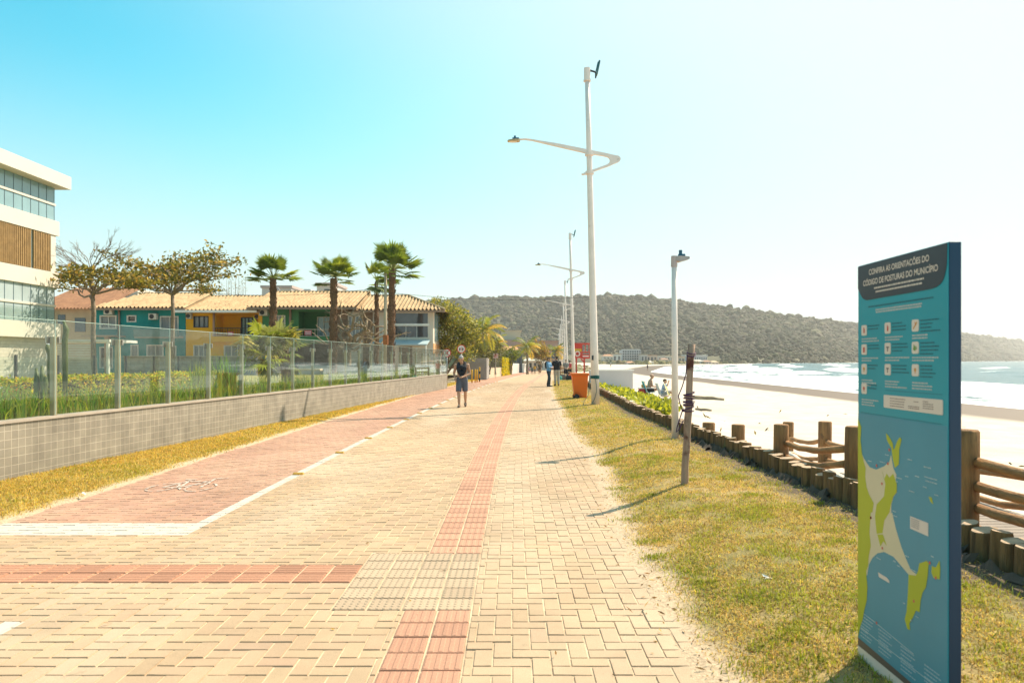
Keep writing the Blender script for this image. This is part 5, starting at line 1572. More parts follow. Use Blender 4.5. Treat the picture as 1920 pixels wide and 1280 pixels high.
def side_run(x0, Y0, x1, Y1, z0, z1, th=.2):
    a_ = Vector(((x0 - 960) / 1300 * Y0, Y0, 0)); b_ = Vector(((x1 - 960) / 1300 * Y1, Y1, 0))
    zb0, zb1 = float(gz(Y0)), float(gz(Y1)); d = (b_ - a_).normalized(); n_ = Vector((-d.y, d.x, 0)) * th
    vs = []
    for z, lo in ((z0, 1), (z1, 0)):
        for p, zb in ((a_, zb0), (b_, zb1)): vs += [p + Vector((0, 0, zb + z)), p + n_ + Vector((0, 0, zb + z))]
    return vs, [(0, 1, 3, 2), (4, 6, 7, 5), (0, 2, 6, 4), (1, 5, 7, 3), (0, 4, 5, 1), (2, 3, 7, 6)]
t = thing('railing_wall', ((-42 / 1300 * 70), 70, 0), 'cream boundary wall topped with slim upright rails past the grey block', 'wall')
vs, fs = side_run(917, 69, 940, 81, -.1, 1.05); MB().add(vs, fs).build('wall', brickmat('cream_wall', (.60, .50, .36), (.56, .46, .33), (.42, .34, .24), 6, .2, .015, 0, 'YZ', .8, .4, .08), t)
m_ = MB()
for k in range(9):
    f_ = k / 8; Y = 69 + 12 * f_; x = (917 + 23 * f_ ** .85 - 960) / 1300 * Y
    m_.box(x - .05, x + .05, Y - .1, Y + .1, 1.0 + float(gz(Y)), 2.05 + float(gz(Y)))
m_.build('rails', pbr('dark_rail', (.12, .11, .08), .7), t)
t = thing('creeper_fence', (-1.0, 88, -.3), 'boundary fence covered with bright yellow-green creeper', 'fence')
vs, fs = side_run(940.5, 81.3, 957.5, 97, -.1, 1.95, .3); MB().add(vs, fs).build('fence_core', pbr('creeper_stems', (.30, .24, .03), .95, .3, 3, 1, 12), t)
n = 5200; f_ = rs.rand(n); Y = 81.3 + 15.7 * f_; x = (940.5 + 17 * f_ ** .84 - 960) / 1300 * Y
P = np.stack([x + .02 + .16 * rs.rand(n), Y, gz(Y) + 2.15 * rs.rand(n)], -1)
kk = rs.rand(n) < .14; P[kk, 2] = gz(Y[kk]) + 1.95 + .22 * rs.rand(kk.sum()); P[kk, 0] -= .3 * rs.rand(kk.sum())
c = np.array([[.50, .42, .02]]) * (1 + rs.normal(0, .22, (n, 1))); c = np.where(rs.rand(n, 1) < .25, np.array([[.22, .26, .03]]), c)
leaf_quads('foliage', P, .17, .12, c, M['leaf'], 7, t)
n = 2200; f_ = rs.rand(n); Y = 81 + 16 * f_; x = (940.5 + 17 * f_ ** .84 - 960) / 1300 * Y
P = np.stack([x - .1 + .2 * rs.rand(n), Y - .15 * rs.rand(n), gz(Y) + 2.0 * rs.rand(n)], -1)
leaf_quads('foliage', P, .17, .12, np.array([[.50, .42, .02]]) * (1 + rs.normal(0, .22, (n, 1))), M['leaf'], 8, t)
Ysn = 68; c = px(929.5, 667, Ysn)
t = thing('notice_sign', (c.x, Ysn, -.1), 'small square pinkish notice on a post before the railing wall', 'sign')
MB().tube([(c.x, Ysn + .03, -.2), (c.x, Ysn + .03, c.z)], [.025, .025], 8).build('post', M['metal'], t)
b = MB().box(c.x - .25, c.x + .25, Ysn - .012, Ysn + .01, c.z - .24, c.z + .24).build('board', flat('notice_board', (.58, .44, .42)), t)
m_ = MB()
for k in range(3): m_.box(c.x - .15, c.x + .15 - .05 * k, Ysn - .018, Ysn - .013, c.z + .10 - .12 * k, c.z + .14 - .12 * k)
m_.build('lettering', M['sign_red'], b)
t = thing('white_wall', (0, 104, -.5), 'white boundary wall beyond the creeper fence', 'wall')
vs, fs = side_run(960, 99, 974, 118, -.1, 1.45, .2); MB().add(vs, fs).build('wall', pbr('grey_white_wall', (.56, .52, .49), .85, .08, 1), t)
vs, fs = side_run(959.6, 98.9, 974, 118, 1.45, 1.55, .3); MB().add(vs, fs).build('coping', M['white'], t)
t = thing('white_panel', (1.7, 119, -.5), 'short bright white wall panel just left of the walking family', 'wall')
vs, fs = side_run(979.5, 118.5, 987.5, 122, -.1, 1.5, .2); vs2, fs2 = side_run(979.5, 118.5, 987.5, 122, 1.5, 1.6, .26)
MB().add(vs, fs).build('wall', M['white'], t); MB().add(vs2, fs2).build('coping', M['white'], t)
def low_house(nm, lab, x0, x1, ytop, Y, col, rcol, roof_px=6, dep=10, wins=2, grp=None, flat_roof=False, ybase=None, top2=None):
    zb = float(gz(min(Y, 160))) - .3 if ybase is None else px(0, ybase, Y).z
    p0, p1 = px(x0, 0, Y), px(x1, ytop, Y)
    t = thing(nm, ((p0.x + p1.x) / 2, Y, zb), lab, 'house', grp)
    zt = p1.z; rp = roof_px * Y / 1300
    hol = []
    W_ = p1.x - p0.x; H_ = zt - rp - zb
    for k in range(wins):
        xm = p0.x + W_ * (k + .5) / wins
        hol.append((xm - W_ / wins * .26, xm + W_ / wins * .26, zb + H_ * .42, zb + H_ * .82))
    b = MB().wall(p0.x, p1.x, zb, zt - rp, Y, Y + .3, hol)
    b.box(p0.x, p0.x + .3, Y + .3, Y + dep, zb, zt - rp); b.box(p1.x - .3, p1.x, Y + .3, Y + dep, zb, zt - rp)
    b.build('wall', pbr(nm + '_plaster', col, .85, .07, .4), t)
    for h_ in hol: MB().box(h_[0], h_[1], Y + .31, Y + .4, h_[2], h_[3]).build('window', M['pane'], t)
    m_ = MB(); e = W_ * .05
    if flat_roof: m_.box(p0.x - e, p1.x + e, Y - e, Y + dep, zt - rp, zt)
    else:
        m_.add([(p0.x - e, Y - e, zt - rp), (p1.x + e, Y - e, zt - rp), (p1.x + e, Y + dep, zt - rp), (p0.x - e, Y + dep, zt - rp), (p0.x + W_ * .22, Y + dep / 2, zt), (p1.x - W_ * .22, Y + dep / 2, zt)],
               [(0, 1, 5, 4), (2, 3, 4, 5), (1, 2, 5), (3, 0, 4), (3, 2, 1, 0)])
    m_.build('roof', pbr(nm + '_roof', rcol, .85, .2, .6), t)
    return t
t = low_house('hillside_house', 'tall beige box building with a pink lower storey above the coconut palms', 940, 976, 619, 135, (.55, .46, .34), (.5, .42, .33), 1, 12, 0, flat_roof=True)
MB().box(px(944, 0, 134).x, px(979, 0, 134).x, 133.2, 134.8, px(0, 652, 134).z, px(0, 637, 134).z).build('balcony', pbr('pink_plaster', (.44, .30, .25), .85), t)
low_house('hillside_house', 'reddish flat house between the beige box and the lamp posts', 1000, 1046, 638, 175, (.40, .25, .20), (.36, .22, .18), 2, 12, 3, flat_roof=True)
low_house('roadside_house', 'dark grey house block behind the white boundary wall', 966, 979, 660, 118, (.15, .14, .14), (.45, .42, .38), 3, 8, 1, flat_roof=True)
low_house('roadside_house', 'low house with terracotta roof behind the small golden palm', 936, 975, 648, 128, (.5, .38, .28), (.50, .26, .12), 8, 8, 2)
low_house('roadside_house', 'low pavilion with pale green-white roof beyond the family', 982, 1016, 671, 150, (.50, .45, .38), (.60, .62, .54), 5, 8, 4)
low_house('roadside_house', 'distant grey house behind the walking family and the palms', 1000, 1030, 675, 170, (.56, .52, .47), (.42, .36, .30), 5, 8, 3)

# reflective studs along the white line
stud = thing('road_stud', (0, 0, 0), 'yellow road stud on the white cycle lane line', 'road stud')
m_ = MB(); m_.add([(-.12, -.05, 0), (.12, -.05, 0), (.12, .05, 0), (-.12, .05, 0), (-.105, -.018, .032), (.105, -.018, .032), (.105, .018, .032), (-.105, .018, .032)], [(4, 5, 6, 7), (0, 1, 5, 4), (1, 2, 6, 5), (2, 3, 7, 6), (3, 0, 4, 7)])
m_.build('body', pbr('stud_yellow', (.52, .29, .05), .5, .15, 10), stud)
m_ = MB(); m_.add([(-.085, -.0475, .0125), (.085, -.0475, .0125), (.085, -.0315, .029), (-.085, -.0315, .029)], [(0, 1, 2, 3)])
m_.build('reflector', pbr('stud_reflector', (.75, .42, .08), .15), stud)
grp = 'yellow studs along the cycle lane line'
for k in range(20):
    Y = 9.84 + 2.25 * k
    o = stud if k == 0 else copy_tree(stud)
    o.location = (-3.06 + float(dpath(Y)), Y, .004 + float(gz(Y))); o.scale = (.62, .8, .8)
    o['group'] = grp
    o['label'] = ('nearest yellow stud on the white line, beside the bicycle symbol' if k == 0 else 'second yellow stud on the white line from the near end' if k == 1 else 'third yellow stud on the white line from the near end' if k == 2 else 'small yellow stud farther along the white cycle lane line')

# ------------------------------------------------------------------ street lamps
def lamp_xy(k): return [2.92, 4.92, 6.88, 8.97, 10.92, 12.8, 14.7, 16.6][k], 24.2 + 31.0 * k
lamp = thing('street_lamp', (0, 0, 0), 'nearest and tallest white street lamp post with a green strap round its base', 'street lamp')
Hh = 11.65
m_ = MB(); m_.tube([(-.30 * t_, 0, Hh * t_ - .05) for t_ in (0, .2, .4, .6, .8, 1)], [.145, .132, .118, .104, .092, .080], 16); m_.build('pole', M['pole'], lamp, smooth=True)
m_ = MB(); m_.tube([(-.298, 0, 11.38), (-.30, 0, 11.80)], [.112, .112], 14); m_.tube([(-.298, 0, 11.34), (-.298, 0, 11.40)], [.13, .13], 14); m_.build('cap', M['pole'], lamp, smooth=False)
S_ = 54.2
def lz(zx, zy): return ((zx / 5.333 + 930 - 1117) / S_, EYE + (675 - (zy / 5.333 + 90)) / S_)
arm = [lz(*p) for p in ((345, 895), (640, 944), (920, 1000), (1060, 1028), (1180, 1055), (1225, 1063), (1243, 1078), (1249, 1095), (1243, 1112), (1225, 1126), (1180, 1143), (1140, 1163), (1060, 1192), (960, 1228), (870, 1257), (852, 1245), (935, 1213), (1040, 1176), (1110, 1150), (1132, 1132), (1141, 1110), (1135, 1088), (1118, 1075), (1080, 1064), (920, 1040), (640, 976), (345, 905))]
m_ = MB()
nA = len(arm)
vs = [(a_, -.055, b_) for a_, b_ in arm] + [(a_, .055, b_) for a_, b_ in arm]
strip = [(0, 1, nA - 2, nA - 1), (1, 2, nA - 3, nA - 2), (2, 3, 23, 24), (3, 4, 22, 23), (4, 5, 21, 22), (5, 6, 21), (6, 7, 20, 21), (7, 8, 20), (8, 9, 19, 20), (9, 10, 18, 19), (10, 11, 18), (11, 12, 17, 18), (12, 13, 16, 17), (13, 14, 15, 16)]
fs = [tuple(reversed(f)) for f in strip] + [tuple(i + nA for i in f) for f in strip] + [(i, (i + 1) % nA, (i + 1) % nA + nA, i + nA) for i in range(nA)]
m_.add(vs, [tuple(reversed(f)) for f in fs])
for z0, q in ((lz(0, 1045)[1], .0), (lz(0, 1232)[1], .0)):
    cx_ = -.30 * z0 / Hh
    m_.tube([(cx_, 0, z0 - .05), (cx_, 0, z0 + .05)], [.15, .15], 14)
m_.tube([Vector((lz(345, 900)[0], 0, lz(345, 900)[1])), Vector((lz(290, 893)[0], 0, lz(290, 893)[1])), Vector((lz(232, 896)[0], 0, lz(232, 896)[1]))], [.042, .036, .034], 8)
m_.build('arm', M['pole'], lamp)
hx0, hz0 = lz(232, 900)
m_ = MB()
prof = [(0, .05, .06), (-.05, .09, .05), (-.16, .13, .045), (-.30, .13, .04), (-.40, .10, .03), (-.43, .04, .02)]
vs = []
for dx, hw_, hh_ in prof: vs += [(hx0 + dx, -hw_, hz0 - .06), (hx0 + dx, hw_, hz0 - .06), (hx0 + dx, hw_ * .7, hz0 - .06 + hh_ * 1.6), (hx0 + dx, -hw_ * .7, hz0 - .06 + hh_ * 1.6)]
fs = [(3, 2, 1, 0), (20, 21, 22, 23)] + [(i * 4 + j, i * 4 + (j + 1) % 4, (i + 1) * 4 + (j + 1) % 4, (i + 1) * 4 + j) for i in range(5) for j in range(4)]
m_.add(vs, fs); hd = m_.build('lamp_head', pbr('lamp_housing', (.50, .33, .15), .5, .1, 6), lamp)
m_ = MB(); m_.box(hx0 - .26, hx0 - .03, -.05, .05, hz0 + .02, hz0 + .07); m_.cyl((hx0 - .17, 0, hz0 + .07), .04, 0, .07, 10); m_.build('photocell', flat('photocell_blue', (.02, .10, .16)), hd)
MB().box(hx0 - .37, hx0 - .10, -.09, .09, hz0 - .068, hz0 - .061).build('lens', pbr('lamp_lens', (.7, .62, .5), .2), hd)
# floodlight at the top
m_ = MB(); m_.bar((-.2, 0, 11.72), (.0, 0, 11.66), .05); m_.bar((.0, 0, 11.66), (.0, 0, 11.45), .045); m_.build('bracket', M['dark_metal'], lamp)
Mx = Matrix.Translation((.07, 0, 11.74)) @ Matrix.Rotation(R(12), 4, 'Y') @ Matrix.Scale(.72, 4)
m_ = MB(); m_.box(-.05, .03, -.19, .19, -.26, .40, Mx); m_.box(-.085, -.051, -.14, .14, -.02, .34, Mx); m_.box(-.03, .02, -.02, .02, .40, .48, Mx)
fl = m_.build('floodlight', flat('floodlight_teal', (.03, .13, .15)), lamp, bevel=.01)
m_ = MB(); m_.box(.031, .045, -.16, .16, -.23, .37, Mx); m_.build('lens', bpy.data.materials['lamp_lens'], fl)
labs = ['', 'second white street lamp, behind the three standing men', 'third white street lamp from the near end of the row', 'fourth white street lamp from the near end', 'fifth white street lamp from the near end', 'sixth white street lamp along the path', 'seventh white street lamp along the path', 'farthest white street lamp at the end of the row']
for k in range(8):
    o = lamp if k == 0 else copy_tree(lamp)
    x, Y = lamp_xy(k)
    o.location = (x, Y, float(gz(Y)) + (.0 if k == 0 else -.02)); o['group'] = 'street lamps along the path'
    if k: o['label'] = labs[k]
    ORG[o.name] = Vector(o.location)
lx_, ly_ = lamp_xy(0)
t = thing('strap', (lx_, ly_, .9), 'green strap wound round the nearest lamp post with a dangling cord', 'strap')
gs = flat('green_strap', (.01, .10, .085), .8)
m_ = MB()
for k in range(5): m_.tube([(lx_ - .025 + .150 * math.cos(a_), ly_ + .150 * math.sin(a_), .985 + .022 * k + .006 * math.sin(a_ * 2 + k)) for a_ in np.linspace(0, 6.4, 26)], .014, 6)
m_.build('band', gs, t)
m_ = MB(); m_.tube([(lx_ - .03, ly_ - .185, 1.0), (lx_ + .0, ly_ - .20, .75), (lx_ + .01, ly_ - .19, .55), (lx_ - .05, ly_ - .19, .3), (lx_ - .15, ly_ - .2, .12), (lx_ - .3, ly_ - .22, .03)], .012, 6)
m_.tube([(lx_ - .20, ly_ - .02, 1.0), (lx_ - .22, ly_ - .05, .7), (lx_ - .27, ly_ - .1, .4), (lx_ - .42, ly_ - .15, .2), (lx_ - .45, ly_ - .18, .05), (lx_ - .38, ly_ - .2, .03)], .010, 6)
m_.build('cord', flat('grey_cord', (.10, .14, .14)), t)
MB().box(lx_ - .155, lx_ - .09, ly_ - .14, ly_ - .118, 1.62, 1.78).build('sticker', M['dark_metal'], lamp)

# short lamp post
bx, by = 3.06, 13.0
t = thing('short_lamp_post', (bx, by, .02), 'short white lamp post with a flat lamp standing beside the logs', 'street lamp')
zt = px(0, 484, by).z
MB().tube([(bx, by, -.05), (bx - .01, by, 1.9), (bx - .02, by, zt)], [.068, .058, .047], 16).build('pole', M['pole'], t, smooth=True)
MB().tube([(bx - .02, by, zt - .16), (bx - .02, by, zt + .04)], [.062, .058], 14).build('collar', pbr('collar_grey', (.45, .37, .35), .5), t)
m_ = MB(); hxx = bx - .02
m_.add([(hxx - .02, by - .05, zt - .04), (hxx + .10, by - .09, zt - .075), (hxx + .28, by - .08, zt - .02), (hxx + .31, by, zt + .005), (hxx + .28, by + .08, zt - .02), (hxx + .10, by + .09, zt - .075), (hxx - .02, by + .05, zt - .04),
        (hxx - .02, by - .04, zt + .03), (hxx + .10, by - .08, zt + .035), (hxx + .27, by - .07, zt + .025), (hxx + .29, by, zt + .02), (hxx + .27, by + .07, zt + .025), (hxx + .10, by + .08, zt + .035), (hxx - .02, by + .04, zt + .03)],
       [(6, 5, 4, 3, 2, 1, 0), (7, 8, 9, 10, 11, 12, 13)] + [(i, (i + 1) % 7, (i + 1) % 7 + 7, i + 7) for i in range(7)])
hd = m_.build('lamp_head', pbr('lamp_grey', (.42, .36, .33), .5), t)
m_ = MB(); m_.box(hxx + .08, hxx + .20, by - .04, by + .04, zt + .037, zt + .075); m_.cyl((hxx + .12, by, zt + .075), .032, 0, .075, 10); m_.build('photocell', bpy.data.materials['photocell_blue'], hd)

# leaning weathered stick with a purple cord
t = thing('weathered_stake', (2.05, 8.27, .12), 'leaning weathered wooden stake with purple cord wound round its middle', 'post')
sm = pbr('peeling_stake_wood', (.38, .25, .18), .85, .3, 5, .6, 30, stretch=(3, 3, .4), dirt=((.10, .03, .018), 6, .53))
a_, b_ = Vector((2.05, 8.27, .0)), px(1297, 645, 8.27)
m_ = MB(); rg = random.Random(2)
m_.tube(limb_points(a_, b_, rg, .005, 10), [.043, .042, .043, .042, .041, .041, .042, .040, .040, .040, .042], 10, wob=.14, rng=rg); m_.build('stake', sm, t, smooth=True)
cm = flat('purple_cord', (.075, .025, .07), .7)
m_ = MB(); ax = (b_ - a_)
def on(tt, an, r_): p = a_ + ax * tt; return p + Vector((math.cos(an) * r_, math.sin(an) * r_, 0))
for q in range(8):
    t0 = .56 + .02 * q / 1.6; tl = rg.uniform(-.02, .02)
    m_.tube([on(t0 + tl * math.sin(an * .5 + q) + .004 * q, an, .056 + .012 * rg.random()) for an in np.linspace(q, q + 6.4, 14)], .0075, 5)
for q in range(2): m_.tube([on(.925 + .018 * q + .008 * math.sin(an), an, .050) for an in np.linspace(0, 6.4, 16)], .0075, 5)
m_.tube([on(.93, 3.3, .05), on(.80, 3.3, .055), on(.72, 3.2, .09), on(.66, 3.2, .13), on(.60, 3.1, .10), on(.56, 3.1, .07)], .007, 5)
m_.tube([on(.58, 3.1, .06), on(.52, 3.1, .09), on(.46, 3.1, .12), on(.42, 3.1, .13), on(.44, 3.3, .10), on(.50, 3.4, .06)], .007, 5)
m_.build('cord', cm, t)

# ------------------------------------------------------------------ log edging
t = thing('log_edging', (3.75, 10, 0), 'retaining edge of upright cut logs between the grass and the beach', 'edging')
rg = random.Random(12); logs = []
def mound(Y): return float(np.interp(Y, [0, 12, 22], [.13, .13, .04]))
Y = 2.55
while Y < 62:
    rr = rg.uniform(.068, .096); Y += rr
    x = float(logx(Y)) + rg.uniform(-.02, .03) + .09; h = rg.uniform(.225, .275) + mound(Y)
    logs.append((x, Y, rr, h)); Y += rr - .002
vis = [l for l in logs if l[1] > 4.2]
def log_mesh(mb, x, Y, rr, h, rg):
    n = 14; z0 = float(gz(Y)); lean = (rg.uniform(-.012, .012), rg.uniform(-.012, .012)); sl = rg.uniform(-.02, .02)
    rad = [rr * rg.uniform(.93, 1.05) for _ in range(n)]
    rings = []
    for z, f_ in ((-.12, 1.03), (h * .5, 1.0), (h - .012, .985), (h, .93)):
        rings.append([Vector((x + lean[0] * z / .3 + rad[k] * f_ * math.cos(2 * math.pi * k / n), Y + lean[1] * z / .3 + rad[k] * f_ * math.sin(2 * math.pi * k / n), z0 + z + (sl * math.cos(2 * math.pi * k / n) if z > .1 else 0))) for k in range(n)])
    vs = sum(rings, []); mb.cur = 0
    b0 = len(mb.f)
    mb.add(vs, [(i * n + k, i * n + (k + 1) % n, (i + 1) * n + (k + 1) % n, (i + 1) * n + k) for i in range(3) for k in range(n)])
    mb.cur = 1; mb.add(rings[3], [tuple(range(n))]); mb.cur = 0
for i, (x, Y, rr, h) in enumerate(vis[:100]):
    m_ = MB(); log_mesh(m_, x, Y, rr, h, rg); m_.build('log', [M['log'], M['log_top']], t)
m_ = MB()
for (x, Y, rr, h) in vis[100:]: log_mesh(m_, x, Y, rr, h, rg)
o = m_.build('far_logs', [M['log'], M['log_top']], t); o['kind'] = 'stuff'
# torn geotextile and debris at the foot of the logs
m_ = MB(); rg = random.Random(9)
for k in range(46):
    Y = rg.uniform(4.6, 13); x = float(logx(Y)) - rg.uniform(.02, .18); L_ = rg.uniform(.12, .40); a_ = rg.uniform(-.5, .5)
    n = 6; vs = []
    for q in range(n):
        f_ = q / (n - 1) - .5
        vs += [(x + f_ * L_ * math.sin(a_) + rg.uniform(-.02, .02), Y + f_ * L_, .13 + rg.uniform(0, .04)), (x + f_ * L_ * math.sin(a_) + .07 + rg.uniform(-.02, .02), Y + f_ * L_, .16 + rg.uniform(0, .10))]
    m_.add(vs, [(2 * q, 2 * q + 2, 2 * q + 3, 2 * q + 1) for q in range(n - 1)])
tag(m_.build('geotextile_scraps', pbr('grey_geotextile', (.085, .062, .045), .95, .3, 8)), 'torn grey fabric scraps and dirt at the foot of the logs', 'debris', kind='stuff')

# ------------------------------------------------------------------ rustic beach fences
def fence_post(mb, x, Y, zt, z0, r_, rg, lean=.01):
    pts = [Vector((x + lean * k / 4, Y, z0 + (zt - z0) * k / 4)) for k in range(5)] + [Vector((x + lean, Y, zt + .012))]
    mb.tube(pts, [r_ * 1.03, r_, r_ * .99, r_, r_ * .985, r_ * .86], 14, wob=.05, rng=rg)
def rail(mb, a_, b_, r_, rg, sag=-.02):
    mb.tube(limb_points(a_, b_, rg, .009, 8, sag), [r_ * rg.uniform(.94, 1.08) for _ in range(9)], 10, wob=.07, rng=rg)
rg = random.Random(15)
t = thing('beach_fence', (3.95, 8, .1), 'near rustic fence of thick round posts and rails standing behind the logs', 'fence')
P1 = [(3.68, 9.5, .73), (3.66, 7.42, .90), (3.64, 5.58, 1.05), (3.64, 3.64, 1.10)]
for (x, Y, zt) in P1:
    m_ = MB(); fence_post(m_, x, Y, zt, -.1, .10, rg); m_.build('post', M['wood'], t, smooth=True)
for i in range(3):
    (xa, ya, za), (xb, yb, zb) = P1[i], P1[i + 1]
    for q, (da, db) in enumerate(((.24, .24), (.43, .40), (.60, .58))):
        if i == 0 and q == 2: continue
        m_ = MB(); rail(m_, (xa + .05, ya - .09, za - da), (xb - .04, yb + .09, zb - db), .040, rg, -.03 if i == 0 else -.01); m_.build('rail', M['rail'], t, smooth=True)
t = thing('beach_fence', (5.3, 11, -.3), 'far rustic fence of slimmer posts and rails standing on the sand', 'fence')
P2 = [(5.27, 13.25, .43), (4.89, 10.85, .65), (4.72, 8.55, .79), (4.66, 5.5, .93), (4.6, 3.0, 1.05)]
for (x, Y, zt) in P2:
    m_ = MB(); fence_post(m_, x, Y, zt, -.55, .10, rg); m_.build('post', M['wood'], t, smooth=True)
for i in range(4):
    (xa, ya, za), (xb, yb, zb) = P2[i], P2[i + 1]
    for da in (.30, .58):
        m_ = MB(); rail(m_, (xa, ya - .08, za - da), (xb, yb + .08, zb - da), .036, rg); m_.build('rail', M['rail'], t, smooth=True)
for (x, Y, zt, r_, lab) in ((3.62, 11.1, .58, .105, 'square-cut stub post behind the logs, left of the near fence'), (3.66, 12.9, .45, .115, 'low flat-topped stub post just behind the weathered stake')):
    m_ = MB(); fence_post(m_, x, Y, zt, -.05, r_, rg, 0); o = m_.build('stub_post', M['wood'], None, smooth=True); tag(o, lab, 'post')
# boardwalk between the two fences
t = thing('boardwalk', (4.5, 6, .1), 'short plank boardwalk between the two rustic fences', 'boardwalk')
pm = pbr('deck_plank', (.34, .29, .24), .85, .25, 5, .4, 30, stretch=(.4, 4, 4), c2=(.22, .18, .15))
m_ = MB(); Y = 2.6; rg = random.Random(3)
while Y < 7.4:
    m_.box(3.74, 4.56, Y, Y + .085, .215 + rg.uniform(-.004, .004), .245); Y += .098
m_.build('plank', pm, t)
m_ = MB(); m_.box(3.80, 3.88, 2.6, 7.4, .12, .214); m_.box(4.42, 4.50, 2.6, 7.4, -.5, .214); m_.build('joist', M['wood'], t)
m_ = MB(); m_.tube([(3.72, 2.8, .275), (3.71, 5, .272), (3.71, 7.3, .27)], [.035, .04, .035], 8); m_.build('edge_pole', M['rail'], t)

# ------------------------------------------------------------------ wheeled bin
t = thing('wheeled_bin', (2.92, 28.6, 0), 'bright orange wheeled rubbish bin on the grass beside the lamp post', 'bin')
om = pbr('orange_plastic', (.80, .15, .008), .45, .05, 2)
bx, by, sc_ = 2.79, 28.6, 1.0
def ring(x0, x1, y0, y1, z): return [(bx + x0, by + y0, z), (bx + x1, by + y0, z), (bx + x1, by + y1, z), (bx + x0, by + y1, z)]
m_ = MB(); lv = [ring(-.22, .27, -.22, .22, .07), ring(-.27, .29, -.25, .25, .45), ring(-.325, .325, -.28, .28, .96), ring(-.335, .335, -.29, .29, 1.0)]
m_.add(sum(lv, []), [(3, 2, 1, 0)] + [(i * 4 + j, i * 4 + (j + 1) % 4, (i + 1) * 4 + (j + 1) % 4, (i + 1) * 4 + j) for i in range(3) for j in range(4)] + [(12, 13, 14, 15)])
m_.build('body', om, t, bevel=.03)
m_ = MB(); m_.box(bx - .37, bx + .37, by - .325, by + .325, .985, 1.03); m_.build('rim', om, t, bevel=.012)
m_ = MB(); m_.add(ring(-.41, .38, -.33, .33, 1.031) + ring(-.38, .35, -.30, .30, 1.09), [(4, 5, 6, 7), (0, 1, 5, 4), (1, 2, 6, 5), (2, 3, 7, 6), (3, 0, 4, 7)]); ld = m_.build('lid', om, t, bevel=.015)
MB().tube([(bx - .43, by - .25, 1.01), (bx - .43, by + .25, 1.01)], [.022, .022], 8).build('handle', om, ld)
for sy in (-1, 1):
    m_ = MB(); m_.tube([(bx - .15, by + sy * .255, .12), (bx - .15, by + sy * .31, .12)], [.12, .12], 20); w_ = m_.build('wheel', M['black'], t)
    m_ = MB(); m_.tube([(bx - .15, by + sy * .312, .12), (bx - .15, by + sy * .318, .12)], [.055, .055], 14); m_.build('hub', M['dark_metal'], w_)
m_ = MB()
m_.tube([(bx - .12 + .19 * math.cos(a_), by - .262, .12 + .20 * math.sin(a_)) for a_ in np.linspace(-.1, 2.6, 12)], .022, 6); m_.build('wheel_arch', om, t)
m_ = MB(); m_.tube([(bx - .15, by - .3, .12), (bx - .15, by + .3, .12)], [.015, .015], 8); m_.build('axle', M['dark_metal'], t)

# white wall on the sand
t = thing('beach_wall', (6, 41, -.5), 'plain white rectangular wall standing on the sand behind the logs', 'wall')
MB().box(4.6, 7.15, 41, 41.5, -1, 1.0).build('wall', pbr('off_white_wall', (.56, .50, .48), .85, .06, .6, dirt=((.45, .39, .36), .8, .62)), t)
MB().box(4.58, 7.22, 40.98, 41.56, 1.0, 1.06).build('cap', M['white'], t)

# trailing green plants on the sand behind the logs
n = 2700
yy = 19 + 19 * rs.rand(n); l = logx(yy); w_ = np.interp(yy, [19, 23, 30, 38], [.5, 1.6, 2.4, 1.8]); xx = l + .35 + w_ * rs.rand(n)
k = rs.rand(n) < np.clip((fbm(xx * .8, yy * .6, 181) - .30) * 5, .1, 1)
xx, yy = xx[k], yy[k]; n = len(xx)
P = np.stack([xx, yy, beach_z(xx, yy) + .02 + .16 * rs.rand(n)], -1)
c = np.where(rs.rand(n, 1) < .6, np.array([[.34, .36, .03]]), np.array([[.16, .20, .03]])) * (1 + rs.normal(0, .22, (n, 1)))
tag(leaf_quads('beach_creeper', P, .15 + .08 * rs.rand(n), .11, c, M['leaf'], 15), 'low creeping green plants on the sand behind the logs', 'plants', kind='stuff')

# driftwood, weed and footprints' worth of litter
dw = pbr('driftwood', (.32, .24, .16), .9, .25, 4, .5, 20)
for (xa, ya, xb, yb, Y, r_, lab) in ((1283, 743, 1358, 751, 36, .10, 'long driftwood log lying on the sand behind the stake'), (1304, 766, 1334, 773, 27.5, .05, 'short dark piece of driftwood nearer on the sand')):
    a_, b_ = px(xa, ya, Y), px(xb, yb, Y - .5)
    a_.z = float(beach_z(np.array([a_.x]), np.array([a_.y]))[0]) + r_ * .7; b_.z = float(beach_z(np.array([b_.x]), np.array([b_.y]))[0]) + r_ * .7
    m_ = MB(); m_.tube(limb_points(a_, b_, random.Random(int(xa)), .05, 6), [r_ * .8, r_, r_ * 1.05, r_, r_ * .95, r_ * .9, r_ * .6], 9); tag(m_.build('driftwood', dw, None, smooth=True), lab, 'driftwood')
n = 420
xx = 4.6 + 14 * rs.rand(n) ** 1.3; yy = 6 + 24 * rs.rand(n)
band = (np.abs(yy - 21.5 - .22 * (xx - 8)) < .5) | (rs.rand(n) < .14)
xx, yy = xx[band], yy[band]; n = len(xx)
P = np.stack([xx, yy, beach_z(xx, yy) + .02], -1)
tag(leaf_quads('seaweed', P, .12 + .14 * rs.rand(n), .05, np.array([[.10, .08, .04]]) * (1 + rs.normal(0, .3, (n, 1))), M['leaf'], 19, up=0.0), 'scattered dry seaweed and bits of wood on the sand', 'seaweed', kind='stuff')
n = 26
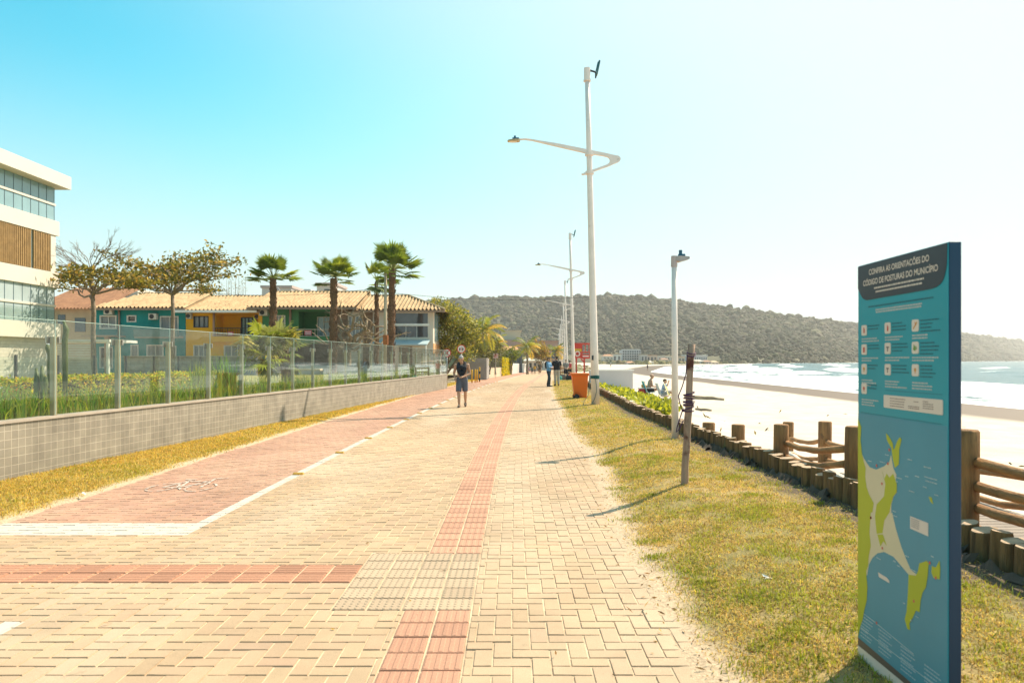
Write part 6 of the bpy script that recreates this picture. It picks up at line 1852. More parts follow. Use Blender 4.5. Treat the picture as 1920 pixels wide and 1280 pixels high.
for k, (x, Y) in enumerate(((1.75, 4.75), (-5.0, 8.1))):
    m_ = MB(); rg = random.Random(k)
    m_.add([(x + rg.uniform(-.05, .05), Y + rg.uniform(-.04, .04), (.11 if x > 0 else .05) + rg.uniform(0, .04)) for _ in range(7)], [(0, 1, 2), (2, 3, 4), (4, 5, 6), (0, 3, 5)])
    tag(m_.build('paper_scrap', M['white']), 'crumpled white paper scrap lying in the right-hand grass' if k == 0 else 'small white scrap at the edge of the dry grass strip', 'litter')

# ------------------------------------------------------------------ lifeguard tower
YL = 104.0
lx = lambda x: (x - 960) * YL / 1300
lzz = lambda y: EYE - (y - 675) * YL / 1300
t = thing('lifeguard_tower', (lx(1092), YL, -1.0), 'red and yellow lifeguard tower on the sand behind the lamp posts', 'tower')
rm = pbr('tower_red', (.50, .035, .02), .6, .1, 1); ym = pbr('tower_yellow', (.62, .34, .02), .6, .1, 1)
MB().box(lx(1076), lx(1090.5), YL, YL + 2.4, lzz(671), lzz(653.5)).build('cabin', rm, t)
MB().box(lx(1076.2), lx(1090.3), YL - .02, YL - .001, lzz(659), lzz(653.6)).build('yellow_band', ym, t)
MB().box(lx(1075), lx(1106), YL - .3, YL + 2.7, lzz(645.5), lzz(642.8)).build('roof', rm, t)
MB().box(lx(1076), lx(1090.5), YL, YL + 2.4, lzz(653.4), lzz(645.6)).build('upper_wall', rm, t)
m_ = MB(); c = Vector((lx(1082.5), YL - .05, lzz(663)))
ring_pts = [c + Vector((math.cos(a_) * .34, 0, math.sin(a_) * .34)) for a_ in np.linspace(0, 2 * math.pi, 25)]
m_.tube(ring_pts, .10, 8, cap=False); m_.build('lifebuoy', flat('lifebuoy', (.72, .55, .48)), t)
m_ = MB()
for x in (1091, 1097.5, 1104.5): m_.box(lx(x) - .06, lx(x) + .06, YL + .02, YL + .14, lzz(659), lzz(645.6))
m_.build('veranda_post', rm, t)
m_ = MB(); m_.box(lx(1090.6), lx(1106), YL, YL + .06, lzz(671), lzz(669)); m_.box(lx(1090.6), lx(1106), YL, YL + .06, lzz(661.5), lzz(659)); m_.box(lx(1090.6), lx(1106), YL + .0, YL + .05, lzz(666.3), lzz(664.4))
for x in (1090.6, 1104.2): m_.box(lx(x), lx(x + 1.8), YL - .01, YL - .001, lzz(671), lzz(659))
m_.build('veranda_rail', rm, t)
MB().box(lx(1091), lx(1106), YL + .1, YL + 2.4, lzz(672.2), lzz(671)).build('deck', rm, t)
MB().box(lx(1091.2), lx(1104), YL + .1, YL + .14, lzz(669), lzz(666.4)).build('white_panel', M['white'], t)
MB().box(lx(1092), lx(1097), YL + 2.2, YL + 2.25, lzz(658), lzz(646)).build('window', M['blueglass'], t)
m_ = MB(); m_.bar((lx(1097), YL + 1.2, -1.2), (lx(1097), YL + 1.2, lzz(672)), .22); m_.bar((lx(1082), YL + 1.2, -1.2), (lx(1082), YL + 1.2, lzz(671)), .22); m_.bar((lx(1091), YL + 1.2, lzz(673)), (lx(1097), YL + 1.2, lzz(679)), .18)
m_.build('leg', rm, t)
m_ = MB(); m_.bar((lx(1097), YL + 1, lzz(642.5)), (lx(1102), YL + 1, lzz(635)), .06); m_.build('antenna', M['dark_metal'], t)
m_ = MB(); m_.bar((lx(1096), YL - .5, lzz(686)), (lx(1107), YL - .6, lzz(692)), .5, .08); m_.bar((lx(1096), YL - .5, lzz(686)), (lx(1096), YL - .5, -1.0), .1); m_.build('ramp', M['rail'], t)
for (x0, x1, y0, y1, Yb, lab) in ((1048, 1060, 689, 691, 62, 'low wooden bench rail behind the men'), ):
    t = thing('timber_rail', (px(1055, 0, Yb).x, Yb, -.1), 'low timber rail with two posts behind the standing men', 'rail')
    m_ = MB(); p0, p1 = px(1050, 690, Yb), px(1076, 691, Yb)
    m_.tube([p0, p1], [.07, .07], 8); m_.tube([p0 - Vector((0, 0, .35)), p1 - Vector((0, 0, .35))], [.07, .07], 8); m_.build('rail', M['rail'], t)
    for p in (p0, p1): MB().tube([p - Vector((0, 0, 1.2)), p + Vector((0, 0, .08))], [.09, .09], 8).build('post', M['wood'], t)
for (x, Yb, w_, d_, h_, c, lab) in ((1049, 57, .42, .3, .38, (.12, .42, .36), 'turquoise bag on the grass at the men'), (1056, 57.5, .5, .35, .5, (.30, .19, .15), 'brown bag on the grass between the turquoise and black bags'), (1067, 57, .5, .35, .48, (.03, .04, .04), 'black bag on the grass beside the second lamp post')):
    p = px(x, 0, Yb); zb = float(gz(Yb)) + .03
    t = thing('bag', (p.x, Yb, zb), lab, 'bag', 'bags on the grass by the men')
    m_ = MB(); m_.add([(p.x + sx * w_ / 2 * f_, Yb + sy * d_ / 2 * f_, zb + z) for z, f_ in ((0, .95), (h_ * .6, 1.05), (h_, .7)) for sx, sy in ((-1, -1), (1, -1), (1, 1), (-1, 1))],
        [(3, 2, 1, 0), (8, 9, 10, 11)] + [(i * 4 + j, i * 4 + (j + 1) % 4, (i + 1) * 4 + (j + 1) % 4, (i + 1) * 4 + j) for i in range(2) for j in range(4)])
    m_.build('body', flat('bag_cloth_' + lab.split()[0], c, .8), t, bevel=.05)
    m_ = MB(); m_.tube([(p.x - w_ * .25, Yb, zb + h_ * .95), (p.x - w_ * .12, Yb, zb + h_ * 1.25), (p.x + w_ * .12, Yb, zb + h_ * 1.25), (p.x + w_ * .25, Yb, zb + h_ * .95)], .02, 6); m_.build('handle', M['black'], t)

# ------------------------------------------------------------------ people
def sweep(mb, p, q, r0, r1, n=12, flat0=False, flat1=False):
    """limb piece with rounded or flat ends"""
    p, q = Vector(p), Vector(q); d = (q - p).normalized() if (q - p).length > 1e-6 else Vector((0, 0, 1))
    pts, rad = [], []
    if not flat0:
        for a_ in (80, 55, 28): pts.append(p - d * r0 * math.sin(R(a_))); rad.append(r0 * math.cos(R(a_)))
    pts += [p, p.lerp(q, .5), q]; rad += [r0, (r0 + r1) / 2, r1]
    if not flat1:
        for a_ in (28, 55, 80): pts.append(q + d * r1 * math.sin(R(a_))); rad.append(r1 * math.cos(R(a_)))
    mb.tube(pts, rad, n)
def fuse(mb, name, mat, parent, Mx, voxel, smooth=3):
    """one continuous skin over the swept pieces"""
    me = bpy.data.meshes.new(name); me.from_pydata(mb.v, [], mb.f); me.update()
    o = bpy.data.objects.new(name, me); COL.objects.link(o)
    rm_ = o.modifiers.new('r', 'REMESH'); rm_.mode = 'VOXEL'; rm_.voxel_size = voxel
    sm_ = o.modifiers.new('s', 'SMOOTH'); sm_.iterations = smooth; sm_.factor = .5
    dg = bpy.context.evaluated_depsgraph_get()
    me2 = bpy.data.meshes.new_from_object(o.evaluated_get(dg))
    bpy.data.objects.remove(o); bpy.data.meshes.remove(me)
    me2.name = name; me2.transform(Mx)
    ob = bpy.data.objects.new(name, me2); COL.objects.link(ob)
    me2.materials.clear(); me2.materials.append(mat)
    me2.polygons.foreach_set('use_smooth', np.ones(len(me2.polygons), dtype=bool))
    ob.parent = parent; ORG[ob.name] = ORG[parent.name]
    return ob
STAND = dict(pel=(0, 0, .95), waist=(0, 0, 1.10), chest=(0, 0, 1.33), neck=(0, .01, 1.47), head=(0, -.01, 1.63), face=(0, -1, -.1),
             shL=(-.185, 0, 1.41), shR=(.185, 0, 1.41), elL=(-.25, .02, 1.13), elR=(.25, .02, 1.13), wrL=(-.25, -.06, .89), wrR=(.25, -.06, .89),
             hipL=(-.09, 0, .92), hipR=(.09, 0, .92), knL=(-.10, -.02, .50), knR=(.10, -.02, .50), anL=(-.10, .03, .08), anR=(.10, .03, .08), toL=(-.12, -.15, .03), toR=(.12, -.15, .03), hdL=None, hdR=None)
def figure(loc, yaw, height, label, group=None, pose={}, skin=None, voxel=.012, top=None, sleeves=0, bottom=None, leg=1.0, hair=None, shoes=None, hairlen=0, hand_fwd=None, stout=1.0, extra=None):
    J = dict(STAND); J.update(pose); J = {k: (Vector(v) if v is not None else None) for k, v in J.items()}
    t = thing('person', loc, label, 'person', group)
    Mx = Matrix.Rotation(R(yaw), 4, 'Z') @ Matrix.Scale(height / 1.75, 4)
    m_ = MB(); w_ = stout
    up = (J['neck'] - J['pel']).normalized(); rt_ = (J['shR'] - J['shL']).normalized()
    for sg in (-1, 1):
        sweep(m_, J['pel'] + rt_ * sg * .065, J['waist'] + rt_ * sg * .055, .105 * w_, .095 * w_)
        sweep(m_, J['waist'] + rt_ * sg * .055, J['chest'] + rt_ * sg * .075, .095 * w_, .105 * w_)
    sweep(m_, J['chest'], J['neck'], .11, .06); sweep(m_, J['neck'], J['head'] - Vector((0, 0, .05)), .056, .055)
    f = J['face'].normalized(); hd = J['head']; side = Vector((0, 0, 1)).cross(f).normalized(); hup = f.cross(side)
    sweep(m_, hd - f * .03 + hup * .035, hd + f * .015 + hup * .03, .083, .082)
    sweep(m_, hd + f * .02 - hup * .03, hd + f * .045 - hup * .075, .068, .042)
    sweep(m_, hd + f * .085 + hup * .015, hd + f * .108 - hup * .018, .012, .016, 8)
    for sg in (-1, 1): sweep(m_, hd + side * sg * .082 + hup * .01, hd + side * sg * .086 - hup * .02, .016, .013, 6)
    sweep(m_, hd + f * .082 - hup * .052, hd + f * .083 - hup * .056, .014, .014, 6)
    for s_ in 'LR':
        sg = -1 if s_ == 'L' else 1
        sh, el, wr = J['sh' + s_], J['el' + s_], J['wr' + s_]
        sweep(m_, J['chest'] + (sh - J['chest']) * .5 + Vector((0, 0, .02)), sh, .075, .062)
        sweep(m_, sh, el, .056, .042); sweep(m_, el, wr, .042, .029)
        hv = (wr - el).normalized() if J['hd' + s_] is None else (J['hd' + s_] - wr).normalized()
        px_ = hv.cross(rt_ if abs(hv.dot(rt_)) < .8 else Vector((0, 0, 1))).normalized()   # across the palm
        pn = hv.cross(px_)
        sweep(m_, wr, wr + hv * .075, .030, .036)
        for k, (o_, L_) in enumerate(((-.030, .070), (-.010, .082), (.010, .076), (.028, .060))):
            a0 = wr + hv * .085 + px_ * o_; a1 = a0 + hv * L_ * .55 + pn * .010 * sg; a2 = a1 + hv * L_ * .4 + pn * .025 * sg
            sweep(m_, a0, a1, .0105, .010, 8); sweep(m_, a1, a2, .010, .009, 8)
        th = wr + hv * .03 - px_ * .03; sweep(m_, th, th + hv * .045 - px_ * .032 + pn * .012 * sg, .013, .011, 8)
        hp, kn, an, to = J['hip' + s_], J['kn' + s_], J['an' + s_], J['to' + s_]
        sweep(m_, hp, kn, .088 * w_, .056); sweep(m_, kn, kn.lerp(an, .35), .054, .056); sweep(m_, kn.lerp(an, .35), an, .056, .036)
        sweep(m_, an - Vector((0, 0, .03)), to, .040, .032)
    sk = skin or M['skin']
    fuse(m_, 'body', sk, t, Mx, voxel)
    e = MB()
    for sg in (-1, 1): e.sphere(hd + f * .086 + side * sg * .032 + hup * .018, .010, 8, 6)
    e2 = e.build('eyes', M['black'], None); e2.data.transform(Mx); e2.parent = t; ORG[e2.name] = ORG[t.name]
    if top is not None:
        m_ = MB()
        for sg in (-1, 1):
            sweep(m_, J['pel'] + rt_ * sg * .07 - up * .02, J['waist'] + rt_ * sg * .062, .122 * w_, .112 * w_, flat0=True)
            sweep(m_, J['waist'] + rt_ * sg * .062, J['chest'] + rt_ * sg * .08, .112 * w_, .120 * w_)
        sweep(m_, J['chest'], J['neck'] - up * .02, .122, .075)
        for s_ in 'LR':
            sh, el, wr = J['sh' + s_], J['el' + s_], J['wr' + s_]
            sweep(m_, J['chest'] + (sh - J['chest']) * .4, sh, .085, .078)
            if sleeves == 1: sweep(m_, sh, sh.lerp(el, .75), .074, .070, flat1=True)
            if sleeves == 2: sweep(m_, sh, el, .074, .058); sweep(m_, el, el.lerp(wr, .93), .058, .044, flat1=True)
        fuse(m_, 'shirt', top, t, Mx, max(voxel, .012))
    if bottom is not None:
        m_ = MB()
        for sg in (-1, 1): sweep(m_, J['pel'] + rt_ * sg * .06 - up * .05, J['pel'] + rt_ * sg * .062 + up * .07, .118 * w_, .112 * w_, flat1=True)
        for s_ in 'LR':
            hp, kn, an = J['hip' + s_], J['kn' + s_], J['an' + s_]
            if leg <= 1.0: sweep(m_, hp, hp.lerp(kn, leg), .108 * w_, .096, flat1=True)
            else: sweep(m_, hp, kn, .106 * w_, .078); sweep(m_, kn, kn.lerp(an, (leg - 1)), .078, .062, flat1=True)
        fuse(m_, 'trousers' if leg > 1 else 'shorts', bottom, t, Mx, max(voxel, .012))
    if hair is not None:
        m_ = MB(); sweep(m_, hd - f * .042 + hup * .05, hd + f * .012 + hup * .052, .085, .080)
        sweep(m_, hd - f * .06 + hup * .0, hd - f * .05 + hup * .03, .062, .07)
        if hairlen: sweep(m_, hd - f * .06, hd - f * .08 - hup * hairlen, .07, .05)
        fuse(m_, 'hair', hair, t, Mx, .014)
    if shoes is not None:
        m_ = MB()
        for s_ in 'LR':
            an, to = J['an' + s_], J['to' + s_]; sweep(m_, an - Vector((0, 0, .035)), to + (to - an).normalized() * .01, .050, .042)
        fuse(m_, 'shoes', shoes, t, Mx, .014)
    if extra: extra(t, J, Mx)
    return t
cl = lambda nm, c: pbr(nm, c, .85, .12, 9, .3, 60)
# the man walking towards us with a black towel round his neck
def towel(t, J, Mx):
    m_ = MB()
    nk, ch = J['neck'], J['chest']
    sweep(m_, nk + Vector((-.10, .03, .0)), nk + Vector((0, .075, .03)), .06, .055); sweep(m_, nk + Vector((0, .075, .03)), nk + Vector((.10, .03, .0)), .055, .06)
    for sg in (-1, 1):
        sweep(m_, nk + Vector((sg * .10, .02, -.01)), ch + Vector((sg * .105, -.13, -.02)), .062, .072)
        sweep(m_, ch + Vector((sg * .105, -.13, -.02)), Vector((sg * .085, -.15, 1.20)), .075, .066)
        sweep(m_, Vector((sg * .085, -.15, 1.20)), Vector((sg * .03, -.15, 1.07)), .066, .045)
    sweep(m_, ch + Vector((-.05, -.12, 0)), ch + Vector((.05, -.12, 0)), .075, .075); sweep(m_, Vector((-.03, -.14, 1.16)), Vector((.03, -.14, 1.16)), .075, .075)
    fuse(m_, 'towel', cl('black_towel', (.012, .015, .022)), t, Mx, .013, 2)
figure((px(866, 0, 23.9).x, 23.9, .004), 0, 1.80, 'shirtless grey-haired man in grey shorts walking with a black towel round his neck', None,
       dict(pel=(.0, .02, .95), waist=(.0, .01, 1.10), chest=(.0, -.03, 1.33), neck=(.0, -.06, 1.46), head=(-.02, -.13, 1.60), face=(-.05, -1, -.42),
            shL=(-.20, -.03, 1.40), shR=(.20, -.03, 1.40), elL=(-.265, .02, 1.12), elR=(.275, .0, 1.13), wrL=(-.21, -.14, .97), wrR=(.06, -.22, 1.02), hdR=(-.05, -.27, 1.01), hdL=(-.20, -.20, .88),
            hipL=(-.09, .02, .92), hipR=(.09, .02, .92), knL=(-.10, -.10, .50), knR=(.11, .06, .51), anL=(-.08, -.10, .08), anR=(.10, .30, .13), toL=(-.09, -.27, .03), toR=(.11, .16, .04)),
       M['skin'], .0085, None, 0, cl('grey_shorts', (.10, .11, .14)), .95, cl('grey_hair', (.30, .28, .27)), cl('sandal', (.10, .07, .05)), extra=towel, stout=1.05)
# the two men in front of the lamp posts and the third behind them
dk = cl('dark_jeans', (.015, .035, .05)); blk = cl('black_cloth', (.018, .018, .022))
def backpack(t, J, Mx):
    m_ = MB(); sweep(m_, (0, .14, 1.40), (0, .15, 1.18), .13, .11); sweep(m_, (-.13, -.02, 1.45), (-.13, .10, 1.42), .035, .035); sweep(m_, (.13, -.02, 1.45), (.13, .10, 1.42), .035, .035)
    fuse(m_, 'backpack', blk, t, Mx, .014)
figure((px(1029, 0, 42.5).x, 42.5, 0), 62, 1.78, 'man in blue jacket and dark jeans with folded arms and black backpack', 'people standing near the bin',
       dict(elL=(-.22, -.10, 1.15), elR=(.22, -.10, 1.15), wrL=(.06, -.22, 1.16), wrR=(-.06, -.24, 1.13), hdL=(.14, -.20, 1.17), hdR=(-.14, -.22, 1.15), knL=(-.10, -.10, .50), knR=(.10, .04, .50), anL=(-.10, -.08, .08), anR=(.10, .14, .08), toL=(-.12, -.26, .03), toR=(.12, -.04, .03)),
       M['skin'], .012, cl('blue_jacket', (.12, .27, .43)), 2, dk, 1.97, cl('black_hair', (.012, .011, .01)), dk, extra=backpack)
figure((px(1044, 0, 43).x, 43, .03), 185, 1.83, 'man in black T-shirt and beige trousers standing with his back to us', 'people standing near the bin',
       dict(elL=(-.27, -.04, 1.15), elR=(.27, -.04, 1.15), wrL=(-.17, -.20, 1.02), wrR=(.17, -.20, 1.02)), M['skin'], .012, blk, 1, cl('beige_trousers', (.47, .40, .33)), 1.95, cl('short_dark_hair', (.03, .02, .015)), blk, stout=1.1)
figure((px(1061, 0, 58).x, 58, -.04), 10, 1.70, 'man in grey T-shirt and dark shorts beside the bags and timber rail', 'people standing near the bin',
       dict(elL=(-.24, .0, 1.14), elR=(.24, 0, 1.14), wrL=(-.10, -.17, 1.05), wrR=(.10, -.17, 1.0)), M['skin_light'], .014, cl('grey_tshirt', (.22, .21, .20)), 1, blk, .9, cl('brown_hair', (.08, .05, .03)), blk)
figure((px(1068.5, 0, 70).x, 70, -.17), 170, 1.75, 'person in a red top partly hidden behind the second lamp post', 'people standing near the bin', {}, M['skin'], .014, cl('red_top', (.50, .06, .07)), 1, blk, 1.9, cl('dark_hair', (.02, .015, .012)), blk)
# the family far along the path
Yf = 100.0; zf = float(gz(Yf))
for (x, h, yw, tc, bc, lg_, lab) in ((989.5, 1.66, 8, (.42, .42, .45), (.45, .08, .26), .8, 'woman in grey top and magenta skirt walking at the left of the family'), (997.5, 1.05, 0, (.10, .16, .16), (.05, .06, .07), .9, 'small child in dark clothes walking between the woman and the orange-shirted child'),
                                    (1002.5, 1.32, -5, (.62, .34, .04), (.20, .19, .17), 1.6, 'child in bright orange shirt walking with the family'), (1011.5, 1.62, 4, (.09, .08, .06), (.07, .06, .05), .6, 'person in dark shirt walking at the right of the family')):
    figure((px(x, 0, Yf).x, Yf, zf), yw, h, lab, 'family walking far along the path', dict(knL=(-.10, -.10, .50), knR=(.10, .06, .50), anL=(-.10, -.10, .08), anR=(.10, .24, .10), toL=(-.11, -.26, .03), toR=(.11, .10, .04)),
           M['skin'], .016, cl('family_top_%s' % lab.split()[0], tc), 1, cl('family_bottom_%s' % lab.split()[0], bc), lg_, cl('family_hair', (.03, .02, .015)), blk, hairlen=.12 if 'woman' in lab else 0)
# bathers on the sand, seated facing the sea
SEAT = dict(pel=(0, .05, .34), waist=(0, .02, .50), chest=(0, -.04, .74), neck=(0, -.08, .88), head=(0, -.12, 1.03), face=(0, -1, -.05),
            shL=(-.19, -.05, .82), shR=(.19, -.05, .82), elL=(-.23, -.10, .55), elR=(.23, -.10, .55), wrL=(-.14, -.34, .50), wrR=(.14, -.34, .52),
            hipL=(-.10, .0, .33), hipR=(.10, .0, .33), knL=(-.12, -.44, .40), knR=(.12, -.44, .40), anL=(-.12, -.74, .07), anR=(.12, -.70, .07), toL=(-.13, -.92, .04), toR=(.13, -.88, .04))
def beach_chair(loc, yaw, label, cloth, back=True):
    t = thing('beach_chair', loc, label, 'chair', 'folding beach chairs on the sand')
    Mx = Matrix.Rotation(R(yaw), 4, 'Z')
    def part(mb, nm, mat):
        o = mb.build(nm, mat, None); o.data.transform(Mx); o.parent = t; ORG[o.name] = ORG[t.name]
    fr = M['white']
    for s_ in (-1, 1):
        m_ = MB(); m_.tube([(s_ * .27, .22, .0), (s_ * .27, -.28, .30)], .014, 6); part(m_, 'leg', fr)
        m_ = MB(); m_.tube([(s_ * .27, -.22, .0), (s_ * .27, .20, .28)], .014, 6); part(m_, 'leg', fr)
        m_ = MB(); m_.tube([(s_ * .27, .14, .24), (s_ * .27, .34, .82)], .014, 6); part(m_, 'back_frame', fr)
        m_ = MB(); m_.tube([(s_ * .29, .22, .46), (s_ * .29, -.26, .44)], .018, 6); part(m_, 'armrest', fr)
    m_ = MB(); m_.box(-.26, .26, -.26, .16, .225, .245); part(m_, 'seat', cloth)
    m_ = MB(); m_.add([(-.26, .15, .26), (.26, .15, .26), (.26, .345, .80), (-.26, .345, .80), (-.26, .165, .255), (.26, .165, .255), (.26, .36, .795), (-.26, .36, .795)], [(0, 1, 2, 3), (7, 6, 5, 4), (0, 4, 5, 1), (1, 5, 6, 2), (2, 6, 7, 3), (3, 7, 4, 0)]); part(m_, 'backrest', cloth)
def bz(x, Y): return float(beach_z(np.array([x]), np.array([Y]))[0])
Yb = 36.0; x1 = px(1217, 0, Yb).x
beach_chair((x1, Yb, bz(x1, Yb)), 90, 'turquoise folding chair under the shirtless seated man', cl('turquoise_canvas', (.04, .38, .42)))
figure((x1 + .02, Yb, bz(x1, Yb) - .02), 90, 1.80, 'shirtless tanned man sitting on the turquoise beach chair facing the sea', 'bathers sitting on the sand', SEAT, M['skin'], .012, None, 0, blk, .45, None, None)
x2 = px(1243, 0, Yb - .6).x
beach_chair((x2, Yb - .6, bz(x2, Yb)), 90, 'white folding chair under the person in a blue shirt', cl('white_canvas', (.62, .62, .62)))
figure((x2 + .02, Yb - .6, bz(x2, Yb) - .03), 80, 1.58, 'person in a light blue shirt shading their eyes on the white beach chair', 'bathers sitting on the sand',
       dict(SEAT, elR=(.30, -.24, .78), wrR=(.12, -.30, 1.02), hdR=(.02, -.30, 1.08), head=(0, -.10, 1.03)), M['skin'], .012, cl('pale_blue_shirt', (.30, .40, .55)), 1, cl('striped_shorts', (.40, .42, .44)), .8, cl('bather_hair', (.03, .02, .018)), None)
x3 = px(1259, 0, Yb - 1).x
beach_chair((x3, Yb - 1, bz(x3, Yb)), 70, 'empty yellow-green striped beach chair right beside the short lamp post', cl('yellow_canvas', (.60, .52, .14)))
xc = px(1207, 0, Yb + .2).x; zc = bz(xc, Yb)
t = thing('cool_box', (xc, Yb + .2, zc), 'red cool box with white lid standing behind the seated man', 'cool box')
m_ = MB(); m_.add([(xc + sx * f_, Yb + .2 + sy * f_ * .7, zc + z) for z, f_ in ((0, .21), (.36, .26)) for sx, sy in ((-1, -1), (1, -1), (1, 1), (-1, 1))], [(3, 2, 1, 0), (4, 5, 6, 7), (0, 1, 5, 4), (1, 2, 6, 5), (2, 3, 7, 6), (3, 0, 4, 7)]); m_.build('body', flat('cool_box_red', (.55, .03, .04), .4), t, bevel=.02)
MB().box(xc - .28, xc + .28, Yb + .0, Yb + .4, zc + .361, zc + .41).build('lid', M['white'], t, bevel=.01)
t = thing('beach_ball_bag', (xc + .02, Yb + .2, zc + .41), 'orange cloth bundle on top of the red cool box', 'bundle')
m_ = MB(); sweep(m_, (xc - .05, Yb + .2, zc + .50), (xc + .1, Yb + .2, zc + .48), .09, .08); sweep(m_, (xc + .02, Yb + .2, zc + .52), (xc + .03, Yb + .2, zc + .68), .07, .03); m_.build('cloth', cl('orange_cloth', (.66, .36, .12)), t, smooth=True)
MB().tube([(xc + .03, Yb + .2, zc + .69), (xc + .03, Yb + .2, zc + .72)], [.035, .035], 8).build('knot', cl('knot_cloth', (.6, .3, .1)), t)
for (x, Y, lab, tc) in ((1269 - 55, 190, 'distant bather standing by the water far along the beach', (.10, .09, .12)), (1145, 235, 'tiny distant walker in white far along the beach', (.6, .55, .5))):
    xx = px(x, 0, Y).x
    figure((xx, Y, bz(xx, Y)), 120, 1.7, lab, 'distant people on the beach', {}, M['skin'], .03, cl('bather_top_%d' % x, tc), 1, blk, .7, blk, None)

# ------------------------------------------------------------------ town at the foot of the hill
rg = random.Random(44)
walls = [(.58, .52, .44), (.50, .40, .30), (.60, .57, .52), (.42, .38, .36), (.55, .42, .33), (.48, .48, .46), (.62, .55, .40)]
roofs = [(.42, .22, .12), (.50, .45, .38), (.35, .20, .13), (.52, .40, .26)]
town = [(1131, 1150, 664, 420, 1, 'white house with a low roof just right of the tall lamp post'), (1135, 1148, 672, 400, 0, 'small flat pale house below the white house near the lamp post'),
        (1141, 1165, 663, 455, 0, 'pink-brown house left of the grey hotel block'), (1202, 1214, 664, 450, 0, 'narrow grey house right of the grey hotel block'),
        (1213, 1232, 665, 455, 0, 'cream house in the middle of the town row'), (1228, 1246, 667, 460, 0, 'pale house with brown roof right of the cream one'), (1240, 1254, 671, 440, 1, 'low house with a white gable near the short lamp post'),
        (1246, 1262, 666, 462, 0, 'brownish house directly left of the short lamp post'), (1272, 1284, 668, 462, 0, 'ochre house just right of the short lamp post'), (1299, 1320, 674, 466, 1, 'low cream house right of the stake top'),
        (1318, 1334, 675, 468, 1, 'small peach house right of the low cream house'), (1334, 1348, 676, 470, 1, 'last small white house at the right end of the town'), (1176, 1190, 677, 380, 1, 'low beach hut with pale roof below the grey hotel'), (1218, 1226, 676, 395, 1, 'tiny beach hut with a bluish front')]
for k, (x0, x1, yt, Y, hip, lab) in enumerate(town):
    low_house('town_house', lab, x0, x1, yt, Y, walls[k % 7], roofs[k % 4], 3.2 if hip else 1, 9, 2 + (x1 - x0 > 15), 'houses of the town across the bay', flat_roof=not hip, ybase=684.3)
t = thing('hotel_block', (px(1185, 0, 470).x, 470, -.5), 'large grey hotel block with many balconies at the foot of the hill', 'building')
Yk = 470.0
p0, p1 = px(1167, 684, Yk), px(1202, 656, Yk)
MB().box(p0.x, p1.x, Yk, Yk + 14, p0.z, p1.z).build('wall', pbr('hotel_wall', (.42, .42, .43), .8, .06, .2), t)
for f_ in range(6):
    z = p0.z + (p1.z - p0.z) * (f_ + .25) / 6.2
    for k in range(8):
        x = p0.x + (p1.x - p0.x) * (k + .2) / 8
        MB().box(x, x + .9, Yk - .05, Yk - .01, z, z + 1.0).build('window', M['pane'], t)
    MB().box(p0.x - .2, p1.x + .2, Yk - .9, Yk - .1, z - .35, z - .15).build('balcony', pbr('hotel_balcony', (.62, .60, .57), .8) if f_ == 0 else bpy.data.materials['hotel_balcony'], t)
MB().box(p0.x + 1, p1.x - 1, Yk - .5, Yk + 10, p1.z, p1.z + .5).build('roof', bpy.data.materials['hotel_balcony'], t)
t = thing('long_block', (px(1310, 0, 480).x, 480, -.5), 'long low pale blue-grey building behind the stake top', 'building')
p0, p1 = px(1286, 684, 480), px(1326, 667, 480)
MB().box(p0.x, p1.x, 480, 492, p0.z, p1.z).build('wall', pbr('long_block_wall', (.46, .47, .48), .8, .05, .2), t)
MB().box(p0.x - .4, p1.x + .4, 479.5, 492, p1.z, p1.z + .6).build('roof', bpy.data.materials['hotel_balcony'], t)
for k in range(10):
    x = p0.x + (p1.x - p0.x) * (k + .3) / 10
    MB().box(x, x + .7, 479.95, 479.99, p1.z - 2.4, p1.z - 1.2).build('window', M['pane'], t)
rnt = np.random.RandomState(17)
n = 420
Yq = 375 + 120 * rnt.rand(n); xq = 1120 + 250 * rnt.rand(n); aq = (xq - 960) / 1300
k = (aq * Yq < shore(Yq) - 24); Yq, aq = Yq[k], aq[k]; n = len(Yq)
rad = 1.3 + 1.5 * rnt.rand(n); P = np.stack([aq * Yq, Yq, -1.0 + .2 * rnt.rand(n)], -1)
pal = np.array([(.13, .12, .04), (.20, .15, .06), (.09, .10, .035), (.24, .20, .08)])
tag(crowns('town_trees', P, rad, pal[rnt.randint(0, 4, n)] * (1 + rnt.normal(0, .15, (n, 1))), 9, M['forest']), 'low scrub and small trees between the houses across the bay', 'trees', kind='stuff')
n = 900
Yq = 130 + 360 * rnt.rand(n); aq = .02 + .10 * rnt.rand(n); xx = aq * Yq
k = (xx > logx(np.minimum(Yq, 300)) + 1) & (xx < logx(np.minimum(Yq, 300)) + 9); Yq, xx = Yq[k], xx[k]; n = len(Yq)
P = np.stack([xx, Yq, np.full(n, -.9)], -1)
tag(crowns('dune_scrub', P, .5 + .7 * rnt.rand(n), np.array([[.30, .26, .12]]) * (1 + rnt.normal(0, .2, (n, 1))), 10, M['forest'], .7), 'pale dune scrub along the back of the far beach', 'scrub', kind='stuff')
n = 150
Yq = 150 + 400 * rnt.rand(n); xx = dpath(Yq) - 6 - 60 * rnt.rand(n) ** 1.5
P = np.stack([xx, Yq, np.full(n, .2)], -1)
tag(crowns('inland_trees', P, 1.8 + 2.2 * rnt.rand(n), pal[rnt.randint(0, 4, n)] * (1 + rnt.normal(0, .15, (n, 1))), 11, M['forest']), 'trees filling the land between the houses and the hill', 'trees', kind='stuff')

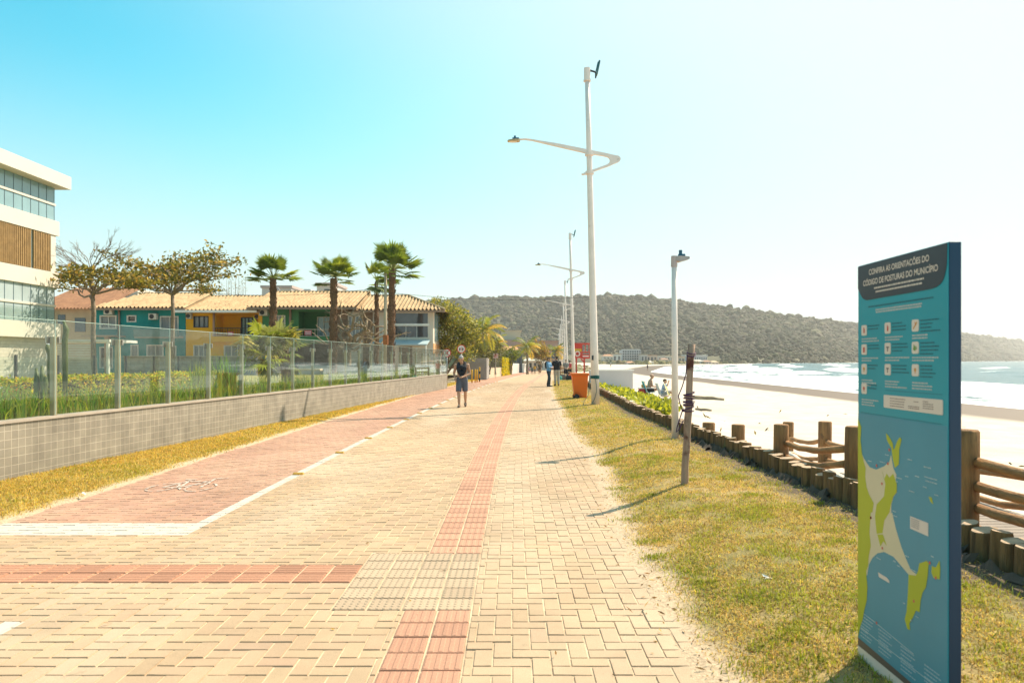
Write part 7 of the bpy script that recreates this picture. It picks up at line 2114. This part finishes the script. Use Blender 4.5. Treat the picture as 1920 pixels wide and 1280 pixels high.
# ------------------------------------------------------------------ information sign
XS = 1.763
def face(x, y):
    """point on the sign face (distance along it from the far edge, height) at photo pixel x, y"""
    Y = XS * 1300 / (x - 960)
    return (3.525 - Y, EYE - (y - 675) * Y / 1300)
def z7(x, y): return face(1580 + x / 5.12, 430 + y / 5.12)
def z8(x, y): return face(1560 + x / 4, 680 + y / 4)
def z9(x, y): return face(1560 + x / 4, 960 + y / 4)
def zi(x, y): return face(1600 + x / 5.82, 580 + y / 5.82)
SP = lambda a_, b_, q: (XS - q, 3.525 - a_, b_)
t = thing('information_sign', (XS, 3.16, .0), 'tall teal information board with a dark heading and a map, standing on the grass', 'sign')
m_ = MB(); m_.box(XS, XS + .05, 2.795, 3.525, .06, 2.098); m_.build('board', pbr('sign_navy', (.003, .035, .085), .35, .05, 2), t, bevel=.004)
m_ = MB(); m_.prism(rect(.003, .727, .10, 2.095), SP, .004, .0005); m_.build('face', pbr('sign_teal', (.006, .275, .345), .4, .05, 1.5), t)
hdr = [(.003, 2.093), (.003, face(1614, 541)[1])] + [z7(*p) for p in ((190, 640), (205, 664), (225, 676), (245, 680), (400, 652), (640, 612), (860, 572), (910, 555), (950, 525), (975, 488), (992, 440), (1004, 390), (1012, 330))] + [(z7(1018, 200)[0], 2.093)]
m_ = MB(); m_.prism(hdr, SP, .006, .0045); hd_ = m_.build('header', pbr('sign_header', (.025, .035, .05), .4, .05, 2), t)
cream = flat('sign_cream', (.66, .56, .48), .5)
def text_mesh(body, a0, a1, b0, cap, name, mat, parent, off):
    cu = bpy.data.curves.new('txt', 'FONT'); cu.body = body; cu.size = 1; cu.extrude = 0.0; cu.offset = .019
    o = bpy.data.objects.new('txt', cu); COL.objects.link(o)
    me = bpy.data.meshes.new_from_object(o.evaluated_get(bpy.context.evaluated_depsgraph_get()))
    bpy.data.objects.remove(o); bpy.data.curves.remove(cu)
    co = np.empty(len(me.vertices) * 3, dtype=np.float32); me.vertices.foreach_get('co', co); co = co.reshape(-1, 3)
    x0, x1 = co[:, 0].min(), co[:, 0].max()
    A = a0 + (co[:, 0] - x0) / (x1 - x0) * (a1 - a0); Bz = b0 + co[:, 1] * cap / .73
    out = np.stack([np.full(len(co), XS - off), 3.525 - A, Bz], -1)
    me.vertices.foreach_set('co', out.ravel().astype(np.float32)); me.name = name; me.update()
    return link(name, me, mat, parent)
text_mesh('CONFIRA AS ORIENTAÇÕES DO', face(1631.8, 0)[0], face(1745, 0)[0], 2.038, .028, 'heading', cream, hd_, .0068)
text_mesh('CÓDIGO DE POSTURAS DO MUNICÍPIO', face(1621, 0)[0], face(1761.6, 0)[0], 1.989, .028, 'heading', cream, hd_, .0068)
def lines(rows, name, mat, parent, off, seed=1, th=.0055):
    """small print: rows of word-length strokes (a0, a1, height)"""
    rr = random.Random(seed); mb = MB()
    for (a0, a1, b0) in rows:
        a_ = a0
        while a_ < a1 - .004:
            w_ = min(rr.uniform(.006, .022), a1 - a_)
            mb.prism(rect(a_, a_ + w_, b0, b0 + th), SP, off + .0004, off); a_ += w_ + .0035
    return mb.build(name, mat, parent)
grey_t = flat('sign_grey_print', (.42, .44, .42), .5); dark_t = flat('sign_dark_print', (.01, .11, .14), .5)
def hrow(fn, x0, x1, y): a0, b0 = fn(x0, y); return (a0, fn(x1, y)[0], b0)
lines([hrow(z7, 315, 795, 572), hrow(z7, 330, 780, 606)], 'small_print', cream, hd_, .0066, 1, .0075)
lines([hrow(z7, 255, 880, 752)], 'small_print', dark_t, t, .0044, 2, .007)
lines([hrow(z7, 325, 780, 780), hrow(z7, 328, 772, 802)], 'small_print', grey_t, t, .0044, 3, .0075)
# pictogram plates
def rounded(a0, a1, b0, b1, r_):
    out = []
    for (cx_, cy_, s_) in ((a1 - r_, b0 + r_, -90), (a1 - r_, b1 - r_, 0), (a0 + r_, b1 - r_, 90), (a0 + r_, b0 + r_, 180)):
        out += [(cx_ + r_ * math.cos(R(s_ + q)), cy_ + r_ * math.sin(R(s_ + q))) for q in (0, 30, 60, 90)]
    return out
red_i = flat('icon_red', (.48, .07, .04)); org_i = flat('icon_orange', (.55, .25, .06)); drk_i = flat('icon_dark', (.05, .06, .08)); grn_i = flat('icon_green', (.14, .26, .06))
cols_x = ((130, 57), (388, 65), (690, 75)); rows_y = ((228, 203, 175), (437, 425, 417), (650, 655, 662), (862,))
k = 0
for ri, row in enumerate(rows_y):
    for ci, yc in enumerate(row):
        xc_, wd = cols_x[ci]
        ac, bc = zi(xc_, yc); hw_ = (zi(xc_ + wd / 2, yc)[0] - zi(xc_ - wd / 2, yc)[0]) / 2; hh_ = hw_ * 1.02
        m_ = MB(); m_.prism(rounded(ac - hw_, ac + hw_, bc - hh_, bc + hh_, hw_ * .35), SP, .0062, .0042); pl = m_.build('pictogram', cream, t)
        m_ = MB(); g = hw_ * .55; off = (.0070, .0063)
        if k in (0, 1): m_.prism(rect(ac - g * .28, ac + g * .1, bc - g, bc + g), SP, *off); m_.prism(rect(ac + g * .2, ac + g * .5, bc - g * .9, bc + g * .5), SP, *off)
        elif k == 2: m_.prism(diag((ac - g, bc - g), (ac + g, bc + g), g * .45), SP, *off); m_.prism(diag((ac - g * .2, bc + g), (ac + g * .5, bc + g * .2), g * .3), SP, *off)
        elif k == 3: m_.prism(rect(ac - g * .55, ac + g * .55, bc - g * 1.1, bc + g * .8), SP, *off)
        elif k in (4, 7): m_.prism(rect(ac - g * .8, ac + g * .8, bc + g * .2, bc + g * .55), SP, *off); m_.prism(rect(ac - g * .2, ac + g * .2, bc - g, bc + g * .19), SP, *off)
        elif k == 5: m_.prism([(ac - g, bc - g * .7), (ac, bc - g), (ac + g * .2, bc + g * .3), (ac - g * .7, bc + g)], SP, *off); m_.prism([(ac + .3 * g, bc - g * .8), (ac + g, bc - g * .2), (ac + g * .5, bc + g * .6)], SP, *off)
        else: m_.prism([(ac + g * .6 * math.cos(q), bc + g * .1 + g * .6 * math.sin(q)) for q in np.linspace(0, 5.6, 9)], SP, *off); m_.prism(rect(ac - g * .2, ac + g * .2, bc - g, bc - g * .5), SP, *off)
        m_.build('symbol', (red_i, red_i, org_i, red_i, drk_i, grn_i, org_i, drk_i, org_i, red_i)[k], pl)
        rr = random.Random(k + 20)
        a0 = ac + hw_ + .010; am = (ac - hw_) + (.20 if ci else .17); nl = 2 + (k % 3)
        lines([(a0, a0 + (am - a0) * rr.uniform(.55, 1), bc + hh_ * .62 - q * .0155) for q in range(nl)], 'small_print', dark_t, t, .0044, k + 40, .006)
        lines([(ac - hw_, ac - hw_ + (.2 if ci else .17) * rr.uniform(.5, 1), bc - hh_ - .020 - q * .0125 - .012 * (ri > 1)) for q in range(2 + (ri > 1))], 'small_print', grey_t, t, .0044, k + 60, .0065)
        k += 1
m_ = MB(); m_.prism([zi(*p) for p in ((352, 930), (985, 985), (992, 992), (992, 1140), (985, 1152), (352, 1068), (345, 1060), (345, 938))], SP, .0062, .0042); pl = m_.build('contact_panel', cream, t)
lines([hrow(zi, 415, 590 - 8 * q, 972 + 27 * q) for q in range(4)] + [hrow(zi, 675, 735, 1010), hrow(zi, 615, 735, 1058), hrow(zi, 615, 735, 1078)] + [hrow(zi, 775, 830 + 60 * (q > 0), 1008 + 24 * q) for q in range(4)], 'small_print', flat('sign_brown_print', (.25, .18, .16)), pl, .0063, 9, .004)
m_ = MB()
for x0, y0, x1, y1 in ((360, 880, 980, 928), (95, 1120, 980, 1252)):
    a_, b_ = zi(x0, y0), zi(x1, y1); m_.prism(diag((a_[0], a_[1]), (b_[0], b_[1]), .002), SP, .0046, .0042)
m_.build('rule', dark_t, t)
# map: sea, forest and built land
seam = pbr('map_sea', (.05, .245, .33), .45, .05, 2); landg = pbr('map_green', (.40, .42, .02), .5, .05, 2); lands = pbr('map_sand', (.60, .52, .34), .5, .05, 2)
a_, b_ = zi(90, 1130), zi(1040, 1262)
m_ = MB(); m_.prism([(.004, .115), (.726, .115), (.726, b_[1] - .004), (.004, b_[1] - .004)], SP, .0052, .0041); mp_ = m_.build('map', seam, t)
def patch(pts, mat, nm, o0):
    m_ = MB(); m_.prism(pts, SP, o0 + .0006, o0); return m_.build(nm, mat, mp_)
L0 = .0045
patch([(L0, z8(220, 600)[1])] + [z8(*p) for p in ((232, 680), (250, 720), (292, 782), (340, 800), (400, 775), (440, 740), (452, 690), (470, 790), (492, 840), (484, 900), (496, 970), (470, 1002), (455, 1060), (452, 1130))] +
      [z9(*p) for p in ((460, 0), (490, 130), (530, 260), (570, 360), (600, 430), (650, 468), (628, 480), (600, 500), (585, 466), (520, 390), (470, 332), (400, 296), (350, 306), (312, 340), (285, 390), (272, 470))] + [(L0, z9(195, 500)[1])], lands, 'map_land', .0053)
patch([(L0, z8(221, 420)[1])] + [z8(*p) for p in ((229, 480), (224, 580), (234, 680), (248, 745), (262, 790), (258, 850), (268, 930), (290, 990), (322, 1050), (312, 1120))] + [z9(*p) for p in ((300, 0), (290, 150), (300, 250), (285, 330), (280, 400), (265, 440), (275, 560), (270, 660), (250, 740), (240, 800), (220, 860), (206, 925))] + [(L0, z9(192, 935)[1])], landg, 'map_forest', .0060)
patch([z8(*p) for p in ((415, 525), (432, 545), (452, 575), (466, 605), (471, 650), (480, 640), (500, 585), (520, 556), (532, 575), (515, 645), (512, 760), (482, 788), (466, 720), (456, 640), (422, 580))], landg, 'map_forest', .0060)
patch([z8(*p) for p in ((385, 805), (402, 870), (420, 830), (440, 860), (468, 830), (496, 905), (496, 968), (470, 1000), (452, 1060), (440, 1120), (402, 1180), (388, 1275), (345, 1280), (332, 1150), (345, 1060), (400, 1000), (410, 905))], landg, 'map_forest', .0060)
patch([z9(*p) for p in ((350, 165), (390, 165), (395, 175), (420, 250), (395, 215), (372, 255), (360, 205))], landg, 'map_forest', .0060)
patch([z9(*p) for p in ((585, 466), (640, 474), (656, 440), (666, 382), (722, 362), (736, 382), (730, 470), (716, 560), (700, 585), (690, 600), (676, 660), (668, 748), (640, 735), (616, 790), (592, 830), (596, 882), (575, 872), (556, 800), (570, 740), (580, 600))], landg, 'map_forest', .0060)
patch([z9(*p) for p in ((760, 402), (790, 412), (818, 360), (824, 420), (820, 502), (772, 490), (756, 450))], landg, 'map_forest', .0060)
patch([z8(*p) for p in ((735, 1000), (760, 1010), (770, 1060), (750, 1040))], landg, 'map_forest', .0060)
patch([z8(*p) for p in ((597, 1148), (733, 1200), (733, 1300), (597, 1240))], cream, 'map_note', .0060)
lines([hrow(z8, 606, 606 + 60, 1168 + 14 * q) for q in range(5)], 'note_print', flat('note_print', (.2, .2, .2)), mp_, .0068, 16, .003)
patch([z9(*p) for p in ((355, 448), (420, 488), (440, 510), (440, 530), (362, 484))], cream, 'map_note', .0060)
pinm = flat('pin_red', (.55, .12, .08)); rr = random.Random(6)
for (x, y) in ((345, 770), (440, 652), (430, 755), (300, 1160), (385, 905)):
    a_, b_ = z8(x, y); patch([(a_ + .007 * math.cos(q), b_ + .007 * math.sin(q)) for q in np.linspace(0, 5.5, 8)], pinm, 'map_pin', .0067)
for (x, y) in ((625, 665), (745, 378), (790, 490), (345, 828), (302, 40), (388, 268)):
    a_, b_ = z9(x, y); patch([(a_ + .007 * math.cos(q), b_ + .007 * math.sin(q)) for q in np.linspace(0, 5.5, 8)], pinm, 'map_pin', .0067)
rows = [hrow(z8, x, x + w_, y) for x, y, w_ in ((280, 735, 30), (370, 742, 40), (410, 690, 25), (485, 858, 50), (490, 890, 22), (705, 855, 95), (712, 885, 90), (695, 930, 28), (700, 780, 55), (580, 725, 35), (560, 850, 30), (635, 850, 35), (590, 960, 40), (780, 990, 30), (465, 1110, 25), (470, 1145, 30))]
rows += [hrow(z9, x, x + w_, y) for x, y, w_ in ((345, 340, 30), (470, 365, 25), (500, 400, 25), (560, 325, 28), (605, 430, 40), (640, 780, 24), (600, 810, 18), (545, 680, 16), (755, 330, 25))]
lines(rows, 'map_names', flat('map_print', (.42, .52, .52)), mp_, .0068, 12, .004)
# legend strip and pale foot of the board
def leg(x, y): return z9(x, y)
m_ = MB()
for (p, q) in (((215, 735), (330, 822)), ((350, 838), (620, 1060)), ((222, 860), (760, 1280)), ((205, 1060), (440, 1280))):
    a_, b_ = leg(*p), leg(*q); m_.prism(diag(a_, b_, .0022), SP, .0062, .0053)
m_.build('legend_rule', flat('legend_line', (.55, .58, .55)), mp_)
rows = []
for c_, a0 in enumerate((.03, .20, .39, .57)):
    for q in range(7): rows.append((a0, a0 + rr.uniform(.07, .13), .335 - q * .017 - .004 * c_))
lines(rows, 'legend_small_print', flat('legend_print', (.36, .46, .50)), mp_, .0053, 14, .005)
patch([(L0, .118), (.7255, .118), (.7255, .195), (L0, .215)], pbr('map_base_band', (.10, .08, .07), .5), 'base_band', .0056)
m_ = MB(); m_.prism(rect(.0035, .7265, .065, .175), SP, .0068, .0066 - .0062); m_.build('foot_panel', cream, t)
m_ = MB(); m_.box(XS - .07, XS + .16, 2.70, 3.60, -.06, .075); m_.build('plinth', pbr('plinth_concrete', (.55, .52, .47), .85, .08, 3), t, bevel=.01)

# green tufts in the verge, fallen leaves and twigs on the paving
rt_ = np.random.RandomState(91); Xs, Ys = [], []
for k in range(60):
    Yc = 2.6 + 9 * rt_.rand() ** 1.4; uc = redge(Yc) + .12 + 2.0 * rt_.rand() ** 1.5
    q = rt_.normal(0, 1, (int(60 + 130 * rt_.rand()), 2)) * (.05 + .07 * rt_.rand())
    Xs.append(uc + float(dpath(Yc)) + q[:, 0]); Ys.append(Yc + q[:, 1] * .8)
X = np.concatenate(Xs); Y = np.concatenate(Ys); k = X < logx(Y) - .05; X, Y = X[k], Y[k]; n = len(X)
c = np.array([[.26, .29, .035]]) * (1 + rt_.normal(0, .25, (n, 1)))
tag(blades('verge_tufts', X, Y, right_z(X, Y) - .003, +.02 + .028 * rt_.rand(n), .005 + .004 * rt_.rand(n), np.clip(c, .01, 1), lean=.8, seed=14), 'darker green grass tufts scattered through the straw-coloured verge', 'grass', kind='stuff')
n = 700
Y = 2.3 + 20 * rt_.rand(n) ** 1.6; e = redge(Y); u = np.where(rt_.rand(n) < .45, e - .35 * rt_.rand(n) ** 2, np.where(rt_.rand(n) < .6, e + .5 * rt_.rand(n), -5.2 + 6.2 * rt_.rand(n)))
k = (rt_.rand(n) < .5) | (u > e - .4); Y, u = Y[k], u[k]; n = len(Y)
X = u + dpath(Y); Z = np.where(u > redge(Y) - .3, right_z(X, Y), 0) + .008
d = rt_.normal(0, 1, (n, 3)); d[:, 2] *= .12
pal = np.array([(.22, .12, .05), (.34, .22, .09), (.12, .08, .04), (.45, .32, .14)])
tag(leaf_quads('leaf_litter', np.stack([X, Y, np.maximum(Z, .008)], -1), .02 + .05 * rt_.rand(n) ** 2, .012, pal[rt_.randint(0, 4, n)], M['leaf'], 31, dirs=d), 'fallen leaves and twigs on the paving edge and verge', 'leaves', kind='stuff')

# ------------------------------------------------------------------ sea haze in the air
hz = MB().box(-1500, 10500, -60, 6300, -7, 135)
m = bpy.data.materials.new('haze_air'); m.use_nodes = True
hn, hl = m.node_tree.nodes, m.node_tree.links
hn.remove(hn['Principled BSDF'])
pv = hn.new('ShaderNodeVolumePrincipled')
pv.inputs['Color'].default_value = (.96, .94, .91, 1)
pv.inputs['Density'].default_value = .00026
pv.inputs['Anisotropy'].default_value = .35
hl.new(pv.outputs[0], hn['Material Output'].inputs['Volume'])
tag(hz.build('haze', m), 'pale sea haze in the air over the bay', 'haze', kind='stuff')
